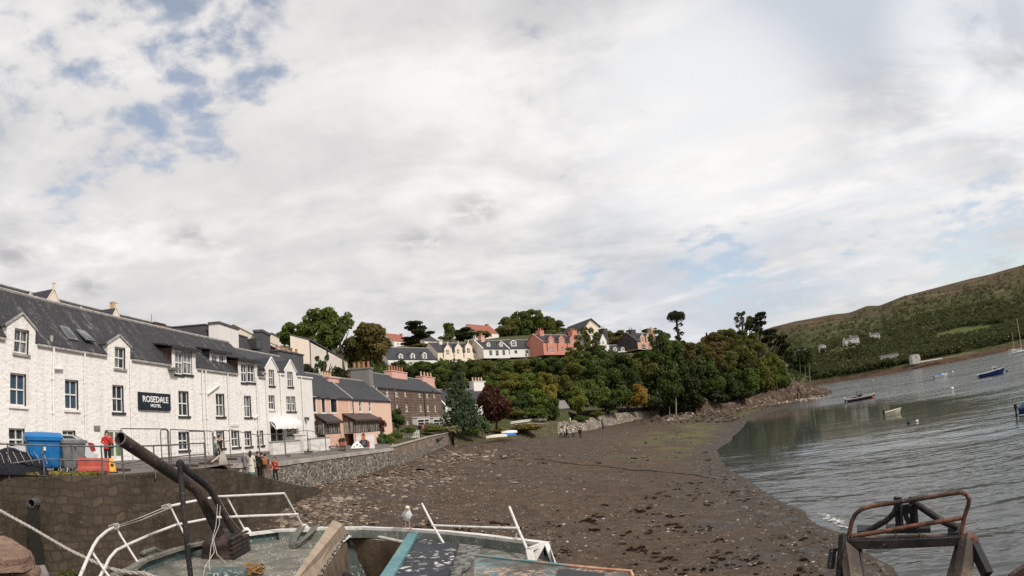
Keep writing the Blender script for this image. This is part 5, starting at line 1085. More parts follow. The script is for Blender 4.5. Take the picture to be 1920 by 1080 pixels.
CROWN['copper'] = leaf_mesh('crown', lobes_round(110, 24, .66, (.25, .4), -.9), 4600, .06, 110, elong=1.3)
CROWN['spike'] = leaf_mesh('crown', [(math.cos(k*.9)*.55, math.sin(k*.9)*.55, .3*math.sin(k*2.3), .38, .38, .2) for k in range(14)], 500, .16, 120, elong=2.4, droop=.15)
def trunk_mesh(seed, limbs=7, lean=.04):
    g = random.Random(seed); mb = MB(); P = [Vector((lean*math.sin(i*1.3+seed), lean*math.cos(i*1.7+seed)-lean, i/5)) for i in range(6)]; mb.tube(P, [.052, .042, .036, .03, .022, .012], 8)
    for i in range(limbs):
        z = g.uniform(.42, .85); a = g.uniform(0, 2*PI); l = g.uniform(.16, .32); b = Vector((0, 0, z)); mb.tube([b, b+Vector((math.cos(a)*l*.5, math.sin(a)*l*.5, l*.35)), b+Vector((math.cos(a)*l, math.sin(a)*l, l*.9))], [.02, .013, .005], 5)
    me = bpy.data.meshes.new('trunk'); me.from_pydata(mb.v, [], mb.f); me.update(); me.shade_smooth(); return me
TRUNK = [trunk_mesh(i) for i in range(3)]
for t in TRUNK: t.materials.append(M_BARK)
TPALE = TRUNK[0].copy(); TPALE.materials.clear(); TPALE.materials.append(M_BARKP)
_tn = [0]
def tree(kind, px, py, rw, rh, d, colr, label, group=None, name='tree', cat='tree', base=None, trunk=True, depth=None, pale=False, seed=None):
    """crown centred where (px, py) is seen at distance d, half sizes rw x rh in picture pixels"""
    _tn[0] += 1; i = _tn[0]; c = at(px, py, d); dist = (c-Vector((0, 0, CH))).length; a = dist/F; W_, H_ = rw*a*1.12, rh*a*1.1
    zb = lz(c.x, c.y) if base is None else base; bottom = c.z-H_
    zb = min(zb, bottom+H_*.4)
    root = thing(name, label, cat, (c.x, c.y, zb), 0, group)
    o = bpy.data.objects.new('crown', CROWN[kind]); COL.objects.link(o); o.parent = root; o.location = (0, 0, c.z-zb); o.scale = (W_, (depth or .9)*W_, H_); o.rotation_euler = (0, 0, (i*2.399) % (2*PI) if seed is None else seed); o.color = tuple(colr)+(1,)
    if trunk:
        t = bpy.data.objects.new('trunk', TPALE if pale else TRUNK[i % 3]); COL.objects.link(t); t.parent = root; h = c.z-zb+H_*.35; t.scale = (max(h*.75, W_*.9),)*2+(h,); t.location = (0, 0, -.1)
    return root
G1, G2, G3, G4 = (.062, .082, .02), (.046, .062, .017), (.088, .102, .022), (.034, .047, .015)
OL, BR, YE, DK, CU = (.074, .074, .022), (.085, .066, .026), (.16, .135, .03), (.023, .028, .012), (.045, .016, .011)
# the big trees behind the town
tree('broad0', 546, 630, 24, 22, 118, G1, 'smaller leftmost green tree above the cream stack, beside the big one', cat='tree')
tree('broad1', 602, 619, 42, 40, 112, G1, 'biggest green broadleaf tree standing against the sky behind the cream block', depth=.9)
tree('open0', 640, 624, 32, 40, 108, G1, 'thin open green tree between the biggest green tree and the brown one')
tree('broad2', 570, 634, 20, 21, 116, G2, 'dark low tree tucked between the leftmost tree and the biggest one')
tree('broad3', 690, 640, 40, 38, 112, BR, 'large russet brown tree with bare lower limbs above the grey stack', depth=.85)
tree('open0', 686, 655, 42, 46, 115, OL, 'olive brown tree with open branches close behind the russet one', depth=.85)
tree('open1', 607, 690, 17, 30, 82, G4, 'thin dark shrubby tree in front of the stained cream flank', pale=False)
tree('bush1', 572, 697, 16, 14, 76, DK, 'spiky dark bush beside the dark cement stack', name='bush', cat='bush', trunk=False)
tree('bush0', 632, 705, 20, 16, 84, DK, 'dark bush under the cream block behind the pink chimney', name='bush', cat='bush', trunk=False)
tree('pine0', 784, 629, 31, 23, 175, DK, 'dark flat-topped pine above the low white house')
tree('pine1', 770, 645, 20, 14, 176, DK, 'lower dark pine just left of the flat-topped pine')
tree('broad3', 842, 616, 10, 14, 195, G1, 'slim light tree above the cream gabled house')
tree('broad0', 868, 628, 26, 12, 200, DK, 'dark rounded tree behind the finials of the cream gabled house')
tree('bush0', 838, 634, 16, 8, 192, OL, 'olive bush behind the roof of the cream gabled house', name='bush', cat='bush', trunk=False)
tree('bush1', 905, 629, 18, 9, 205, OL, 'olive bush below the red tiled roof', name='bush', cat='bush', trunk=False)
tree('bush0', 788, 652, 26, 7, 172, BR, 'brownish bush along the ridge of the low white house', name='bush', cat='bush', trunk=False)
for k, (px, py, rw, rh, cl, kd, lb) in enumerate(((955, 620, 24, 22, OL, 'broad0', 'olive crown at the left end of the hilltop wood'), (978, 610, 22, 26, G2, 'broad1', 'dark crown left of the top of the hilltop wood'), (1003, 604, 25, 22, G1, 'broad2', 'tallest crown of the hilltop wood'), (1022, 612, 22, 24, OL, 'broad3', 'brownish crown right of the top of the hilltop wood'), (1045, 622, 20, 18, G2, 'broad0', 'green crown at the right end of the hilltop wood'), (985, 632, 26, 14, BR, 'broad1', 'brown crown low in the front of the hilltop wood'), (1025, 633, 24, 13, G4, 'broad2', 'dark crown low in the front right of the hilltop wood'), (938, 632, 14, 12, G4, 'broad3', 'dark crown beside the red roof at the edge of the hilltop wood'), (1055, 632, 12, 12, G4, 'fir0', 'small dark conifer at the right edge of the hilltop wood'), (1000, 622, 30, 18, G4, 'broad1', 'dark crown in the middle of the hilltop wood'))):
    tree(kd, px, py, rw, rh, 255+k*3, cl, lb, 'trees of the hilltop wood')
tree('bush1', 1033, 627, 11, 10, 232, OL, 'pale rounded bush in front of the hilltop wood', name='bush', cat='bush', trunk=False)
tree('broad2', 1160, 637, 24, 15, 235, BR, 'brown hedge-like trees behind the low grey-roofed house'); tree('broad1', 1140, 634, 16, 13, 238, OL, 'olive crown right of the cream gable on the hill'); tree('broad3', 1219, 622, 16, 8, 245, G2, 'dark crown behind the orange house chimney'); tree('bush1', 1172, 643, 14, 8, 232, G1, 'green bush right above the low grey-roofed house', name='bush', cat='bush')
# the trees in front of the terrace
tree('open0', 1102, 640, 26, 26, 172, OL, 'open olive tree with pale blossom-like leaves in front of the salmon house'); tree('open1', 1082, 663, 22, 18, 168, G1, 'green open tree at the right foot of the salmon house'); tree('broad1', 1122, 668, 24, 20, 172, G2, 'dark green tree below the white steep gabled house'); tree('broad0', 1097, 678, 22, 18, 165, G1, 'green tree on the slope below the salmon house')
tree('open0', 1234, 638, 20, 20, 196, G2, 'dark tree covering the right part of the orange house'); tree('broad2', 1251, 650, 24, 24, 200, G1, 'green tree at the foot of the tall monkey puzzle'); tree('broad3', 1216, 668, 26, 14, 194, G2, 'low dark tree below the orange house')
# monkey puzzle: a long bare stem with a dome on top
mp = at(1272, 700, 205); root = thing('monkey_puzzle_tree', 'tall monkey puzzle tree with a bare stem and a dark domed crown', 'tree', (mp.x, mp.y, lz(mp.x, mp.y)-1)); zb = root.location.z
pts = [at(1276, 660, 205), at(1273, 632, 205), at(1269.5, 612, 205), at(1267.5, 588, 205)]; base_v = Vector(root.location)
MB().tube([Vector((.6, 0, 0))]+[p-base_v for p in pts], [.75, .62, .52, .42, .2], 9).build('trunk', M_BARK, root, True)
o = bpy.data.objects.new('crown', CROWN['dome']); COL.objects.link(o); o.parent = root; c = at(1267.5, 594, 205); o.location = c-base_v; aa = 215/F; o.scale = (17*aa, 16*aa, 17*aa); o.color = DK+(1,)
o = bpy.data.objects.new('lower_sprays', leaf_mesh('lower_sprays', [(math.cos(k*2.1)*.8, math.sin(k*2.1)*.8, -k*.9, .7, .7, .5) for k in range(7)], 380, .28, 6, droop=.1)); COL.objects.link(o); o.parent = root; o.location = at(1270.5, 609, 205)-base_v; o.scale = (1.25, 1.25, 1.1); o.color = DK+(1,)
# headland
HEAD = ((1335, 650, 26, 22, 232, BR, 'broad0', 'brownish tree at the left top of the headland wood'), (1362, 640, 24, 22, 238, OL, 'broad1', 'olive tree left of the tall thin pine on the headland'), (1310, 680, 30, 30, 222, G2, 'broad2', 'dark green tree at the left edge of the headland wood'), (1352, 684, 30, 30, 228, OL, 'broad3', 'olive tree in the middle left of the headland wood'), (1388, 668, 28, 32, 240, OL, 'broad1', 'broad olive tree in the middle of the headland wood'), (1330, 720, 26, 30, 218, G2, 'broad0', 'dark green tree above the pale rock cleft of the headland'), (1366, 726, 26, 26, 226, G4, 'broad2', 'dark tree over the middle of the headland shore'), (1400, 714, 28, 32, 238, G1, 'broad3', 'green tree over the right part of the headland shore'), (1428, 700, 22, 28, 246, (.085, .085, .02), 'broad1', 'yellowish green tree on the headland above the rocks'), (1450, 692, 20, 26, 252, G3, 'broad0', 'bright yellow green tree near the right end of the headland'), (1467, 712, 16, 18, 256, G1, 'broad2', 'last low green tree before the bare rocky point'), (1418, 612, 26, 22, 258, DK, 'pine0', 'dark pine crown at the top right of the headland'), (1442, 636, 22, 18, 262, DK, 'pine1', 'dark pine lower on the right of the headland top'), (1466, 652, 22, 20, 268, DK, 'pine0', 'dark pine leaning over the right side of the headland'), (1480, 676, 14, 20, 272, G4, 'pine1', 'dark small pine above the rocky point'), (1392, 602, 17, 18, 255, G4, 'open0', 'tall thin pine with see-through branches topping the headland'), (1300, 702, 22, 20, 214, G4, 'broad3', 'dark tree left of the headland by the slope woods'), (1335, 672, 22, 20, 225, BR, 'broad1', 'russet tree in the upper left of the headland wood'), (1410, 650, 24, 22, 250, OL, 'broad2', 'olive tree under the dark pine of the headland'), (1383, 634, 20, 16, 245, G2, 'broad3', 'dark green tree under the tall thin pine'), (1346, 746, 20, 14, 214, DK, 'bush0', 'dark bush hanging over the headland shore on the left'), (1390, 742, 20, 12, 226, DK, 'bush1', 'dark bush hanging over the headland shore in the middle'), (1326, 636, 6, 12, 240, DK, 'fir0', 'slim dark conifer on the left skyline of the headland'))
for px, py, rw, rh, d, cl, kd, lb in HEAD: tree(kd, px, py, rw, rh, d, cl, lb, 'trees of the headland wood')
for k, (x, y0, y1) in enumerate(((1480, 668, 702), (1499, 664, 706), (1516, 672, 703), (1508, 668, 700))):
    p, q = at(x, y0, 285), at(x+2, y1+6, 285); root = thing('bare_trunk', ('leftmost', 'second', 'rightmost', 'third')[k]+' of the pale slender trunks standing above the rocky point', 'tree', q, 0, 'pale trunks above the point'); MB().tube([Vector((0, 0, -1.5)), p-q], [.28, .16], 7).build('trunk', M_BARKP, root)
    o = bpy.data.objects.new('crown', CROWN['open%d' % (k % 2)]); COL.objects.link(o); o.parent = root; o.location = p-q; o.scale = (3.2, 3, 4.2); o.color = G4+(1,)
for px, py, rw, rh, cl, kd, lb in ((1490, 690, 15, 18, G4, 'broad0', 'dark tree filling the gap behind the pale slender trunks'), (1507, 694, 15, 15, G2, 'broad1', 'low dark green tree right of the pale slender trunks'), (1500, 676, 14, 14, DK, 'broad2', 'dark crown high behind the pale slender trunks'), (1522, 700, 12, 9, G4, 'bush0', 'last dark bush behind the rocky point')): tree(kd, px, py, rw, rh, 292, cl, lb, 'trees of the headland wood')
# the wooded slope below the terrace
SL = []
rs = random.Random(77)
def slope(px, py, rw, rh, d, cl, kd, lb): tree(kd, px, py, rw, rh, d, cl, lb, 'trees of the wooded slope')
for px, py, rw, rh, d, cl, kd, lb in (
 (752, 694, 22, 16, 142, G4, 'broad0', 'dark tree behind the tall red pots of the stone house'), (790, 694, 22, 16, 140, G2, 'broad1', 'dark green tree below the low white house'), (822, 697, 22, 17, 140, G1, 'broad2', 'green tree below the left corner of the cream gabled house'), (852, 697, 22, 18, 141, G4, 'broad3', 'dark tree below the middle of the cream gabled house'), (884, 697, 22, 19, 143, G2, 'broad0', 'green tree below the right end of the cream gabled house'), (914, 694, 20, 18, 145, OL, 'broad1', 'olive tree below the cream end of the white house'), (944, 692, 22, 17, 146, G1, 'broad2', 'green tree below the middle of the white house'), (976, 690, 22, 18, 148, OL, 'broad3', 'olive tree below the right white house'), (1006, 690, 22, 18, 150, G2, 'broad0', 'dark green tree below the corner of the white and salmon houses'), (1036, 690, 22, 18, 152, G4, 'broad1', 'dark tree under the left of the salmon house'), (1066, 690, 24, 20, 155, OL, 'broad2', 'olive tree under the right of the salmon house'),
 (824, 722, 20, 20, 126, G4, 'broad1', 'dark tree behind the last chimney of the stone house'), (862, 722, 22, 20, 134, OL, 'broad2', 'olive tree above the tip of the blue-green fir'), (920, 720, 26, 22, 138, G1, 'broad3', 'green tree behind the white chimney stack'), (955, 722, 24, 22, 138, (.10, .095, .022), 'broad0', 'yellowish tree in the middle of the slope'), (990, 722, 26, 22, 140, G3, 'broad1', 'light green tree in the middle of the slope above the shed'), (1022, 722, 24, 22, 142, (.10, .095, .022), 'broad2', 'yellow green tree high above the shed'), (1050, 722, 24, 24, 146, OL, 'broad3', 'brown olive tree above the right of the shed'),
 (950, 752, 20, 20, 130, G3, 'broad2', 'light green tree just right of the copper tree'), (978, 756, 20, 20, 130, G4, 'broad0', 'dark green tree right of the copper tree behind the white wall'), (1008, 752, 22, 20, 134, G3, 'broad1', 'bright green tree behind the shed on the left'), (1030, 742, 16, 26, 136, YE, 'broad3', 'yellow leaved tree left of the shed roof'), (1082, 752, 20, 24, 142, G3, 'broad0', 'bright green bush-like tree right of the shed'), (1060, 742, 22, 18, 146, G1, 'broad1', 'green tree directly behind the shed'), (1000, 775, 22, 9, 128, G1, 'bush0', 'low green bush behind the long white wall'), (966, 776, 20, 10, 127, OL, 'bush1', 'low olive bush at the left end of the long white wall'),
 (1125, 705, 34, 30, 160, G2, 'broad2', 'large dark green tree in the middle of the woods left of the yellow tree'), (1112, 735, 26, 30, 154, G1, 'broad3', 'green tree with light tips above the pale stone bank'), (1150, 740, 28, 30, 162, G2, 'broad0', 'dense green tree behind the top of the pale stone bank'), (1162, 690, 28, 26, 176, G4, 'broad1', 'dark tree below the low grey-roofed house'), (1140, 762, 24, 14, 158, DK, 'bush0', 'very dark bush above the pale stone bank'), (1190, 722, 28, 32, 184, G4, 'fir1', 'dark conifer behind the yellow orange tree'), (1200, 690, 26, 24, 190, OL, 'broad3', 'olive tree below the dark gable of the orange house'), (1235, 700, 36, 34, 196, G2, 'broad1', 'large dark tree under the monkey puzzle'), (1268, 690, 34, 34, 204, G4, 'broad2', 'large dark tree right under the monkey puzzle stem'), (1250, 734, 32, 34, 196, G4, 'broad0', 'large dark tree behind the two white posts'), (1285, 736, 30, 34, 200, DK, 'broad3', 'very dark tree right of the two white posts'), (1285, 664, 24, 20, 210, BR, 'broad1', 'brownish tree right of the monkey puzzle stem'), (1222, 755, 22, 16, 190, DK, 'bush1', 'dark bush between the yellow orange tree and the posts'), (1310, 758, 18, 14, 205, DK, 'bush0', 'dark bush at the right of the posts above the rocks')):
    slope(px, py, rw, rh, d, cl, kd, lb)
tree('broad2', 1196, 742, 18, 19, 178, (.20, .125, .03), 'small orange yellow autumn tree at the edge of the woods', name='autumn_tree')
# garden trees by the stone house
tree('fir0', 863, 748, 37, 46, 96, (.04, .055, .034), 'blue-green fir with a bare foot in front of the white cottage', name='fir_tree', base=6.0, seed=.4)
tree('copper', 927, 761, 34, 40, 106, CU, 'dark red copper tree with an egg-shaped crown', name='copper_tree', base=5.9, seed=1.0)
tree('bush0', 902, 797, 19, 18, 99, (.06, .085, .04), 'big rounded grey-green shrub between the fir and the copper tree', name='shrub', cat='shrub', base=5.4)
tree('bush1', 884, 811, 14, 10, 95, G2, 'clipped round green bush at the end of the stone garden wall', name='bush', cat='bush', base=5.0, trunk=False)
tree('broad1', 1038, 767, 12, 20, 131, G2, 'slender green tree in front of the dark green shed', base=4.2)
tree('copper', 711, 799, 15, 17, 73, (.05, .012, .012), 'dark red shrub beside the pale cottage porch', name='shrub', cat='shrub', base=5.4)
tree('broad0', 746, 786, 15, 17, 88, (.045, .062, .02), 'climbing green shrub against the brown stone house', name='shrub', cat='shrub', base=6.0)
tree('bush0', 716, 826, 20, 13, 70, (.045, .075, .02), 'thick green hedge at the end of the street', name='hedge', cat='hedge', base=5.2, trunk=False)
tree('bush1', 740, 818, 14, 8, 76, G1, 'low green bush behind the hedge', name='bush', cat='bush', base=5.3, trunk=False)
tree('bush0', 735, 826, 7, 8, 70, YE, 'yellow flowering bush at the hedge end', name='bush', cat='bush', base=5.3, trunk=False)
tree('bush1', 815, 806, 24, 7, 92, OL, 'trimmed olive hedge in front of the bay windows', name='hedge', cat='hedge', base=5.6, trunk=False)
tree('spike', 849, 803, 12, 8, 94, (.22, .21, .13), 'small cabbage palm with pale spiky leaves on the garden wall', name='cabbage_palm', base=5.0)
tree('bush0', 765, 808, 14, 6, 84, G2, 'dark low bush by the white garden gate', name='bush', cat='bush', base=5.8, trunk=False)
tree('bush1', 985, 803, 30, 9, 114, (.11, .085, .03), 'rough golden grass bank with bushes beside the upturned boats', name='bush', cat='bush', base=4.2, trunk=False)
tree('bush0', 935, 806, 12, 6, 108, YE, 'yellowish bush under the copper tree', name='bush', cat='bush', base=4.6, trunk=False)
tree('bush1', 1089, 786, 14, 8, 138, G2, 'round dark bush at the left end of the pale stone bank', name='bush', cat='bush', base=4.0, trunk=False)
tree('bush0', 1120, 778, 16, 7, 148, OL, 'olive bush above the pale stone bank', name='bush', cat='bush', base=4.3, trunk=False)
tree('bush1', 1222, 766, 14, 5, 196, OL, 'small olive bush near the end of the pale stone bank', name='bush', cat='bush', base=3.8, trunk=False)
# undergrowth: one leafy mass that covers the slope
def undergrowth():
    g = np.random.default_rng(3); pts = []
    while len(pts) < 1500:
        a = rad(g.uniform(-16, 32)); d = g.uniform(100, 285); x, y = math.sin(a)*d, math.cos(a)*d
        if seg_side(FRONT, [(x, y)])[0] < 3.0: continue
        if math.degrees(a) < -5 and d < 124: continue
        if math.degrees(a) < 5.2 and d < 127: continue
        if 2.2 < math.degrees(a) < 5.6 and d < 144: continue
        if d > 165+max(0, math.degrees(a))*5.5: continue
        pts.append((x, y))
    z = land_z(pts); L = [(p[0], p[1], z_+.3, r, r, r*.75) for p, z_, r in zip(pts, z, g.uniform(.9, 2.3, len(pts)))]
    me = leaf_mesh('undergrowth', L, 60000, .42, 9, inner=.6); o = bpy.data.objects.new('undergrowth', me); COL.objects.link(o); o.color = (.05, .06, .02, 1); tag(o, 'dense green undergrowth covering the slope below the terrace', 'undergrowth', kind='stuff')
undergrowth()
# far woods across the loch
def far_woods():
    g = np.random.default_rng(12); L = []; n = 0
    while n < 12500:
        a = g.uniform(14, 60); s0 = np.interp(a, azs, sh); u = g.beta(1.0, 3.0) if g.random() < .8 else g.random()*.9; u = .026+u*.85
        nz_ = vnoise(np.array([[a*.6, u*11.0]]), 4, 1.0, 4)[0]
        if u > .1 and nz_ < -.2+u*.55 and g.random() < .66: continue
        x, y, z = far_pt(np.array([a]), np.array([u])); P = (float(x[0]), float(y[0]), float(z[0]))
        if (P[0]-FIELD[0])**2+(P[1]-FIELD[1])**2 < 48**2: continue
        r = g.uniform(2.4, 5.2)*(1 if u < .25 and nz_ > -.2+u*.55 else .8); L.append((P[0], P[1], P[2]+r*.55, r, r, r*g.uniform(.75, 1.25))); n += 1
    for x0, x1, yb, d in ((1580, 1616, 646, 792), (1630, 1653, 635, 852), (1646, 1690, 675, 660), (1540, 1553, 656, 752), (1492, 1517, 666, 684)):
        for k in range(16): p = at(g.uniform(x0, x1), yb-(.5*(x1-x0))*0+g.uniform(-1, 2.5), d-g.uniform(0, 10)); L.append((p.x, p.y, p.z-.3, 2.9, 2.9, 2.6))
    me = leaf_mesh('far_woods', L, 215000, 1.3, 21, inner=.7); o = bpy.data.objects.new('far_woods', me); COL.objects.link(o); o.color = (.042, .047, .02, 1); tag(o, 'dark mixed woods along the far shore of the loch', 'woods', kind='stuff')  # leaf colour lightened to paint in distance haze over the woods
far_woods()
# ------------------------------------------------------------------ people
def body_mesh(J, chains, fingers):
    """one continuous skinned body: chains of joint names, radius per joint"""
    names = list(J); idx = {n: i for i, n in enumerate(names)}; V = [J[n][0] for n in names]; Rr = [J[n][1] for n in names]; E = []
    for c in chains: E += [(idx[a], idx[b]) for a, b in zip(c[:-1], c[1:])]
    for hand, dirs in fingers:
        for pts, r in dirs:
            last = idx[hand]
            for k, p in enumerate(pts): V.append(p); Rr.append(r*(1-.12*k)); E.append((last, len(V)-1)); last = len(V)-1
    me = bpy.data.meshes.new('body'); me.from_pydata([tuple(v) for v in V], E, []); o = bpy.data.objects.new('body', me); COL.objects.link(o)
    md = o.modifiers.new('skin', 'SKIN'); md.use_smooth_shade = True
    for i, r in enumerate(Rr): sv = me.skin_vertices[0].data[i]; sv.radius = (r if isinstance(r, tuple) else (r, r)); sv.use_root = (i == 0)
    sb = o.modifiers.new('smooth', 'SUBSURF'); sb.levels = 1; sb.render_levels = 1; me.materials.append(M_SKIN); return o
def ering(c, rx, ry, n=10, yaw=0.0): return [Vector((c[0]+rx*math.cos(2*PI*k/n), c[1]+ry*math.sin(2*PI*k/n), c[2])) for k in range(n)]
def person(p, face, h, label, top, legs, shoes=(.03, .028, .028), hair='short', hairc=M_HAIR, top_z=.84, flare=1.0, arms=None, stride=0.0, bare=False, shorts=False, group=None, extra=None, sleeves=True, skirt=None, lean=0.0, sl_len=1.0):
    k = h/1.70; root = thing('person', label, 'person', p, face, group); root.scale = (k, k, k)
    aL, aR = arms or (((-.23, -.03, 1.12), (-.24, .05, .88)), ((.23, -.03, 1.12), (.24, .05, .88)))
    ly = lean
    J = {'pelvis': ((0, 0, .93), (.14, .10)), 'spine': ((0, .01+ly*.4, 1.13), (.13, .095)), 'chest': ((0, ly*.8, 1.31), (.15, .11)), 'neck': ((0, .005+ly, 1.45), .052), 'jaw': ((0, .035+ly, 1.535), (.062, .07)), 'head': ((0, .012+ly, 1.615), (.075, .09)), 'crown': ((0, .0+ly, 1.675), (.055, .065)), 'nose': ((0, .112+ly, 1.575), .012)}
    ch = [['pelvis', 'spine', 'chest', 'neck', 'jaw', 'head', 'crown'], ['jaw', 'nose']]; fg = []
    for sd, nm, (el_, wr) in ((-1, 'l', aL), (1, 'r', aR)):
        sh_ = (sd*.185, ly*.8, 1.385); J['sh'+nm] = (sh_, .055); J['el'+nm] = (el_, .04); J['wr'+nm] = (wr, .026)
        d = (Vector(wr)-Vector(el_)).normalized(); pl = Vector(wr)+d*.07; J['pa'+nm] = (tuple(pl), (.034, .018)); ch.append(['chest', 'sh'+nm, 'el'+nm, 'wr'+nm, 'pa'+nm])
        s_ = d.cross(Vector((1, 0, 0))); s_ = s_.normalized() if s_.length > .1 else Vector((0, 1, 0)); cu = d.cross(s_)*-.012*sd
        fs = []
        for i in range(4): q = pl+s_*(i-1.5)*.019+d*.035; L_ = (.034, .039, .036, .027)[i]; fs.append(((q, q+d*L_+cu, q+d*L_*1.8+cu*3), .0085))
        q = Vector(wr)+d*.02+s_*.035; fs.append(((q, q+d*.035+s_*.012+cu, q+d*.06+s_*.012+cu*2), .0095)); fg.append(('pa'+nm, fs))
        st = stride*sd; J['hip'+nm] = ((sd*.09, 0, .89), .085); J['kn'+nm] = ((sd*.1, .03+st*.16+abs(st)*.04, .49), .058); J['an'+nm] = ((sd*.1, -.02+st*.30, .085+max(-st, 0)*.05), .037); J['to'+nm] = ((sd*.115, .13+st*.30, .03), (.035, .025)); ch.append(['pelvis', 'hip'+nm, 'kn'+nm, 'an'+nm, 'to'+nm])
    b = body_mesh(J, ch, fg); b.parent = root
    # clothes
    tm = cloth(top[0], top[1]); mb = MB(); zt = top_z
    prof = [(zt, .185*flare, .145*flare, .0)] + ([(.93, .18, .14, 0)] if zt < .86 else []) + [(1.06, .165, .128, .005+ly*.3), (1.2, .178, .135, ly*.5), (1.32, .195, .135, ly*.8), (1.41, .15, .10, ly*.95), (1.455, .07, .065, ly)]
    mb.loft([ering((0, y, z), rx, ry, 12) for z, rx, ry, y in prof])
    if sleeves:
        for sd, (el_, wr) in ((-1, aL), (1, aR)):
            S0 = Vector((sd*.175, ly*.8, 1.37)); w = Vector(el_).lerp(Vector(wr), .95*sl_len) ; P = [S0, Vector(el_), w] if sl_len > .2 else [S0, S0.lerp(Vector(el_), .8)]
            mb.tube(P, [.072, .058, .045][:len(P)], 9)
    mb.build('coat' if zt < .7 else 'top', tm, root, True)
    if legs:
        lm = cloth(legs[0], legs[1]); mb = MB(); mb.loft([ering((0, 0, z), rx, ry, 12) for z, rx, ry in ((.80, .16, .125), (.9, .178, .135), (1.0, .168, .128))])
        for sd in (-1, 1):
            st = stride*sd; A_, K_, H_ = Vector((sd*.1, -.02+st*.30, .07+max(-st, 0)*.05)), Vector(J['kn'+'lr'[sd > 0]][0]), Vector((sd*.09, 0, .89))
            mb.tube([H_, K_, A_] if not shorts else [H_, H_.lerp(K_, .95)], [.098, .075, .062] if not shorts else [.1, .09], 9)
        mb.build('trousers' if not shorts else 'shorts', lm, root, True)
    if skirt:
        mb = MB(); mb.loft([ering((0, 0, z), rx, ry, 12) for z, rx, ry in ((skirt[2], .2, .17), (.8, .19, .15))]); mb.build('skirt', cloth(skirt[0], skirt[1]), root, True)
    for sd in (-1, 1):
        st = stride*sd; mb = MB(); y = -.02+st*.30; z0 = max(-st, 0)*.05; mb.loft([[Vector((sd*.108+x*w, y+yy, z)) for x, yy in ((-.045, -.085), (.045, -.085), (.05, .1), (.03, .17), (-.03, .17), (-.045, .1))] for z, w in ((z0, 1.0), (z0+.055, .95), (z0+.10, .7))]); mb.build('shoe', cloth(shoes, 'shoe_%.2f_%.2f' % shoes[:2]), root, True)
    hy = ly
    if hair:
        mb = MB(); mb.ball((0, hy-.014, 1.628), .092, .107, .098, 12, 8)
        if hair == 'long': mb.loft([ering((0, hy-.045+dy, z), rx, ry, 10) for z, rx, ry, dy in ((1.27, .07, .03, -.06), (1.4, .105, .05, -.05), (1.53, .108, .07, -.01), (1.64, .093, .075, 0))])
        # open the face
        hb = mb.build('hair' if hair != 'hat' else 'hat', hairc, root, True); bm = bmesh.new(); bm.from_mesh(hb.data)
        bmesh.ops.delete(bm, geom=[f for f in bm.faces if f.calc_center_median().y > hy+.035 and f.calc_center_median().z < 1.655], context='FACES'); bm.to_mesh(hb.data); bm.free()
    for sd in (-1, 1):
        e = MB(); e.ball((sd*.028, hy+.088, 1.60), .011, .008, .007, 6, 4); e.build('eye', M_DARKTRIM, root)
    if extra: extra(root)
    return root
def to_cam(p, off=0.0): return math.atan2(-p[0], p[1]) + PI + off      # local +y (forward) turned to the viewer, then by off
def bag(c, sx, sy, sz, m, name='bag', strap=None):
    def f(root):
        mb = MB(); mb.loft([[Vector((c[0]+x*sx*w, c[1]+y*sy*w, c[2]+z*sz)) for x, y in ((-.5, -.4), (-.4, -.5), (.4, -.5), (.5, -.4), (.5, .4), (.4, .5), (-.4, .5), (-.5, .4))] for z, w in ((-.5, .85), (-.4, 1), (.35, 1), (.5, .8))]); b = mb.build(name, m, root, True)
        if strap: s = MB(); s.tube(strap, .013, 6); s.build('strap', m, b)
    return f
p = at(203, 872, 30.5); p.z = street_z(p.x, p.y)
def ex1(r):
    bag((-.19, .12, .98), .26, .12, .24, cloth((.016, .016, .018), 'black_bag'), 'shoulder_bag', [(-.17, .16, 1.08), (-.02, .17, 1.25), (.13, .08, 1.42), (.1, -.1, 1.40), (-.12, -.15, 1.15)])(r)
    g = MB(); g.box(-.062, .062, .098, .112, 1.585, 1.622); g.build('sunglasses', M_BLACK, r)
person(p, to_cam(p, .1), 1.66, 'person with long dark hair in red jacket with black shoulder bag by the hotel', ((.62, .05, .045), 'red_jacket'), ((.02, .02, .022), 'black_trousers'), hair='long', extra=ex1, arms=(((-.27, .0, 1.13), (-.2, .16, 1.02)), ((.27, -.02, 1.13), (.15, .14, 1.06))), top_z=.83, flare=1.05)
p = at(414, 862, 37.5); p.z = street_z(p.x, p.y)
person(p, -1.2, 1.78, 'person in black t-shirt and dark shorts walking and stretching one arm out', ((.022, .022, .025), 'black_shirt'), ((.05, .05, .055), 'dark_shorts'), hair='short', stride=.8, shorts=True, sl_len=.1, arms=(((-.24, .2, 1.3), (-.22, .45, 1.36)), ((.25, -.06, 1.12), (.26, .02, .9))), flare=1.1)
p2 = p+Vector((-.62, .5, 0)); person(p2, -1.25, 1.68, 'person in pale green top and shorts half hidden behind the one in black', ((.42, .52, .46), 'pale_green_top'), ((.13, .16, .19), 'grey_shorts'), hair='short', stride=-.5, shorts=True, sl_len=.1)
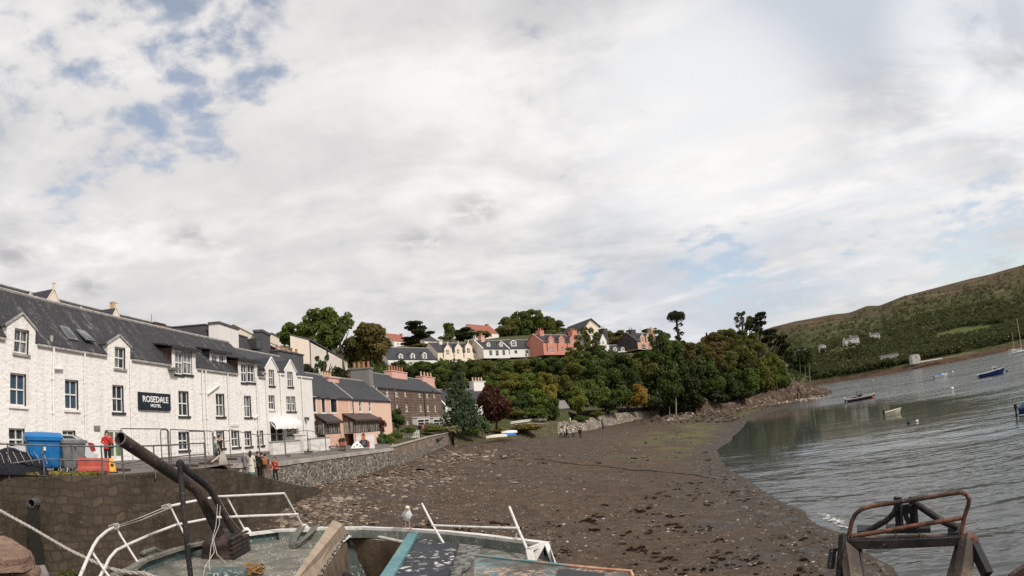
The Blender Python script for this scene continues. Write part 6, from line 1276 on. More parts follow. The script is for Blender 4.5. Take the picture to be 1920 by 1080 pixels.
# the group on the slipway
GP = 'people standing on the slipway'
def slipper(px, py, d): return at(px, py, d)   # feet on the slope
q = slipper(461, 892, 36.4); person(q, to_cam(q, 2.4), 1.42, 'person with a white hat and grey clothes, first of the slipway group', ((.22, .21, .22), 'grey_coat'), ((.2, .19, .2), 'grey_trousers'), hair='hat', hairc=cloth((.78, .75, .72), 'white_hat'), top_z=.6, group=GP)
q = slipper(472.5, 895, 36.9); person(q, to_cam(q, 2.9), 1.56, 'person with long black hair in a long cream coat with teal hem', ((.76, .70, .58), 'cream_coat'), None, hair='long', top_z=.34, flare=1.22, skirt=((.03, .3, .34), 'teal_skirt', .22), group=GP, arms=(((-.26, .0, 1.13), (-.14, .18, 1.1)), ((.27, .02, 1.13), (.22, .2, 1.12))))
q = slipper(486.5, 896, 37.4); person(q, to_cam(q, 2.2), 1.58, 'person all in black with short hair beside the cream coat', ((.02, .022, .02), 'black_jacket'), ((.016, .016, .018), 'black_trousers'), hair='short', top_z=.74, flare=1.1, group=GP, arms=(((-.26, .0, 1.13), (-.2, .2, 1.15)), ((.26, .0, 1.13), (.2, .2, 1.15))))
q = slipper(493.5, 896, 38.2); person(q, to_cam(q, 2.6), 1.55, 'dark haired person hidden between the black jacket and the orange backpack', ((.08, .075, .075), 'charcoal_jacket'), ((.02, .02, .02), 'black_trousers'), hair='short', group=GP)
q = slipper(500, 899, 37.9); person(q, to_cam(q, 3.0), 1.56, 'person with an orange backpack and tan trousers on the slipway', ((.11, .085, .055), 'brown_jacket'), ((.24, .15, .11), 'tan_trousers'), hair='short', flare=1.08, group=GP, extra=bag((0, -.2, 1.2), .3, .16, .4, cloth((.5, .17, .06), 'orange_backpack'), 'backpack', [(-.1, -.14, 1.35), (-.12, .1, 1.40), (-.12, .14, 1.2), (-.12, -.1, 1.06)]))
def ex2(r): bag((.3, .02, .86), .3, .16, .4, cloth((.6, .42, .3), 'tan_bag'), 'bag', [(.2, .05, 1.2), (.3, .03, 1.06)])(r); bag((.28, .08, 1.06), .2, .14, .2, cloth((.55, .1, .06), 'red_scarf'), 'scarf')(r)
q = slipper(518, 901.5, 38.9); person(q, to_cam(q, -.5), 1.48, 'person in red checked top with a tan bag, lowest on the slipway', ((.5, .09, .06), 'red_checked_top'), ((.015, .016, .022), 'navy_trousers'), hair='long', flare=1.05, group=GP, extra=ex2, stride=.25, arms=(((-.26, .02, 1.14), (-.2, .2, 1.16)), ((.28, .0, 1.12), (.3, .06, .95))))
# far walkers
for px, py, d, c1, n1, c2, n2, off, lab in ((788, 814, 97, (.02, .02, .022), 'black_jacket', (.02, .02, .02), 'black_trousers', 2.8, 'person in black walking in front of the bay windows'), (793.5, 814.5, 97.4, (.6, .12, .22), 'pink_top', (.03, .03, .035), 'dark_trousers', 3.0, 'person in pink top walking in front of the bay windows')):
    q = at(px, py, d); person(q, to_cam(q, off), 1.7, lab, (c1, n1), (c2, n2), stride=.5)
for px, py, d, c1, n1, c2, n2, off, st, lab in ((1052, 819, 108, (.85, .84, .82), 'white_top', (.05, .045, .045), 'dark_trousers', 2.2, .6, 'leftmost beach walker in white top and dark trousers'), (1059, 818.5, 109, (.66, .65, .63), 'white_top', (.04, .04, .05), 'dark_trousers', 1.8, -.6, 'beach walker in white second from the left'), (1063.5, 819, 108, (.07, .065, .06), 'charcoal_jacket', (.03, .03, .03), 'black_trousers', 2.0, .5, 'beach walker in dark jacket just right of the two in white'), (1075, 818.5, 110, (.68, .66, .64), 'white_top', (.03, .03, .035), 'dark_trousers', 2.6, .4, 'beach walker in white standing apart in the middle'), (1088.5, 820, 107, (.04, .035, .035), 'black_jacket', (.035, .03, .03), 'black_trousers', 3.0, .3, 'rightmost beach walker all in dark clothes')):
    q = at(px, py, d); q.z = float(beach_z([(q.x, q.y)])[0]); person(q, to_cam(q, off), 1.86, lab, (c1, n1), (c2, n2), stride=st, group='walkers on the beach')
# ------------------------------------------------------------------ things along the quay
def ground(px, py, d):
    q = at(px, py, d); q.z = street_z(q.x, q.y); return q
def face(p, off=0.0): return math.atan2(p[1], p[0])-PI/2+off     # local x runs to the right as seen, y away
def castor(x, y, root, z=.16, r=.1):
    mb = MB(); mb.tube([(x-.025, y, r), (x+.025, y, r)], r, 12); w = mb.build('wheel', M_BLACK, root)
    m2 = MB(); m2.beam((x-.04, y, r), (x-.03, y+.03, z+.08), .012, .06); m2.beam((x+.04, y, r), (x+.03, y+.03, z+.08), .012, .06); m2.tube([(x-.04, y, r), (x+.04, y, r)], .03, 8); m2.build('wheel_fork', M_BOATW, w)
def bin4(name, label, px, py, d, off, sc, body, lid, dome=.15):
    p = ground(px, py, d); root = thing(name, label, 'bin', p, face(p, off)); root.scale = (sc,)*3
    mb = MB(); mb.loft([[Vector((x*w, y*v, z)) for x, y in ((-.5, -.42), (-.44, -.5), (.44, -.5), (.5, -.42), (.5, .42), (.44, .5), (-.44, .5), (-.5, .42))] for z, w, v in ((.2, 1.05, .78), (.24, 1.1, .84), (.95, 1.24, .98), (1.16, 1.28, 1.03))]); mb.build('body', body, root)
    mb = MB(); mb.loft([[Vector((x*w, y*v, z)) for x, y in ((-.5, -.42), (-.44, -.5), (.44, -.5), (.5, -.42), (.5, .42), (.44, .5), (-.44, .5), (-.5, .42))] for z, w, v in ((1.12, 1.37, 1.12), (1.21, 1.38, 1.13), (1.22, 1.33, 1.08))]); mb.build('rim', body, root)
    mb = MB(); rings = []
    for i in range(9): t = i/8; y = -.56+1.12*t; z = 1.225+dome*math.sin(PI*t)**.7; rings.append([Vector((-.68, y, 1.222)), Vector((-.66, y, z)), Vector((0, y, z+.02)), Vector((.66, y, z)), Vector((.68, y, 1.222))])
    mb.loft(rings); mb.build('lid', lid, root, True)
    for x in (-.52, .52): castor(x, -.36, root); castor(x, .36, root)
    for s in (-1, 1): mb = MB(); mb.tube([(s*.6, 0, 1.02), (s*.72, 0, 1.02)], .04, 8); mb.build('trunnion', M_STEEL, root)
    for x in (-.22, .22): mb = MB(); mb.box(x-.02, x+.02, -.5, -.44, .3, 1.1); mb.build('stiffener', body, root)
    mb = MB(); mb.box(-.04, .04, -.53, -.47, .78, .9); mb.build('lock', M_BOATW, root); return root
bin4('wheelie_bin', 'large blue wheeled bin with domed lid on the quay', 83, 886, 25.0, .12, 1.1, M_BLUEBIN, M_BLUEBIN)
bin4('wheelie_bin', 'large grey metal wheeled bin beside the blue one', 131, 888, 25.2, -1.15, 1.02, M_GREYBIN, M_GREYBIN, .05)
# heap of black netting
p = ground(30, 886, 24.6); root = thing('net_heap', 'heap of black fishing net beside the blue bin', 'net', p, face(p)); mb = MB(); rr = random.Random(8); rings = []
for i in range(15):
    t = -1+2*i/14; h = .95*(1-abs(t)**3)*(1 if t < 0 else .92-.15*t); rings.append([Vector((t*1.35, -.55*math.cos(a)*(1-.3*abs(t))+rr.uniform(-.05, .05), max(0, h*math.sin(a)+rr.uniform(-.06, .06)))) for a in [PI*k/10 for k in range(11)]])
mb.loft(rings); mb.build('net', M_NET, root, True)
mb = MB()
for i in range(9): x = -1.2+i*.28; mb.tube([(x, -.3, .8), (x+.12, -.45, .62+.05*math.sin(i)), (x+.2, -.52, .4)], .012, 5)
mb.build('rope_ends', M_ROPE, root)
# silver car parked behind the bins
p = ground(96, 874, 29.3); root = thing('parked_car', 'silver hatchback parked behind the bins', 'car', p, face(p, .15)); prof = [(-2.05, .35), (-2.08, .62), (-1.95, .86), (-1.1, .98), (-.45, 1.40), (.1, 1.48), (1.0, 1.45), (1.62, 1.18), (1.95, 1.0), (2.02, .62), (1.96, .35)]
rings = [[Vector((x*(1-.03*(abs(y) > .7)), y*(1 if z < 1.0 else .82), z)) for x, z in prof] for y in (-.85, -.8, .8, .85)]
mb = MB(); mb.loft(rings); mb.build('car_body', M_CARW, root, True)
g = MB()
for s in (-1, 1): g.poly([(-.95, s*.80, 1.0), (-.42, s*.705, 1.36), (.1, s*.70, 1.43), (.95, s*.70, 1.40), (1.5, s*.80, 1.05)])
g.quad((1.08, -.62, 1.435), (1.08, .62, 1.435), (1.66, .66, 1.175), (1.66, -.66, 1.175)); g.quad((-1.08, -.66, 1.01), (-1.08, .66, 1.01), (-.47, .62, 1.41), (-.47, -.62, 1.41)); g.build('car_window', M_GLASSD, root)
for x in (-1.3, 1.28):
    for s in (-1, 1): mb = MB(); mb.tube([(x, s*.70, .31), (x, s*.88, .31)], .31, 18); w = mb.build('wheel', M_BLACK, root); r = MB(); r.tube([(x, s*.875, .31), (x, s*.895, .31)], .2, 12); r.build('rim', M_GREYBIN, w)
for s in (-1, 1): mb = MB(); mb.slab([(1.78, s*.62, .78), (1.80, s*.86, .78), (1.72, s*.84, 1.12), (1.66, s*.66, 1.14)], (.22, 0, -.03)); mb.build('tail_lamp', M_LAMPRED, root)
mb = MB(); mb.box(1.9, 2.1, -.82, .82, .36, .62); mb.build('bumper', M_CARW, root)
# red and yellow street clutter
p = ground(176, 887, 24.6); root = thing('plastic_barrier', 'red plastic water-filled barrier beside the grey bin', 'barrier', p, face(p, -.1)); mb = MB(); mb.loft([[Vector((x*.62, y, z)) for x, y in ((-1, -w), (1, -w), (1, w), (-1, w))] for z, w in ((0, .24), (.14, .24), (.3, .15), (.55, .12), (.6, .09))])
mb.build('barrier_body', M_REDP, root); [MB().box(x0, x1, -.26, -.235, 0, .13).build('forklift_slot', M_DARKTRIM, root) for x0, x1 in ((-.25, .2), (.45, .56))]
for px, d, lab in ((197, 25.6, 'yellow caution stand half hidden behind the red barrier'), (210, 25.4, 'yellow caution stand right of the red barrier')):
    p = ground(px, 880, d); root = thing('caution_stand', lab, 'sign', p, face(p, .2)); mb = MB(); mb.slab([(-.16, -.14, .0), (.16, -.14, .0), (.10, -.01, .56), (-.10, -.01, .56)], (0, .03, 0)); mb.slab([(-.16, .16, .0), (.16, .16, .0), (.10, .02, .56), (-.10, .02, .56)], (0, .03, 0)); mb.build('stand_panel', M_YEL, root); mb = MB(); mb.box(-.2, .2, -.2, .22, -.0, .05); mb.build('base', M_BLACK, root)
    mb = MB(); mb.tube([(0, -.1, .3), (0, -.065, .305)], .07, 10); mb.build('symbol_disc', M_BROWNP, root)
# tubular railing on the quay edge
rp = [(-20, 884, 24.4), (17, 886, 24.2), (83, 889, 23.9), (137, 890, 23.6), (193, 891, 23.4), (232, 890, 23.6), (291, 886, 24.4), (319, 884, 25.4), (357, 881, 27.2), (386, 880, 28.2)]
R0 = []
for q in rp: v = ground(*q); R0.append(v)
root = thing('quay_railing', 'grey two-rail tubular railing along the edge of the quay', 'railing', R0[0])
parts = []
for i, v in enumerate(R0): mb = MB(); mb.tube([v-Vector((0, 0, .2)), v+Vector((0, 0, 1.06))], .032, 8); mb.ball(v+Vector((0, 0, 1.06)), .05, n=8, m=5); parts.append(mb.build('post', M_STEEL))
mb = MB(); mb.tube([v+Vector((0, 0, 1.06)) for v in R0], .03, 8); parts.append(mb.build('top_rail', M_STEEL))
mb = MB(); mid = []
for i, v in enumerate(R0): mid.append(v+Vector((0, 0, .53+(-.16 if i in (1,) else -.1 if i == 5 else 0.04))))
mb.tube(mid, .028, 8); parts.append(mb.build('middle_rail', M_STEEL)); rebase(parts, root)
# temporary fence panels
def panel(x0, x1, yb0, yb1, d0, d1, h, lab, mesh=True, feet=True):
    a, b = ground(x0, yb0, d0), ground(x1, yb1, d1); t = b-a; L = math.hypot(t.x, t.y); root = thing('fence_panel', lab, 'fence', a, math.atan2(t.y, t.x), 'temporary steel fence panels'); dz = b.z-a.z; r = .14
    mb = MB(); P = [(0, 0, .08), (0, 0, h-r)]+[(r-r*math.cos(k*PI/8), 0, h-r+r*math.sin(k*PI/8)) for k in range(1, 5)]+[(L-r+r*math.sin(k*PI/8), 0, h+dz-r+r*math.cos(k*PI/8)) for k in range(0, 4)]+[(L, 0, h+dz-r), (L, 0, dz+.08)]
    mb.tube(P, .026, 7); mb.build('frame', M_STEEL, root)
    mb = MB(); mb.tube([(0, 0, .22), (L, 0, dz+.22)], .02, 6); mb.build('bottom_rail', M_STEEL, root)
    if mesh:
        mb = MB()
        n = int(L/.42)
        for i in range(1, n): x = L*i/n; mb.tube([(x, 0, .22+dz*i/n), (x, 0, h+dz*i/n-.03)], .0035, 3, False)
        for k in range(1, 4): z = .22+(h-.25)*k/4; mb.tube([(0, 0, z), (L, 0, z+dz)], .0045, 3, False)
        mb.build('wire_mesh', M_STEEL, root)
    if feet:
        for x, z in ((0, 0), (L, dz)): mb = MB(); mb.box(x-.12, x+.12, -.36, .36, z, z+.11); mb.build('foot', M_BROWNP, root)
    return root
panel(229, 317, 872, 866, 26.4, 29.5, 1.72, 'fence panel nearest the hotel door, behind the rusty pipe'); panel(322, 401, 866, 860, 29.7, 34.4, 1.70, 'fence panel in the middle, right of the rusty pipe'); panel(304, 319, 866, 864, 28.2, 29.2, 1.68, 'short fence panel standing edge-on between the two big ones'); panel(357, 387, 868, 866, 28.8, 30.8, 1.6, 'narrow leaning-looking fence panel before the hotel window')
panel(403, 433, 862, 862, 34.8, 36.4, 1.70, 'fence panel beside the couple walking'); panel(433, 487, 862, 860, 36.6, 42.5, 1.74, 'fence panel before the three small hotel windows'); panel(488, 535, 858, 852, 43.2, 46.4, 1.76, 'fence panel before the white canopy'); panel(536, 578, 848, 845, 47, 49.8, 1.78, 'fence panel before the white pillar'); panel(578.5, 611, 845, 841, 50, 52.6, 1.76, 'fence panel before the first peach porch'); panel(611.5, 641, 841, 838, 52.8, 55.4, 1.76, 'fence panel before the flower pots'); panel(668, 718, 838, 835, 58.5, 62.5, 1.9, 'last fence panel behind the painted board and the hedge', feet=False)
# small things on the street
p = ground(419, 874, 31.5); root = thing('concrete_weight', 'pale concrete weight with a plank at the top of the slipway', 'block', p, face(p)); mb = MB(); mb.loft([[Vector((x*w, y*w, z)) for x, y in ((-.22, -.2), (.22, -.2), (.22, .2), (-.22, .2))] for z, w in ((.06, 1), (.3, .9), (.62, .55), (.68, .5))]); mb.build('block_body', M_CONC, root); mb = MB(); mb.box(-.75, .5, -.3, .3, 0, .055); mb.build('plank', M_BROWNP, root); mb = MB(); mb.beam((-.75, -.1, .08), (-.1, -.05, .55), .06, .06); mb.build('prop', M_CREAMB, root)
# board painted with a figure in a dark coat, white sheet boat in front
p = ground(684, 837, 60); root = thing('painted_board', 'white board painted with a figure in a dark coat by the hedge', 'sign', p, face(p, -.05)); W_, H_ = 1.75, 1.45
mb = MB(); mb.box(-W_*.45, W_*.55, 0, .06, .0, H_); mb.build('board', M_FLAG, root)
def flat(pts, y, m, name): mb = MB(); mb.slab([(x, y, z) for x, z in pts], (0, -.012, 0)); return mb.build(name, m, root)
flat([(-.72, .42), (-.6, .75), (-.35, .98), (-.1, 1.05), (.2, 1.02), (.42, .8), (.5, .35), (.35, .28), (-.4, .22)], -.005, cloth((.05, .05, .055), 'painted_coat'), 'painted_coat'); flat([(.3, .28), (.46, .3), (.5, .78), (.36, .92), (.22, .86)], -.02, cloth((.3, .06, .07), 'painted_red'), 'painted_sleeve'); flat([(-.3, .5), (.05, .45), (.12, .92), (-.2, .95)], -.022, cloth((.16, .16, .18), 'painted_grey'), 'painted_waistcoat'); flat([(-.2, 1.0), (.08, 1.0), (.12, 1.3), (.0, 1.5), (-.14, 1.48), (-.22, 1.25)], -.036, cloth((.68, .23, .07), 'painted_face'), 'painted_face'); flat([(-.26, 1.46), (.14, 1.44), (.06, 1.62), (-.12, 1.66)], -.05, cloth((.09, .05, .04), 'painted_hat'), 'painted_hat'); flat([(-.4, .0), (.46, .0), (.44, .3), (-.4, .3)], -.05, cloth((.36, .31, .26), 'painted_crate'), 'painted_crate')
p = ground(670, 841, 57.2); root = thing('folded_tarpaulin', 'white triangular sheet with green marks propped before the painted board', 'sheet', p, face(p)); mb = MB(); mb.slab([(-.62, 0, .0), (.62, 0, .0), (.2, .3, .52), (-.02, .35, .66), (-.35, .2, .42)], (0, .06, .0)); mb.build('sheet', M_FLAG, root); mb = MB()
for x, z, w in ((-.36, .1, .14), (-.1, .26, .22), (.2, .12, .16)): mb.slab([(x, z*.55-.03, z), (x+w, z*.55-.03, z+.02), (x+w*.8, z*.55+.03, z+.13), (x+.04, z*.55+.02, z+.1)], (0, -.01, 0))
mb.build('green_marks', M_GREENSHED, root)
for px, lab in ((640, 'left brown flower pot by the peach porch'), (645, 'right brown flower pot by the peach porch')):
    p = ground(px, 832, 59); root = thing('flower_pot', lab, 'pot', p); mb = MB(); prof_ = [(.14, 0), (.2, .1), (.25, .4), (.28, .5), (.3, .52), (.24, .5)]; mb.loft([[Vector((r*math.cos(2*PI*q/12), r*math.sin(2*PI*q/12), z)) for q in range(12)] for r, z in prof_]); mb.build('pot', M_TERRA, root); o = bpy.data.objects.new('plant', CROWN['bush0']); COL.objects.link(o); o.parent = root; o.location = (0, 0, .62); o.scale = (.28, .28, .26); o.color = (.05, .06, .03, 1)
p = ground(625, 834, 55.5); root = thing('bench', 'low brown bench under the peach porch wall', 'bench', p, face(p)); mb = MB(); mb.box(-1.1, 1.1, -.2, .2, .38, .45); mb.build('seat', M_BROWNP, root)
for x in (-1.0, 1.0): mb = MB(); mb.box(x-.05, x+.05, -.18, .18, 0, .378); mb.build('leg', M_BROWNP, root)
p = at(770, 815, 84); root = thing('garden_gate', 'small white garden gate before the brown stone house', 'gate', (p.x, p.y, p.z-.6), face(p)); mb = MB()
for i in range(10): x = -1.1+i*.24; mb.box(x, x+.12, -.02, .02, .1, 1.15)
mb.box(-1.1, 1.2, .021, .06, .25, .34); mb.box(-1.1, 1.2, .021, .06, .85, .94); mb.build('pickets', M_WHITE, root)
# grass along the quay edge
g = np.random.default_rng(5); L = []
for i in range(260):
    t = g.random(); a, b = Vector((-17.4, 16.7, 6.42)), Vector((-14.2, 19.3, 6.42)); c = a.lerp(b, t) if t < .7 else Vector((-17.4-7*(t-.7), 16.7-2*(t-.7), 6.42)); c += Vector((-.3, .4, 0))*g.random()*2; L.append((c.x, c.y, c.z, .1, .1, .07))
o = bpy.data.objects.new('weeds', leaf_mesh('weeds', L, 5200, .035, 2, elong=2.0)); COL.objects.link(o); o.color = (.17, .145, .05, 1); tag(o, 'dry weeds along the edge of the quay', 'weeds', kind='stuff')
# posts on the beach
for px, y0, y1, d, lab in ((1255.3, 748, 777, 196, 'shorter left white post standing at the back of the beach'), (1267.5, 742, 780, 194, 'taller right white post standing at the back of the beach'), (1296, 764, 774, 205, 'small white post by the headland rocks')):
    a, b = at(px, y1, d), at(px-.6, y0, d); root = thing('beach_post', lab, 'post', a); mb = MB(); mb.tube([Vector((0, 0, -.8)), b-a], [.22, .17], 9); mb.tube([b-a-Vector((0, 0, .25)), b-a], .21, 9); mb.build('post', M_CONC, root)
p = at(1132, 802, 131); root = thing('beach_post', 'rusty stump leaning on the pale stone bank', 'post', at(1131, 800, 130)); mb = MB(); mb.tube([Vector((0, 0, -.5)), at(1128, 785, 130)-at(1131, 800, 130)], [.25, .12], 8); mb.build('post', M_RUST, root)
# upturned rowing boats
def rowboat(px, py, d, L, yaw, m, m2, label, flip=True, name='rowing_boat'):
    p = at(px, py, d); p.z = max(float(beach_z([(p.x, p.y)])[0]), p.z)+.1; root = thing(name, label, 'boat', p, yaw); mb = MB(); rings = []
    for i in range(11):
        t = i/10; w = .62*math.sin(PI*(.12+.80*t))**.7*(1 if t < .75 else 1-(t-.75)*1.9); x = (t-.5)*L; sh_ = .08*(2*t-1)**2
        rings.append([Vector((x, w*math.cos(a), (-.42*math.sin(a)**.8 if math.sin(a) > 0 else 0)*(.8+.2*math.sin(PI*t))+sh_)) for a in [PI*k/8 for k in range(9)]])
    s = -1 if flip else 1
    mb.loft([[Vector((q.x, q.y, q.z*s+(0 if flip else .42))) for q in rg] for rg in rings], False); mb.build('hull', m, root, True)
    g_ = MB(); g_.tube([Vector((r[0].x, r[0].y, r[0].z*s+(0 if flip else .42))) for r in rings], .035, 6); g_.tube([Vector((r[-1].x, r[-1].y, r[-1].z*s+(0 if flip else .42))) for r in rings], .035, 6); g_.build('gunwale', m2, root); return root
for a in ((931, 820.5, 96.5, 3.4, .25, M_CREAMB, M_WHITE, 'cream upturned rowing boat lowest on the beach bank'), (948, 818, 98, 3.3, .15, M_TARP, M_BLUEBIN, 'bright blue upturned rowing boat between two pale ones'), (955, 812.5, 100.5, 2.6, .2, M_BOATW, M_WHITE, 'small white upturned boat behind the blue one')): rowboat(*a)
# mooring ropes and chains lying on the beach
def beachline(pts, r, m, name, label, cat):
    P = []
    for i in range(len(pts)-1):
        a, b = atz(*pts[i], 3.0), atz(*pts[i+1], 3.0)
        for k in range(8): q = a.lerp(b, k/8); P.append(q)
    P = [Vector((q.x, q.y, float(beach_z([(q.x, q.y)])[0])+r*.7)) for q in P]; root = thing(name, label, cat, P[0]); o = MB(); o.tube([p_-P[0] for p_ in P], r, 5); o.build('line', m, root)
beachline([(792, 842), (815, 850), (850, 858), (882, 868)], .06, M_ROPE, 'mooring_rope', 'pale mooring rope running down the beach from the garden wall', 'rope')
beachline([(1000, 852), (1080, 851.5), (1130, 848.5), (1180, 849.5), (1290, 843), (1345, 842)], .045, M_RUST2, 'mooring_chain', 'long dark mooring chain across the beach to the water', 'chain')
beachline([(640, 975), (652, 972), (655, 958), (648, 948)], .04, M_ROPEG, 'mooring_rope', 'short curved rope end on the beach behind the boat', 'rope')
beachline([(520, 905), (560, 918), (620, 922), (680, 918)], .035, M_ROPEG, 'mooring_rope', 'thin rope lying at the foot of the slipway', 'rope')
# ------------------------------------------------------------------ boats and buoys on the water
def hullmesh(L, B_, fb, sheer=.25, stem=.12, n=12, full=.6):
    """rings from stern (x = -L/2) to bow, closed below; returns port/starboard sheer lines too"""
    rings = []; top = []
    for i in range(n+1):
        t = i/n; w = B_/2*(1-.18*(1-t))*(1 if t < full else max(.03, math.cos((t-full)/(1-full)*PI/2)**.75)); zt = fb*(1+sheer*t*t*1.6); x = -L/2+L*t; dx = stem*L*t**3
        rings.append([Vector((x+dx, w, zt)), Vector((x+dx*.5, w*.92, zt*.45)), Vector((x, w*.7, -.12)), Vector((x, 0, -.3)), Vector((x, -w*.7, -.12)), Vector((x+dx*.5, -w*.92, zt*.45)), Vector((x+dx, -w, zt))]); top.append((x+dx, w, zt))
    return rings, top
def boat_root(name, label, px, py, heading, cat='boat', group=None):
    p = atz(px, py, 0.0); return thing(name, label, cat, (p.x, p.y, .02), heading, group)
def add_hull(root, L, B_, fb, m, capm, deckm, deckz=.5, **k):
    rings, top = hullmesh(L, B_, fb, **k); mb = MB(); mb.loft(rings, False); mb.poly(rings[0]); mb.build('hull', m, root, True)
    mb = MB(); mb.tube([Vector((x, w, z)) for x, w, z in top]+[Vector((x, -w, z)) for x, w, z in reversed(top)]+[Vector((top[0][0], top[0][1], top[0][2]))], .05, 6); mb.build('gunwale', capm, root)
    mb = MB(); mb.poly([Vector((x-.03, w*.93, z*deckz)) for x, w, z in top]+[Vector((x-.03, -w*.93, z*deckz)) for x, w, z in reversed(top)]); mb.build('deck', deckm, root); return top
def outboard(root, x, z, m=None, y=0):
    mb = MB(); mb.loft([[Vector((x+a*w, y+b*v, zz)) for a, b in ((-.2, -.15), (.15, -.17), (.15, .17), (-.2, .15))] for zz, w, v in ((z+.1, .9, .8), (z+.2, 1.1, 1), (z+.5, 1.05, 1), (z+.62, .7, .7))]); o = mb.build('outboard_motor', m or M_BLACK, root, True); mb = MB(); mb.beam((x-.02, y, z+.12), (x+.02, y, -.35), .12, .2); mb.build('motor_leg', M_BLACK, o)
hd = lambda px, py, off: math.atan2(*(lambda q: (q.y, q.x))(atz(px, py, 0)))-PI/2+off    # heading with the bow to the right as seen
# navy launch with white wheelhouse
L = 7.2; root = boat_root('launch', 'navy blue launch with white top and small white wheelhouse', 1858, 705, hd(1858, 705, .12)); M2 = M_BOATW
add_hull(root, L, 2.5, 1.0, M_BOATB, M2, M2, .75, sheer=.45)
mb = MB(); mb.loft([[Vector((x, y*w, z)) for x, y in ((.2*L-.95, -1), (.2*L+.9, -1), (.2*L+.9, 1), (.2*L-.95, 1))] for z, w in ((.8, .85), (1.6, .8))]+[[Vector((x, y*.72, 2.15)) for x, y in ((.2*L-.85, -1), (.2*L+.35, -1), (.2*L+.35, 1), (.2*L-.85, 1))]]); wh = mb.build('wheelhouse', M2, root)
g = MB()
for s in (-1, 1): g.poly([(.2*L-.7, s*.83, 1.55), (.2*L-.1, s*.83, 1.55), (.2*L-.1, s*.76, 2.0), (.2*L-.7, s*.76, 2.0)]); g.poly([(.2*L, s*.83, 1.55), (.2*L+.6, s*.83, 1.55), (.2*L+.3, s*.76, 2.0), (.2*L, s*.76, 2.0)])
g.build('pane', M_GLASSD, wh); mb = MB(); mb.box(.2*L-1.0, .2*L+.5, -.8, .8, 2.16, 2.24); mb.tube([(.2*L-.3, 0, 2.24), (.2*L-.3, 0, 2.6)], .03, 6); mb.build('wheelhouse_roof', M2, wh)
mb = MB(); mb.slab([(-L/2, 1.1, .98), (L/2*.9, .9, 1.35), (L/2*.9, .9, 1.5), (-L/2, 1.1, 1.12)], (0, .04, 0)); mb.slab([(-L/2, -1.1, .98), (L/2*.9, -.9, 1.35), (L/2*.9, -.9, 1.5), (-L/2, -1.1, 1.12)], (0, -.04, 0)); mb.build('white_strake', M2, root)
mb = MB(); mb.tube([(L*.3, .9, 1.4), (L*.32, .85, 2.0), (L*.55, .3, 2.1), (L*.6, 0, 2.1), (L*.55, -.3, 2.1), (L*.32, -.85, 2.0), (L*.3, -.9, 1.4)], .03, 6); mb.build('bow_rail', M_STEEL, root); outboard(root, -L/2-.3, .5, M_BOATW)
# small white boat with a blue canvas
L = 4.8; root = boat_root('motorboat', 'small white motorboat with bright blue canvas cover and black outboard', 1764, 708, hd(1764, 708, .1)); add_hull(root, L, 1.9, .85, M_BOATW, M_BOATW, M_BOATW, .7, sheer=.3)
mb = MB(); mb.loft([[Vector((x, y, z)) for y, z in ((-.75, .7), (-.7, 1.2), (-.4, 1.55), (.4, 1.55), (.7, 1.2), (.75, .7))] for x in (-.9, -.6, .3, .5)]); mb.build('canvas_cover', M_TARP, root, True); mb = MB(); mb.loft([[Vector((x, y*w, z)) for x, y in ((.3, -.7), (1.6, -.5), (1.6, .5), (.3, .7))] for z, w in ((.75, 1), (1.3, .85))]); mb.build('cabin', M_BOATW, root); outboard(root, -L/2-.25, .55)
mb = MB(); mb.tube([(1.2, .4, 1.2), (1.9, .25, 1.75), (2.4, 0, 1.7), (1.9, -.25, 1.75), (1.2, -.4, 1.2)], .025, 6); mb.build('bow_rail', M_STEEL, root)
# rigid inflatable with console and twin engines
L = 8.2; root = boat_root('inflatable_boat', 'grey and black inflatable boat with console frame and twin engines near the rocky point', 1613, 750, hd(1613, 750, .2))
mb = MB(); pth = [(-L/2, 1.15, .55), (0, 1.2, .6), (L*.3, 1.0, .75), (L*.45, .45, .95), (L*.5, 0, 1.02), (L*.45, -.45, .95), (L*.3, -1.0, .75), (0, -1.2, .6), (-L/2, -1.15, .55)]; mb.tube(pth, .3, 10); mb.build('tube', M_RIB, root, True); mb = MB(); mb.tube([(x, y*1.22, z-.02) for x, y, z in pth], .09, 6); mb.build('rubbing_strake', M_BOATBK, root)
rings, top = hullmesh(L*.9, 1.9, .5, n=8); mb = MB(); mb.loft(rings, False); mb.poly(rings[0]); mb.build('hull', M_BOATBK, root, True); mb = MB(); mb.box(-L*.45, L*.25, -.85, .85, .38, .44); mb.build('deck', M_GREYR, root)
mb = MB(); mb.box(-.5, .5, -.4, .4, .44, 1.5); mb.box(-2.2, -1.0, -.35, .35, .44, 1.1); mb.build('console', M_BOATBK, root); mb = MB()
for x in (-.8, .6):
    for y in (-.6, .6): mb.tube([(x, y, .44), (x*.8-.1, y, 2.5)], .04, 6)
mb.build('console_frame', M_BOATBK, root); mb = MB(); mb.box(-1.3, .9, -.8, .8, 2.5, 2.58); mb.build('canopy', M_GREYR, root); outboard(root, -L/2-.3, .75, M_BOATW, -.4); outboard(root, -L/2-.3, .75, M_BOATW, .4)
mb = MB(); mb.ball((L*.42, -.9, .3), .3); mb.build('fender', M_ORANGEB, root)
# cream dinghy
L = 2.7; root = boat_root('dinghy', 'small cream rowing dinghy with dark stern floating alone', 1673, 777, hd(1673, 777, .25)); add_hull(root, L, 1.25, .55, M_CREAMB, M_CREAMB, M_BROWNP, .45, sheer=.3); mb = MB(); mb.box(-.3, 0, -.52, .52, .38, .43); mb.box(-1.0, -.75, -.5, .5, .36, .41); mb.build('thwart', M_BROWNP, root); outboard(root, -L/2-.1, .3)
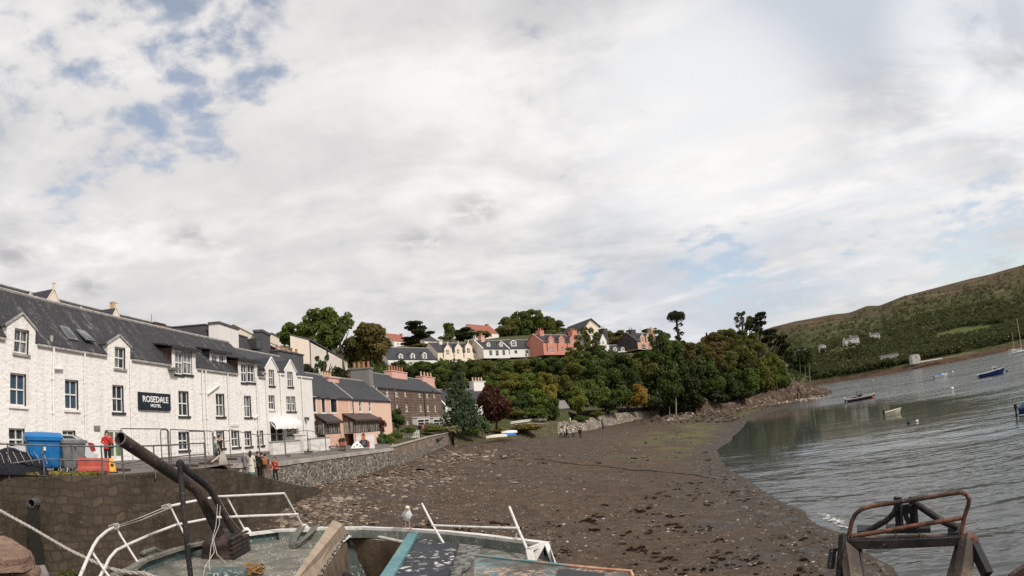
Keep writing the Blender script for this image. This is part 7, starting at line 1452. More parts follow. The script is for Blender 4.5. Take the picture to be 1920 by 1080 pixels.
# navy boat cut by the picture edge
L = 5.4; root = boat_root('covered_boat', 'dark navy boat with blue cover at the right edge', 1953, 772, hd(1953, 772, .06)); add_hull(root, L, 2.1, .85, M_BOATB, M_BOATBK, M_BOATB, .8); mb = MB(); mb.loft([[Vector((x, y, z)) for y, z in ((-.98, .8), (-.6, h*.8+.3), (0, h+.3), (.6, h*.8+.3), (.98, .8))] for x, h in ((-2.6, .7), (-1.8, 1.1), (.5, 1.25), (2.2, .9))]); mb.build('boat_cover', plain('navy_cover', (.02, .05, .12), (.015, .035, .09), 4, .7, .3), root, True); outboard(root, -L/2-.3, .7); mb = MB(); mb.slab([(-L/2, -.93, .06), (L*.4, -.7, .06), (L*.4, -.72, .2), (-L/2, -.95, .2)], (0, -.03, 0)); mb.build('white_waterline', M_BOATW, root)
# yachts
def yacht(px, py, L, mast, label, off=.15):
    root = boat_root('yacht', label, px, py, hd(px, py, off), group='yachts moored at the right'); add_hull(root, L, L*.3, 1.05, M_BOATW, M_BOATW, M_BOATW, .9); mb = MB(); mb.loft([[Vector((x, y, z)) for x, y in ((-L*.15, -w), (L*.2, -w*.8), (L*.2, w*.8), (-L*.15, w))] for z, w in ((.9, L*.1), (1.5, L*.085))]); mb.build('cabin', M_BOATW, root)
    mb = MB(); mb.tube([(L*.06, 0, 1), (L*.06-mast*.0, 0, mast)], [.17, .11], 8); mb.build('mast', M_CREAMB, root); mb = MB(); mb.tube([(L*.06, 0, 2.0), (-L*.38, 0, 2.1)], .17, 7); mb.build('boom', M_CREAMB, root); mb = MB()
    for x in (L*.5, -L*.48): mb.tube([(x, 0, 1.2), (L*.06, 0, mast-.2)], .03, 4)
    mb.build('stay', M_STEEL, root)
yacht(1901, 659, 11, 15.5, 'smaller white sailing yacht, left of the two at the right edge'); yacht(1914, 662, 15, 21, 'larger white sailing yacht with taller mast, nearest the right edge')
def buoy(px, py, r, m, label):
    p = atz(px, py, 0.0); root = thing('mooring_buoy', label, 'buoy', (p.x, p.y, 0), 0, 'mooring buoys'); mb = MB(); mb.ball((0, 0, r*.45), r, r, r*.92, 12, 8); mb.build('float', m, root, True); mb = MB(); mb.tube([(0, 0, r*1.3), (0, 0, r*1.7)], r*.12, 6); mb.tube([(-r*.15, 0, r*1.7), (r*.15, 0, r*1.7)], r*.08, 5); mb.build('ring', M_STEEL, root)
buoy(1785.5, 730, .42, M_BOATW, 'large white buoy below the navy launch'); buoy(1786.5, 698, .42, M_BOATW, 'white buoy just right of the boat with blue canvas'); buoy(1719.5, 791, .22, M_BOATW, 'white buoy right of the dark buoy'); buoy(1704, 794, .27, M_BOATBK, 'dark buoy floating near the cream dinghy'); buoy(1637, 713, .4, M_BOATW, 'small white buoy far out beyond the inflatable boat'); buoy(1888, 697, .35, M_BOATBK, 'small dark buoy at the bow of the navy launch')
# ------------------------------------------------------------------ the old fishing boat alongside, its gull, the rusty gantry, the pier
PIER = [(-6.2, 6.7), (-6.05, 3.3), (9, 3.2), (9, -9), (-24, -9), (-24, 4), (-9.5, 7.2)]
mb = MB(); mb.loft([[Vector((x, y, z)) for x, y in PIER] for z in (1.0, 5.95)]); struct(tag(mb.build('pier', M_QUAY), 'stone pier the picture is taken from', 'pier'))
def block(label, pts, z, th, m, name='stone_block'):
    P = [atz(px, py, z) for px, py in pts]; c = P[0]; root = thing(name, label, 'stone', (c.x, c.y, z-th), 0, 'stone blocks of the pier end'); b = MB()
    n = len(P); ctr = sum(P, Vector())/n; rings = [[p+Vector((0, 0, -th)) for p in P], [p+Vector((0, 0, -.05)) for p in P], [p.lerp(ctr, .03)+Vector((0, 0, -.012)) for p in P], [p.lerp(ctr, .08)+Vector((0, 0, .0)) for p in P]]
    b.loft(rings); o = b.build('block', m); rebase([o], root)
block('uppermost flat red sandstone block at the pier end', [(-45, 1004), (8, 1003), (24, 1010), (60, 1033), (40, 1040), (-45, 1042)], 6.62, .2, M_SAND)
block('thin red sandstone slab under the uppermost block', [(-45, 1036), (30, 1034), (64, 1040), (46, 1052), (-45, 1054)], 6.40, .14, M_SAND)
block('large red sandstone block lowest at the pier end', [(-45, 1050), (48, 1047), (76, 1060), (60, 1085), (20, 1110), (-45, 1110)], 6.24, .32, M_SAND)
block('worn grey stone block with chipped corner at the pier end', [(30, 1064), (84, 1057), (92, 1074), (96, 1110), (20, 1120)], 6.14, .3, M_GREYR)
for k, (x, y, r) in enumerate(((118, 1071, .07), (104, 1078, .09), (135, 1082, .08))): pass
# --- hull and deck
Zg, Zd = 6.07, 5.90
rim_px = [(245, 1066), (268, 1050), (330, 1030), (400, 1013), (455, 1003), (520, 995), (600, 991), (680, 990), (765, 993), (840, 998), (900, 1004), (965, 1012), (1030, 1020)]
RIM = [(-5.35, 4.7)] + [(p.x, p.y) for p in (atz(x, y, Zg) for x, y in rim_px)] + [(.25, 6.6), (-.2, 4.6)]
root = thing('fishing_boat', 'old green fishing boat with white rails, rusty pipes and open hold at the pier', 'boat', (-2.8, 8.0, 2.4)); FB = root; parts = []
cx, cy = -2.8, 7.6
mb = MB(); mb.loft([[Vector((cx+(x-cx)*k, cy+(y-cy)*k, z)) for x, y in RIM] for z, k in ((2.4, .42), (3.2, .72), (4.4, .9), (5.5, .985), (Zg-.02, 1.0))]); mb.f.pop(); hull = mb.build('hull', M_TEALDK, None, True); parts.append(hull)
A_, B_, C_, D_ = (atz(*p, Zd) for p in ((652, 1006), (772, 1019), (716, 1100), (570, 1110)))
hold = MB(); lo = [Vector((p.x, p.y, Zd-1.3)) for p in (A_, B_, C_, D_)]; hi = [A_, B_, C_, D_]
for i in range(4): hold.quad(hi[i], hi[(i+1) % 4], lo[(i+1) % 4], lo[i])
hold.poly(lo); parts.append(hold.build('hold', M_HOLD))
inn = [Vector((cx+(x-cx)*.985, cy+(y-cy)*.985, Zd)) for x, y in RIM]
# deck panels round the hold
iA = 7
dk = MB(); dk.poly(inn[:iA+1]+[A_, D_]+[Vector((-3.0, 4.8, Zd))]); parts.append(dk.build('foredeck', M_GREEN_DECK))
dk = MB(); dk.poly(inn[iA:10]+[B_, A_]); dk.poly(inn[9:]+[Vector((-1.2, 4.8, Zd)), C_, B_]); dk.poly([D_, C_, Vector((-1.2, 4.8, Zd)), Vector((-3.0, 4.8, Zd))]); parts.append(dk.build('side_deck', M_GREEN_DECK))
cap = MB(); rings = []
for i, (x, y) in enumerate(RIM):
    k = .965; q = Vector((cx+(x-cx)*k, cy+(y-cy)*k, 0)); p = Vector((x, y, 0)); n = (p-q).normalized(); p += n*.03; w = .13
    rings.append([p+Vector((0, 0, Zg-.03)), p+Vector((0, 0, Zg+.03)), p-n*w+Vector((0, 0, Zg+.035)), p-n*w+Vector((0, 0, Zg-.015))])
cap.loft(rings[5:14], False); parts.append(cap.build('gunwale_capping', M_CAP))
cap = MB(); cap.loft(rings[:6], False); parts.append(cap.build('bow_edge', M_GREEN_DECK))
cap = MB()
for i in range(6, 13): a, b = rings[i][3], rings[i+1][3]; cap.quad(a, b, Vector((b.x, b.y, Zd-.02)), Vector((a.x, a.y, Zd-.02)))
parts.append(cap.build('bulwark', flaky('speckled_grey_paint', (.2, .215, .19), (.13, .15, .13), (.5, .48, .44), 14, .8, .54)))
# raised bow whaleback: low green rise with a pale patch
# hatch board, beams, covers
mb = MB(); q = [atz(652, 1000, Zd+.06), atz(587, 1098, Zd+.06), atz(548, 1096, Zd+.30), atz(628, 977, Zd+.42), atz(643, 982, Zd+.36)]; mb.slab(q, Vector((-.03, -.02, .02))); parts.append(mb.build('hatch_board', M_TAN))
ch = MB()
for i in range(15):
    t = i/14; p = atz(651, 1001, Zd+.09).lerp(atz(588, 1096, Zd+.09), t); a = Vector((.03*math.cos(i*1.57), .02, .03*math.sin(i*1.57))); ch.tube([p-a, p+a], .018, 5)
parts.append(ch.build('hatch_chain', M_ROPEG))
mb = MB(); mb.tube([atz(655, 1006, Zd+.03), atz(640, 1018, Zd+.03), atz(575, 1112, Zd+.03)], .022, 6); mb.tube([atz(652, 1006, Zd+.03), atz(690, 1002, Zd+.03), atz(735, 1012, Zd+.03), atz(772, 1020, Zd+.03)], .03, 6); parts.append(mb.build('hold_lip', M_CAP))
mb = MB(); mb.beam(atz(776, 1007, Zd+.13), atz(722, 1098, Zd+.13), .17, .16); parts.append(mb.build('hatch_beam', M_TEAL))
mb = MB(); mb.slab([atz(x, y, Zd+.10) for x, y in ((780, 1017), (860, 1026), (838, 1098), (733, 1092))], (0, 0, .07)); parts.append(mb.build('hatch_cover', M_FLAKEB))
mb = MB(); mb.slab([atz(x, y, Zd+.05) for x, y in ((862, 1025), (905, 1030), (885, 1060), (850, 1090), (842, 1090))], (0, 0, .05)); parts.append(mb.build('side_cover', plain('mottled_grey_cover', (.2, .19, .175), (.05, .05, .047), 9, .8, .3, lo=.45, hi=.58)))
mb = MB(); far = [atz(890, 1041, 6.5), atz(990, 1052, 6.5), atz(1183, 1071, 6.5)]; near = [Vector((p.x*.88, p.y*.84, 6.5)) for p in reversed(far)]; mb.slab(far+near, (0, 0, -.12)); wr = mb.build('cabin_roof', M_FLAKEM); parts.append(wr)
mb = MB(); mb.slab([atz(x, y, 6.505) for x, y in ((1048, 1068), (1134, 1077), (1128, 1092), (1044, 1084))], (0, 0, .012)); parts.append(mb.build('roof_hatch', M_DARKTRIM))
mb = MB(); mb.tube([atz(891, 1041, 6.51), atz(990, 1052, 6.51), atz(1183, 1071, 6.51), atz(1187, 1082, 6.5)], .018, 6); parts.append(mb.build('roof_edge_strip', rusty('flaking_orange_strip', (.5, .2, .11), (.6, .42, .28), (.14, .26, .26), 8)))
bx = MB(); n0 = far[0].lerp(near[2], .2); bx.slab([far[0]+Vector((.1, -.1, -.13)), far[2]+Vector((-.9, -.02, -.13)), near[0]+Vector((-.9, .0, -.13)), near[2]+Vector((.1, 0, -.13))], (0, 0, -.5)); parts.append(bx.build('cabin_side', M_TEAL))
mb = MB(); P0, P1, P2_, P3 = atz(1024, 1018, Zg+.04), atz(997, 1056, Zd+.0), atz(1040, 1062, Zd-.05), atz(992, 1030, Zg+.02)
mb.beam(P3, P0, .07, .05); mb.beam(P0, P2_, .06, .05); mb.beam(P3, P1, .1, .05); mb.beam(P0.lerp(P3, .25), P1, .08, .04); mb.beam(P1, P2_, .06, .05); parts.append(mb.build('stern_bracket', M_CAP))
# white pulpit and stanchions
def tubes(name, paths, r, m, n=8):
    mb = MB()
    for pth in paths: mb.tube(pth, r, n)
    o = mb.build(name, m, None, True); parts.append(o); return o
G_ = lambda x, y: atz(x, y, Zg)
tubes('upper_rail', [[at(408, 931, 11.5), at(470, 928, 11.4), at(533, 925, 11.3)]], .02, M_RAILW); tubes('upper_rail', [[at(310, 951, 10.8), at(345, 943, 11.1), at(408, 931, 11.5)]], .022, M_RAILW)
tubes('upper_rail', [[at(215, 988, 9.5), at(200, 996, 9.1), at(184, 1010, 8.7), at(175, 1024, 8.4), at(163, 1050, 7.9), at(146, 1090, 7.4)]], .022, M_RAILW)
tubes('lower_rail', [[at(560, 964, 11.35), at(480, 967, 11.5), at(403, 970, 11.6), at(330, 984, 10.9), at(280, 1003, 10.2), at(240, 1021, 9.5), at(218, 1032, 9.1), at(205, 1047, 8.8), at(196, 1065, 8.5), at(182, 1092, 8.1)]], .022, M_RAILW)
for a, b in (((533, 925, 11.3), G_(572, 993)), ((425, 931, 11.5), G_(463, 1001)), ((321, 953, 10.85), G_(356, 1022)), ((217, 989, 9.5), G_(260, 1057)), ((172, 1034, 8.4), at(212, 1092, 8.3))): tubes('rail_post', [[at(*a), b]], .018, M_RAILW)
tubes('lashing_rope', [[at(217, 987, 9.45), at(262, 971, 10.1), at(312, 950, 10.85)], [at(216, 990, 9.45), at(265, 975, 10.1), at(314, 954, 10.85)]], .007, M_ROPE, 5)
for px, py, d in ((214, 988, 9.45), (312, 951, 10.8)):
    c = at(px, py, d); kn = MB()
    for i in range(5): a = i*.9; kn.tube([c+Vector((.06*math.cos(a+k*1.05), .03*math.sin(k*2.1), .04*math.sin(a+k*1.05)))+Vector((.025*(i-2), 0, .008*(i-2))) for k in range(7)], .010, 5)
    parts.append(kn.build('lashing_knot', M_ROPE))
tubes('stanchion', [[at(791, 944, 10.2), at(812, 985, 9.95), atz(832, 1019, Zg)]], .018, M_RAILW); tubes('stanchion', [[at(955, 950, 9.6), at(971, 990, 9.35), atz(989, 1031, Zg-.02)]], .02, M_RAILW); tubes('cross_rail', [[at(812, 985, 9.93), at(971, 990, 9.33)]], .019, M_RAILW); tubes('rail_brace', [[at(969, 1000, 9.3), atz(963, 1026, Zd)]], .014, M_RAILW)
for c in (at(812, 985, 9.94), at(971, 990, 9.34)): mb = MB(); mb.ball(c, .03, n=8, m=5); parts.append(mb.build('rail_joint', M_RAILW))
for c in (G_(463, 1001), G_(572, 994)): mb = MB(); mb.loft([ering((c.x, c.y, c.z+z), r, r, 8) for z, r in ((-.02, .1), (.05, .09), (.12, .035))]); parts.append(mb.build('rail_foot', M_CAP))
# exhaust pipe, pole and dark boom
d0 = at(225, 822, 8.3); pth = [d0, at(285, 862, 8.9), at(340, 899, 9.4), at(356, 908, 9.55), at(368, 918, 9.65), at(378, 933, 9.72), at(412, 1002, 9.95)]
ex = MB(); ex.tube(pth, [.088, .088, .088, .09, .09, .088, .085], 16, caps=False); ax = (pth[1]-pth[0]).normalized(); ex.tube([d0, d0+ax*.9], .078, 16, caps=False); exo = ex.build('exhaust_pipe', M_RUST, None, True); parts.append(exo)
rg = MB(); rings = [];  u = ax.orthogonal().normalized(); w = ax.cross(u)
rg.loft([[d0+(u*math.cos(2*PI*k/16)+w*math.sin(2*PI*k/16))*r+ax*z for k in range(16)] for r, z in ((.092, .015), (.092, -.006), (.079, -.006), (.079, .015))], False); parts.append(rg.build('pipe_lip', M_STEEL))
tubes('pole', [[at(337, 868, 8.75), at(345, 960, 8.7), at(360, 1100, 8.6)]], .040, M_RUST2, 10); tubes('boom', [[at(338, 872, 8.85), at(385, 909, 9.3), at(394, 917, 9.4), at(404, 934, 9.5), at(437, 996, 9.9)]], .054, M_RUST2, 10)
mb = MB(); c = at(338, 870, 8.8); mb.ball(c, .065, n=9, m=6); parts.append(mb.build('boom_joint', M_RUST2))
# ribbed winch housing at the foot of the pipe
wc = atz(420, 1016, 6.12); ux = (atz(448, 1004, 6.12)-atz(396, 1030, 6.12)).normalized(); uy = Vector((-ux.y, ux.x, 0)); hb = MB(); P = lambda a, b, z: wc+ux*a+uy*b+Vector((0, 0, z))
hb.loft([[P(a*w, b*w, z) for a, b in ((-.36, -.24), (.36, -.24), (.36, .24), (-.36, .24))] for z, w in ((-.24, 1.15), (.0, 1.05), (.14, .8), (.2, .5))]); parts.append(hb.build('winch_housing', M_RUST)); rb = MB()
for i in range(5): y = -.28+.0*i; t = -.3+.15*i; rb.beam(P(-.4, -.30, .06-.07*i), P(.4, -.30, .06-.07*i), .05, .035)
for i in range(5): rb.beam(P(-.42, -.29, .12-.075*i), P(.42, -.29, .12-.075*i), .06, .03)
parts.append(rb.build('winch_rib', M_RUST))
bxp = atz(428, 1066, 6.12); mb = MB(); mb.loft([[bxp+Vector((x*math.cos(.35)-y*math.sin(.35), x*math.sin(.35)+y*math.cos(.35), z)) for x, y in ((-.24, -.3), (.24, -.3), (.24, .12), (-.24, .12))] for z in (-.22, .0)]); parts.append(mb.build('deck_box', M_TEALDK))
clt = MB(); a, b = atz(268, 1036, 6.18), atz(290, 1028, 6.2); clt.tube([atz(264, 1040, 6.1), a, b, atz(300, 1034, 6.1)], .03, 7); clt.tube([a, atz(272, 1050, 6.0)], .035, 7); parts.append(clt.build('fairlead', M_ROPEG))
# ropes on the boat
def strand(name, pts, r, m): tubes(name, [pts], r, m, 6)
strand('hanging_rope', [at(408, 945, 9.4), at(405, 985, 9.4), at(398, 1012, 9.3), at(402, 1035, 9.1), at(385, 1062, 8.9), at(378, 1095, 8.7)], .006, M_ROPE); strand('hanging_rope', [at(413, 948, 9.45), at(411, 985, 9.4), at(396, 1022, 9.2), at(392, 1058, 8.9), at(398, 1095, 8.7)], .006, M_ROPE); strand('hanging_rope', [at(400, 1010, 9.3), at(407, 1040, 9.0), at(424, 1056, 8.8)], .006, M_ROPE); strand('hanging_rope', [at(410, 932, 9.6), at(424, 958, 9.8), at(442, 985, 10.2), G_(458, 1001)], .006, M_ROPE)
co = MB(); c0 = G_(572, 995); e = atz(550, 1027, Zd+.03)
for k in range(5):
    a = c0+Vector((.02*k, 0, .03)); P_ = []
    for i in range(13):
        t = i/12; m_ = a.lerp(e, math.sin(PI*t)); m_ += Vector((.12*math.cos(PI*t)+.02*k, .05*math.cos(PI*t), .03+.012*k)); m_.z = max(m_.z, Zd+.015+.01*k); P_.append(m_)
    co.tube(P_, .013, 5)
parts.append(co.build('rope_coil', M_ROPEG)); co = MB(); rr = random.Random(3); c0 = atz(462, 1003, Zg+.05)-Vector((.12, .12, .1))
for k in range(7): a = rr.uniform(0, 6); co.tube([c0+Vector((.11*math.cos(a+i*.9)*rr.uniform(.7, 1.1), .11*math.sin(a+i*.9), .02*k*.6+.01*i)) for i in range(7)], .012, 5)
parts.append(co.build('rope_coil', M_ROPE)); co = MB(); c0 = atz(472, 1072, Zd+.06)
for k in range(16): a = rr.uniform(0, 6); r_ = rr.uniform(.08, .2); co.tube([c0+Vector((r_*math.cos(a+i*.8)*rr.uniform(.7, 1.2), r_*math.sin(a+i*.8), rr.uniform(-.02, .1))) for i in range(7)], .012, 4)
parts.append(co.build('net_twine', M_ROPEO))
co = MB(); c0 = atz(645, 1088, Zd-.6)
for k in range(3): co.tube([c0+Vector((.18*math.cos(i*.5+.4), .05*k, .12*math.sin(i*.5))) for i in range(7)], .02, 5)
parts.append(co.build('hose_loop', M_BLACK)); rebase(parts, FB)
for o in parts:
    if o.name.startswith('pipe_lip'): o.parent = exo; o.location = (0, 0, 0)
# mooring rope from the quay to the bow, twisted
def twisted(pts, r, name, label):
    root = thing(name, label, 'rope', pts[0]); P = []
    for a, b in zip(pts[:-1], pts[1:]):
        n = max(3, int((b-a).length/.035))
        for i in range(n): P.append(a.lerp(b, i/n))
    mb = MB()
    for s in range(3):
        Q = []
        for i, p in enumerate(P): an = i*.55+s*2*PI/3; t = (P[min(i+1, len(P)-1)]-P[max(0, i-1)]).normalized(); u = t.orthogonal().normalized(); w = t.cross(u); Q.append(p-pts[0]+(u*math.cos(an)+w*math.sin(an))*r*.55)
        mb.tube(Q, r*.6, 5)
    mb.build('strands', M_ROPE, root); return root
twisted([at(-60, 925, 13.0), at(0, 957, 12.0), at(60, 990, 11.1), at(130, 1031, 10.0), at(200, 1064, 9.1), at(222, 1070, 8.9)], .025, 'mooring_rope', 'thick pale mooring rope stretched from the quay to the bow rail')
twisted([at(218, 1069, 8.85), at(245, 1074, 8.6), at(268, 1074, 8.4), at(292, 1083, 8.2), at(300, 1095, 8.1)], .027, 'mooring_rope', 'thick pale rope end lying on the bow of the boat')
# weed at the pier foot
o = bpy.data.objects.new('crown', CROWN['spike']); p = at(128, 1082, 8.9); root = thing('weed_tuft', 'tuft of green weed between the pier stones and the boat', 'plant', p); COL.objects.link(o); o.parent = root; o.scale = (.15, .15, .17); o.color = (.05, .05, .016, 1)

# --- herring gull on the gunwale
gp = atz(765, 992, Zg+.035); gl = thing('gull', 'white and grey gull standing on the boat edge', 'bird', gp, math.atan2(-gp.x, gp.y)+PI+.22); k = 1.0; gl.scale = (1.1, 1.1, 1.1)
def gr(y, z, rx, rz, n=12): return [Vector((rx*math.cos(2*PI*i/n), y, z+rz*math.sin(2*PI*i/n))) for i in range(n)]
mb = MB(); mb.loft([gr(-.21, .15, .018, .008), gr(-.15, .165, .035, .022), gr(-.08, .19, .062, .058), gr(.0, .215, .078, .083), gr(.05, .245, .072, .08), gr(.085, .285, .052, .055), gr(.095, .325, .036, .04), gr(.10, .36, .038, .040), gr(.125, .365, .034, .034), gr(.148, .362, .018, .018)]); mb.build('body', plain('white_feathers', (.80, .78, .75), (.72, .69, .66), 14, .8, .2, 40), gl, True)
for s in (-1, 1):
    mb = MB(); mb.loft([[Vector((s*(x+.012), y, z)) for x, z in ((.03, zc+.05*w), (.075, zc+.02*w), (.082, zc-.03*w), (.06, zc-.06*w))] for y, zc, w in ((.05, .24, .6), (.0, .235, 1.0), (-.08, .21, .9), (-.16, .175, .5), (-.25, .145, .15))]); mb.build('wing', plain('grey_feathers', (.30, .30, .31), (.24, .24, .25), 12, .8, .2, 40), gl, True)
    mb = MB(); mb.tube([(s*.032, -.005, .15), (s*.032, .0, .08), (s*.033, .002, .0)], .0075, 6); lg = mb.build('leg', plain('pink_leg', (.5, .27, .22), (.45, .24, .2), 9, .6, .1), gl); mb = MB()
    for a in (-.5, 0, .5): mb.tube([(s*.033, .0, .006), (s*.033+.045*math.sin(a), .05*math.cos(a), .004)], .006, 5)
    mb.build('foot', MATS['pink_leg'] if 'pink_leg' in MATS else M_SKIN, lg); mb = MB(); mb.ball((s*.030, .128, .372), .007, n=6, m=4); mb.build('eye', M_BLACK, gl)
mb = MB(); mb.loft([gr(.145, .36, .014, .013, 8), gr(.175, .357, .011, .011, 8), gr(.20, .35, .006, .009, 8), gr(.208, .344, .002, .003, 8)]); mb.build('beak', plain('yellow_beak', (.6, .42, .06), (.5, .33, .05), 8, .5, .1), gl, True); mb = MB(); mb.box(-.02, .02, -.30, -.2, .135, .15); mb.build('tail', plain('dark_tail', (.5, .5, .5), (.06, .06, .06), 20, .8, .1), gl)

# --- rusty gantry of a work boat at the right
gbase = at(1700, 1080, 6.9); root = thing('work_boat', 'rusty work boat gantry with bent rail and black struts at the lower right', 'boat', (gbase.x, gbase.y, 1.2)); parts = []; D = 7.0
tubes('rail_hoop', [[at(1590, 1028, D), at(1592, 1003, D), at(1597, 978, D), at(1604, 964, D), at(1615, 955, D), at(1634, 949, D), at(1712, 937, D), at(1786, 925, D), at(1801, 923, D), at(1812, 927, D), at(1817, 936, D), at(1816, 946, D), at(1808, 970, D), at(1801, 1006, D)]], .027, M_RUSTRED, 10)
tubes('rail_hoop', [[at(1597, 1005, D-.02), at(1640, 999, D-.02), at(1718, 985, D-.02), at(1803, 971, D-.02)]], .027, M_RUSTRED, 10)
tubes('strut', [[at(1684, 944, D+.12), at(1677, 962, D+.12), at(1662, 976, D+.15), at(1626, 996, D+.2)]], .038, M_RUST2, 10); tubes('strut', [[at(1713, 942, D+.12), at(1752, 968, D+.15), at(1772, 980, D+.2), at(1796, 988, D+.2)]], .038, M_RUST2, 10)
for x in (1684, 1712): mb = MB(); mb.beam(at(x-1, 932, D+.15), at(x+3, 993, D+.15), .035, .12, (0, 1, 0)); parts.append(mb.build('post', M_RUST2))
mb = MB(); mb.slab([at(1686, 948, D+.13), at(1712, 945, D+.13), at(1713, 962, D+.13), at(1703, 964, D+.13), at(1690, 963, D+.13)], (0, .04, 0)); mb.tube([at(1697, 962, D+.13), at(1700, 972, D+.13), at(1704, 980, D+.13), at(1700, 990, D+.13)], .03, 8); parts.append(mb.build('hook_plate', M_RUST2))
mb = MB(); mb.slab([at(1586, 1014, D+.05), at(1816, 1005, D+.05), at(1808, 997, D+.4), at(1605, 1004, D+.4)], (0, 0, -.03)); parts.append(mb.build('platform', M_RUSTBEAM)); mb = MB(); mb.beam(at(1583, 1020, D), at(1818, 1012, D), .10, .095); parts.append(mb.build('cross_beam', M_RUST2))
for x in (1680, 1724): mb = MB(); mb.beam(at(x, 1003, D+.03), at(x+2, 1016, D), .012, .05); mb.beam(at(x-1, 1000, D+.3), at(x, 1004, D+.03), .012, .05); parts.append(mb.build('gusset', M_RUSTBEAM))
for x0, x1, y0, y1 in ((1607, 1634, 992, 1004), (1661, 1745, 990, 1001), (1777, 1803, 989, 1008)): mb = MB(); mb.slab([at(x0, y1, D+.15), at(x1, y1-2, D+.15), at(x1, y0, D+.32), at(x0, y0, D+.32)], (0, .0, .05)); parts.append(mb.build('fender_pad', M_BLACK))
dn = lambda x, y, d, z: Vector(((lambda p: p.x)(at(x, y, d)), (lambda p: p.y)(at(x, y, d)), z))
a = at(1591, 1024, D); b = at(1600, 1085, D-.35); b2 = a+(b-a)*3; mb = MB(); mb.beam(a, b2, .17, .12, (0, 1, 0)); parts.append(mb.build('leg', M_RUSTBEAM)); a = at(1581, 1002, D+.02); b = at(1575, 1085, D-.2); mb = MB(); mb.beam(a, a+(b-a)*2.2, .06, .1, (0, 1, 0)); parts.append(mb.build('side_post', M_RUST2)); a = at(1610, 1032, D); b = at(1614, 1085, D-.3); mb = MB(); mb.beam(a, a+(b-a)*2.5, .035, .08, (0, 1, 0)); parts.append(mb.build('side_post', M_RUST2))
mb = MB(); mb.beam(at(1562, 1030, D), at(1557, 1066, D-.1), .07, .05, (0, 1, 0)); mb.beam(at(1562, 1031, D), at(1580, 1029, D), .03, .03); parts.append(mb.build('side_plate', M_RUST2))
a = at(1816, 1010, D); b = at(1806, 1070, D-.3); mb = MB(); mb.beam(a, a+(b-a)*3, .19, .12, (0, 1, 0)); parts.append(mb.build('leg', M_RUSTBEAM)); a = at(1800, 1022, D+.03); b = at(1787, 1070, D-.3); mb = MB(); mb.beam(a, a+(b-a)*2.4, .06, .1, (0, 1, 0)); parts.append(mb.build('side_post', M_RUST2)); mb = MB(); mb.beam(at(1823, 1018, D), at(1852, 1078, D-.3), .1, .1, (0, 1, 0)); parts.append(mb.build('brace', M_RUST2))
mb = MB(); c = at(1816, 1008, D); mb.ball(c, .09, .09, .06, 9, 6); mb.ball(at(1826, 1014, D), .06, n=8, m=5); parts.append(mb.build('bracket', M_RUSTRED))
# winch drum seen just at the lower edge
dc = at(1808, 1135, 5.9); mb = MB(); ax = Vector((.25, .35, 1)).normalized(); u = ax.orthogonal().normalized(); w = ax.cross(u); rim = lambda r, z, n=36: [dc+(u*math.cos(2*PI*k/n)+w*math.sin(2*PI*k/n))*r+ax*z for k in range(n)]
mb.loft([rim(.50, -.12), rim(.50, .0), rim(.47, .02), rim(.43, -.02), rim(.2, -.05)]); dr = mb.build('winch_drum', M_RUSTRED, None, True); parts.append(dr)
mb = MB(); mb.beam(at(1895, 1085, 6.2), at(1925, 1064, 6.3), .08, .08); parts.append(mb.build('side_frame', M_RUST))
mb = MB(); hl = [(2.4, 3.6), (2.6, 6.2), (3.4, 7.0), (5.2, 6.2), (6.2, 4.6), (5.8, 3.4)]; mb.loft([[Vector((4.3+(x-4.3)*k, 5+(y-5)*k, z)) for x, y in hl] for z, k in ((1.2, .5), (2.4, .9), (4.2, 1.0))]); parts.append(mb.build('hull', M_RUST)); rebase(parts, root)
# ------------------------------------------------------------------ rocky point, boulders, loose stones
M_ROCK = stones('shore_rock', ((.085, .056, .04), (.13, .09, .066), (.26, .2, .15)), (.035, .024, .017), .8, 1.4, .05, 1.0, .6, .9, (.07, .045, .03), .6)
def loose(name, c1, c2, c3):
    m, N, co = newmat(name); r = N('ShaderNodeNewGeometry').outputs['Random Per Island']; c = N.mix(N.ramp(r, .1, .6, 0, 1, False), c1, c2); c = N.mix(N.ramp(r, .72, .95, 0, 1, False), c, c3); c = N.mix(N.ramp(N.noise(co, 7, 5, .65), .42, .66, 0, .6), c, tuple(x*.55 for x in c1)); finish(N, c, .9, N.noise(co, 12, 4), .5, .02, .2); return m
M_ROCKP = loose('pale_stone', (.13, .092, .066), (.24, .18, .135), (.42, .35, .28)); M_ROCKD = loose('dark_stone', (.05, .036, .027), (.09, .068, .05), (.16, .125, .095))
def crag(name, label, pts, seed, m=None):
    """rock outcrop: pts = [(px, py_top, py_foot, d, thickness)] as a lumpy ridge"""
    g = random.Random(seed); rings = []; P = []
    for a, b in zip(pts[:-1], pts[1:]):
        for k in range(4): P.append([a[i]+(b[i]-a[i])*k/4 for i in range(5)])
    P.append(list(pts[-1]))
    for px, yt, yf, d, th in P:
        T_, B_ = at(px, yt+g.uniform(-1.5, 1.5), d), at(px, yf, d); v = Vector((ray(px, yf)[0], ray(px, yf)[1], 0)).normalized(); h = T_.z-B_.z; rg = []
        for f, dz in ((-th*1.05, -.6), (-th*.85, .12), (-th*.55, .4), (-th*.4, .62), (-th*.1, .86), (0, 1.0), (th*.6, .95), (th*1.4, .3), (th*1.8, -.6)):
            q = B_+v*(f+g.uniform(-.16, .16)*th); q.z = B_.z+h*dz+g.uniform(-.05, .05)*h*(dz > 0)-(0.8 if dz < 0 else 0); rg.append(q)
        rings.append(rg)
    mb = MB(); mb.loft(rings); root = thing(name, label, 'rock', at(*[pts[0][i] for i in (0, 2, 3)])); o = mb.build('rock_face', m or M_ROCK); rebase([o], root); return root
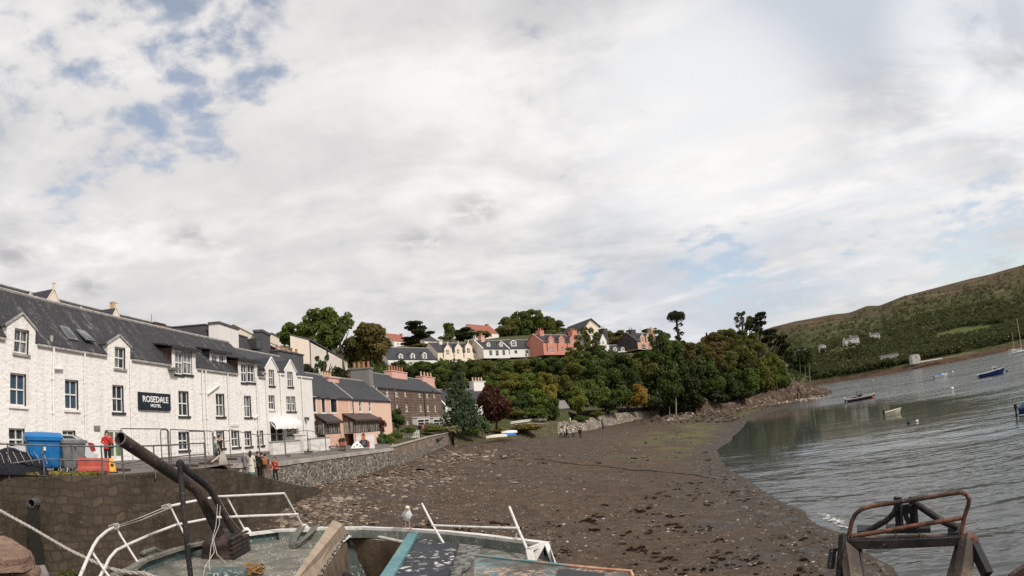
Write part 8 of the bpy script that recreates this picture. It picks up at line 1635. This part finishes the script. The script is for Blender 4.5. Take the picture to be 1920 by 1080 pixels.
crag('rock_outcrop', 'red brown rock cleft at the left foot of the headland', [(1305, 755, 772, 205, 3), (1316, 744, 771, 208, 4), (1330, 749, 771, 212, 4), (1350, 757, 770, 218, 3)], 1)
crag('rock_outcrop', 'long low dark rock ledge under the headland trees', [(1340, 758, 772, 214, 3), (1380, 752, 770, 224, 4), (1420, 742, 764, 236, 4), (1450, 733, 757, 246, 4), (1475, 727, 750, 252, 3)], 2)
crag('rock_outcrop', 'bare brown cliff at the tip of the headland', [(1455, 726, 752, 252, 5), (1476, 717, 748, 256, 7), (1488, 708, 744, 260, 6), (1500, 716, 741, 264, 7), (1514, 727, 738, 268, 5), (1530, 729, 737, 270, 4)], 3)
crag('rock_outcrop', 'pale rock shelf running out from the cliff into the water', [(1505, 726, 740, 266, 4), (1525, 723, 737, 268, 4), (1545, 727, 737, 272, 3), (1560, 733, 738, 276, 2)], 4, M_ROCK)
def stones_mesh(name, label, pos, sizes, m, seed, flat=.55):
    """many loose stones that nobody could count: one mesh of small angular rocks"""
    g = np.random.default_rng(seed); base = np.array([(1, 0, 0), (.4, .9, 0), (-.7, .7, 0), (-.9, -.4, 0), (0, -1, 0), (.7, -.6, 0), (.35, .2, .8), (-.4, .3, .75), (-.1, -.45, .8)], float); F_ = [(0, 1, 6), (1, 2, 7, 6), (2, 3, 7), (3, 4, 8, 7), (4, 5, 8), (5, 0, 6, 8), (6, 7, 8)]
    V = []; Fc = []
    for i, (p, s) in enumerate(zip(pos, sizes)):
        a = g.uniform(0, 6.28); c, sn = math.cos(a), math.sin(a); b = base*g.uniform(.65, 1.25, base.shape)*np.array([1, g.uniform(.5, 1), flat*g.uniform(.5, 1.2)])*s; tilt = g.uniform(-.35, .35); b[:, 2] += b[:, 0]*tilt
        R_ = np.stack([b[:, 0]*c-b[:, 1]*sn, b[:, 0]*sn+b[:, 1]*c, b[:, 2]], 1)+np.array(p); n = len(V); V += R_.tolist(); Fc += [tuple(n+q for q in f) for f in F_]
    me = bpy.data.meshes.new(name); me.from_pydata(V, [], Fc); me.update(); me.materials.append(m); o = bpy.data.objects.new(name, me); COL.objects.link(o); tag(o, label, 'stones', kind='stuff'); return o
def scatter(n, az, dd, seed, size, cond=None, dz=-.02, pw=1.0):
    g = np.random.default_rng(seed); out = []; sz = []
    while len(out) < n:
        k = 4000; a = np.radians(g.uniform(*az, k)); d = dd[0]*(dd[1]/dd[0])**(g.random(k)**pw); xy = np.stack([np.sin(a)*d, np.cos(a)*d], 1); z = beach_z(xy); side = seg_side(FRONT, xy); ok = (side < -.2) & (z > .05)
        if cond is not None: ok &= cond(xy, z, side)
        for (x, y), z_ in zip(xy[ok], z[ok]): out.append((x, y, z_+dz)); sz.append(size[0]*(size[1]/size[0])**(g.random()**2.2))
    return out[:n], sz[:n]
cl = lambda f, t, s: (lambda xy, z, side: vnoise(xy, s, f, 3) > t)
stones_mesh('shingle', 'pale pebbles strewn over the dark beach', *scatter(15000, (-40, 32), (9, 130), 1, (.022, .13), cl(.25, -.10, 4), pw=.75), loose('pale_pebble', (.2, .15, .11), (.36, .29, .23), (.62, .55, .47)), 1)
stones_mesh('shingle', 'dark weedy stones strewn over the beach', *scatter(7000, (-40, 32), (9, 150), 2, (.05, .24), cl(.18, .02, 9)), M_ROCKD, 2)
stones_mesh('boulders', 'pale flat slabs fallen along the foot of the sea walls', *scatter(1500, (-24, -3), (30, 115), 3, (.06, .26), lambda xy, z, side: (side > -9+3*vnoise(xy, 2, .2, 2)) & (vnoise(xy, 6, .3, 3) > -.1)), M_ROCKP, 3, .4)
def patch(n, c, sx, sy, size, seed):
    g = np.random.default_rng(seed); o = atz(*c); u = Vector((o.x, o.y, 0)).normalized(); P_ = []; z_ = []
    for i in range(n): a_, b_ = g.normal()*sx, g.normal()*sy; x, y = o.x+u.x*b_+u.y*a_, o.y+u.y*b_-u.x*a_; P_.append((x, y, float(beach_z([(x, y)])[0])+.02)); z_.append(size[0]*(size[1]/size[0])**(g.random()**1.6))
    return P_, z_
for k, (n, c, sx, sy, sz, lb) in enumerate(((260, (770, 893, 3.4), 3.6, 3.2, (.1, .48), 'patch of pale broken slabs on the upper beach'), (170, (600, 945, 3.4), 1.9, 2.4, (.1, .5), 'heap of pale slabs behind the boat rail'), (320, (835, 852, 3.9), 5.5, 5.0, (.12, .6), 'rubble of pale stones below the garden walls'), (200, (690, 905, 3.5), 3.5, 3.0, (.07, .3), 'loose stones at the foot of the sea wall'))): stones_mesh('slabs', lb, *patch(n, c, sx, sy, sz, 60+k), M_ROCKP, 60+k, .4)
stones_mesh('boulders', 'brown slabs and stones heaped below the slipway', *scatter(420, (-24, -15), (27, 42), 4, (.08, .42), None), M_ROCKP, 4, .45)
stones_mesh('boulders', 'boulders along the headland shore', *scatter(1300, (13, 32), (165, 300), 5, (.2, .9), lambda xy, z, side: (side > -17)), M_ROCKP, 5, .7)
stones_mesh('boulders', 'dark weed covered boulders along the headland shore', *scatter(900, (10, 32), (150, 300), 6, (.3, 1.3), lambda xy, z, side: (side > -34)), M_ROCKD, 6, .6)
stones_mesh('boulders', 'dark stones at the tide line', *scatter(1500, (8, 45), (18, 140), 7, (.06, .3), lambda xy, z, side: z < .42), M_ROCKD, 7, .5)
g = np.random.default_rng(9); ps, ss = scatter(1000, (-30, 26), (12, 150), 8, (.05, .55), cl(.12, -.02, 21), pw=.8); L = [(p[0]+g.normal()*s*.8, p[1]+g.normal()*s*.8, p[2]-.04*s, s*q, s*q*g.uniform(.5, 1), s*.14) for p, s in zip(ps, ss) for q in g.uniform(.12, .6, 4)]
o = bpy.data.objects.new('seaweed', leaf_mesh('seaweed', L, 30000, .055, 4, elong=1.8)); COL.objects.link(o); o.color = (.02, .013, .0075, 1); tag(o, 'clumps of dark seaweed lying on the beach', 'seaweed', kind='stuff')
gg = np.random.default_rng(33); pp = []
while len(pp) < 420:
    px = gg.uniform(1420, 1545); y0 = 752-(px-1420)*.13; q = atz(px, y0+gg.uniform(-2, 10), 0.4); q.z = max(.1, float(beach_z([(q.x, q.y)])[0])); pp.append((q.x, q.y, q.z+.1))
stones_mesh('boulders', 'pale boulders tumbled below the cliff of the rocky point', pp, list(gg.uniform(.3, 1.0, 420)), plain('pale_boulder', (.42, .36, .3), (.2, .155, .12), 1.2, .9, .4), 12, .7)
# foam of the small wave breaking at the edge
def foam():
    m, N, co = newmat('sea_foam'); n1 = N.noise(co, 3.2, 6, .75); uvx = N('ShaderNodeAttribute', attribute_name='edge').outputs['Fac']
    a = N.math('MULTIPLY', N.ramp(N.math('SUBTRACT', n1, N.math('MULTIPLY', uvx, .30)), .40, .52), .9)
    d = N('ShaderNodeBsdfDiffuse', {0: (.62, .6, .57, 1)}); t = N('ShaderNodeBsdfTransparent'); mx = N('ShaderNodeMixShader', {0: a, 1: t.outputs[0], 2: d.outputs[0]}); N('ShaderNodeOutputMaterial', {0: mx.outputs[0]})
    P = [atz(x, y, .04) for x, y in ((1345, 846), (1352, 880), (1392, 905), (1440, 925), (1500, 945), (1535, 957), (1560, 966), (1590, 985), (1612, 1003))]; pts = []
    for a_, b_ in zip(P[:-1], P[1:]):
        for k in range(12): pts.append(a_.lerp(b_, k/12))
    V = []; E_ = []; F_ = []
    for i, p in enumerate(pts):
        t_ = (pts[min(i+1, len(pts)-1)]-pts[max(i-1, 0)]).normalized(); nr = Vector((t_.y, -t_.x, 0)); k = i/len(pts); big = .25+.75*max(0, 1-abs(k-.80)/.16); w = .16+.55*big
        for j in range(7): f = j/6*2-1; V.append(p+nr*(f*w+.25+.12*math.sin(i*.7))+Vector((0, 0, .02*(1-f*f)))); E_.append(abs(f)**1.5*.9+.62*(1-big))
    for i in range(len(pts)-1):
        for j in range(6): a_ = i*7+j; F_.append((a_, a_+1, a_+8, a_+7))
    me = bpy.data.meshes.new('foam'); me.from_pydata([tuple(v) for v in V], [], F_); at_ = me.attributes.new('edge', 'FLOAT', 'POINT'); at_.data.foreach_set('value', E_); me.materials.append(m); o = bpy.data.objects.new('foam', me); COL.objects.link(o); tag(o, 'line of white foam along the water edge', 'foam', kind='stuff')
foam()
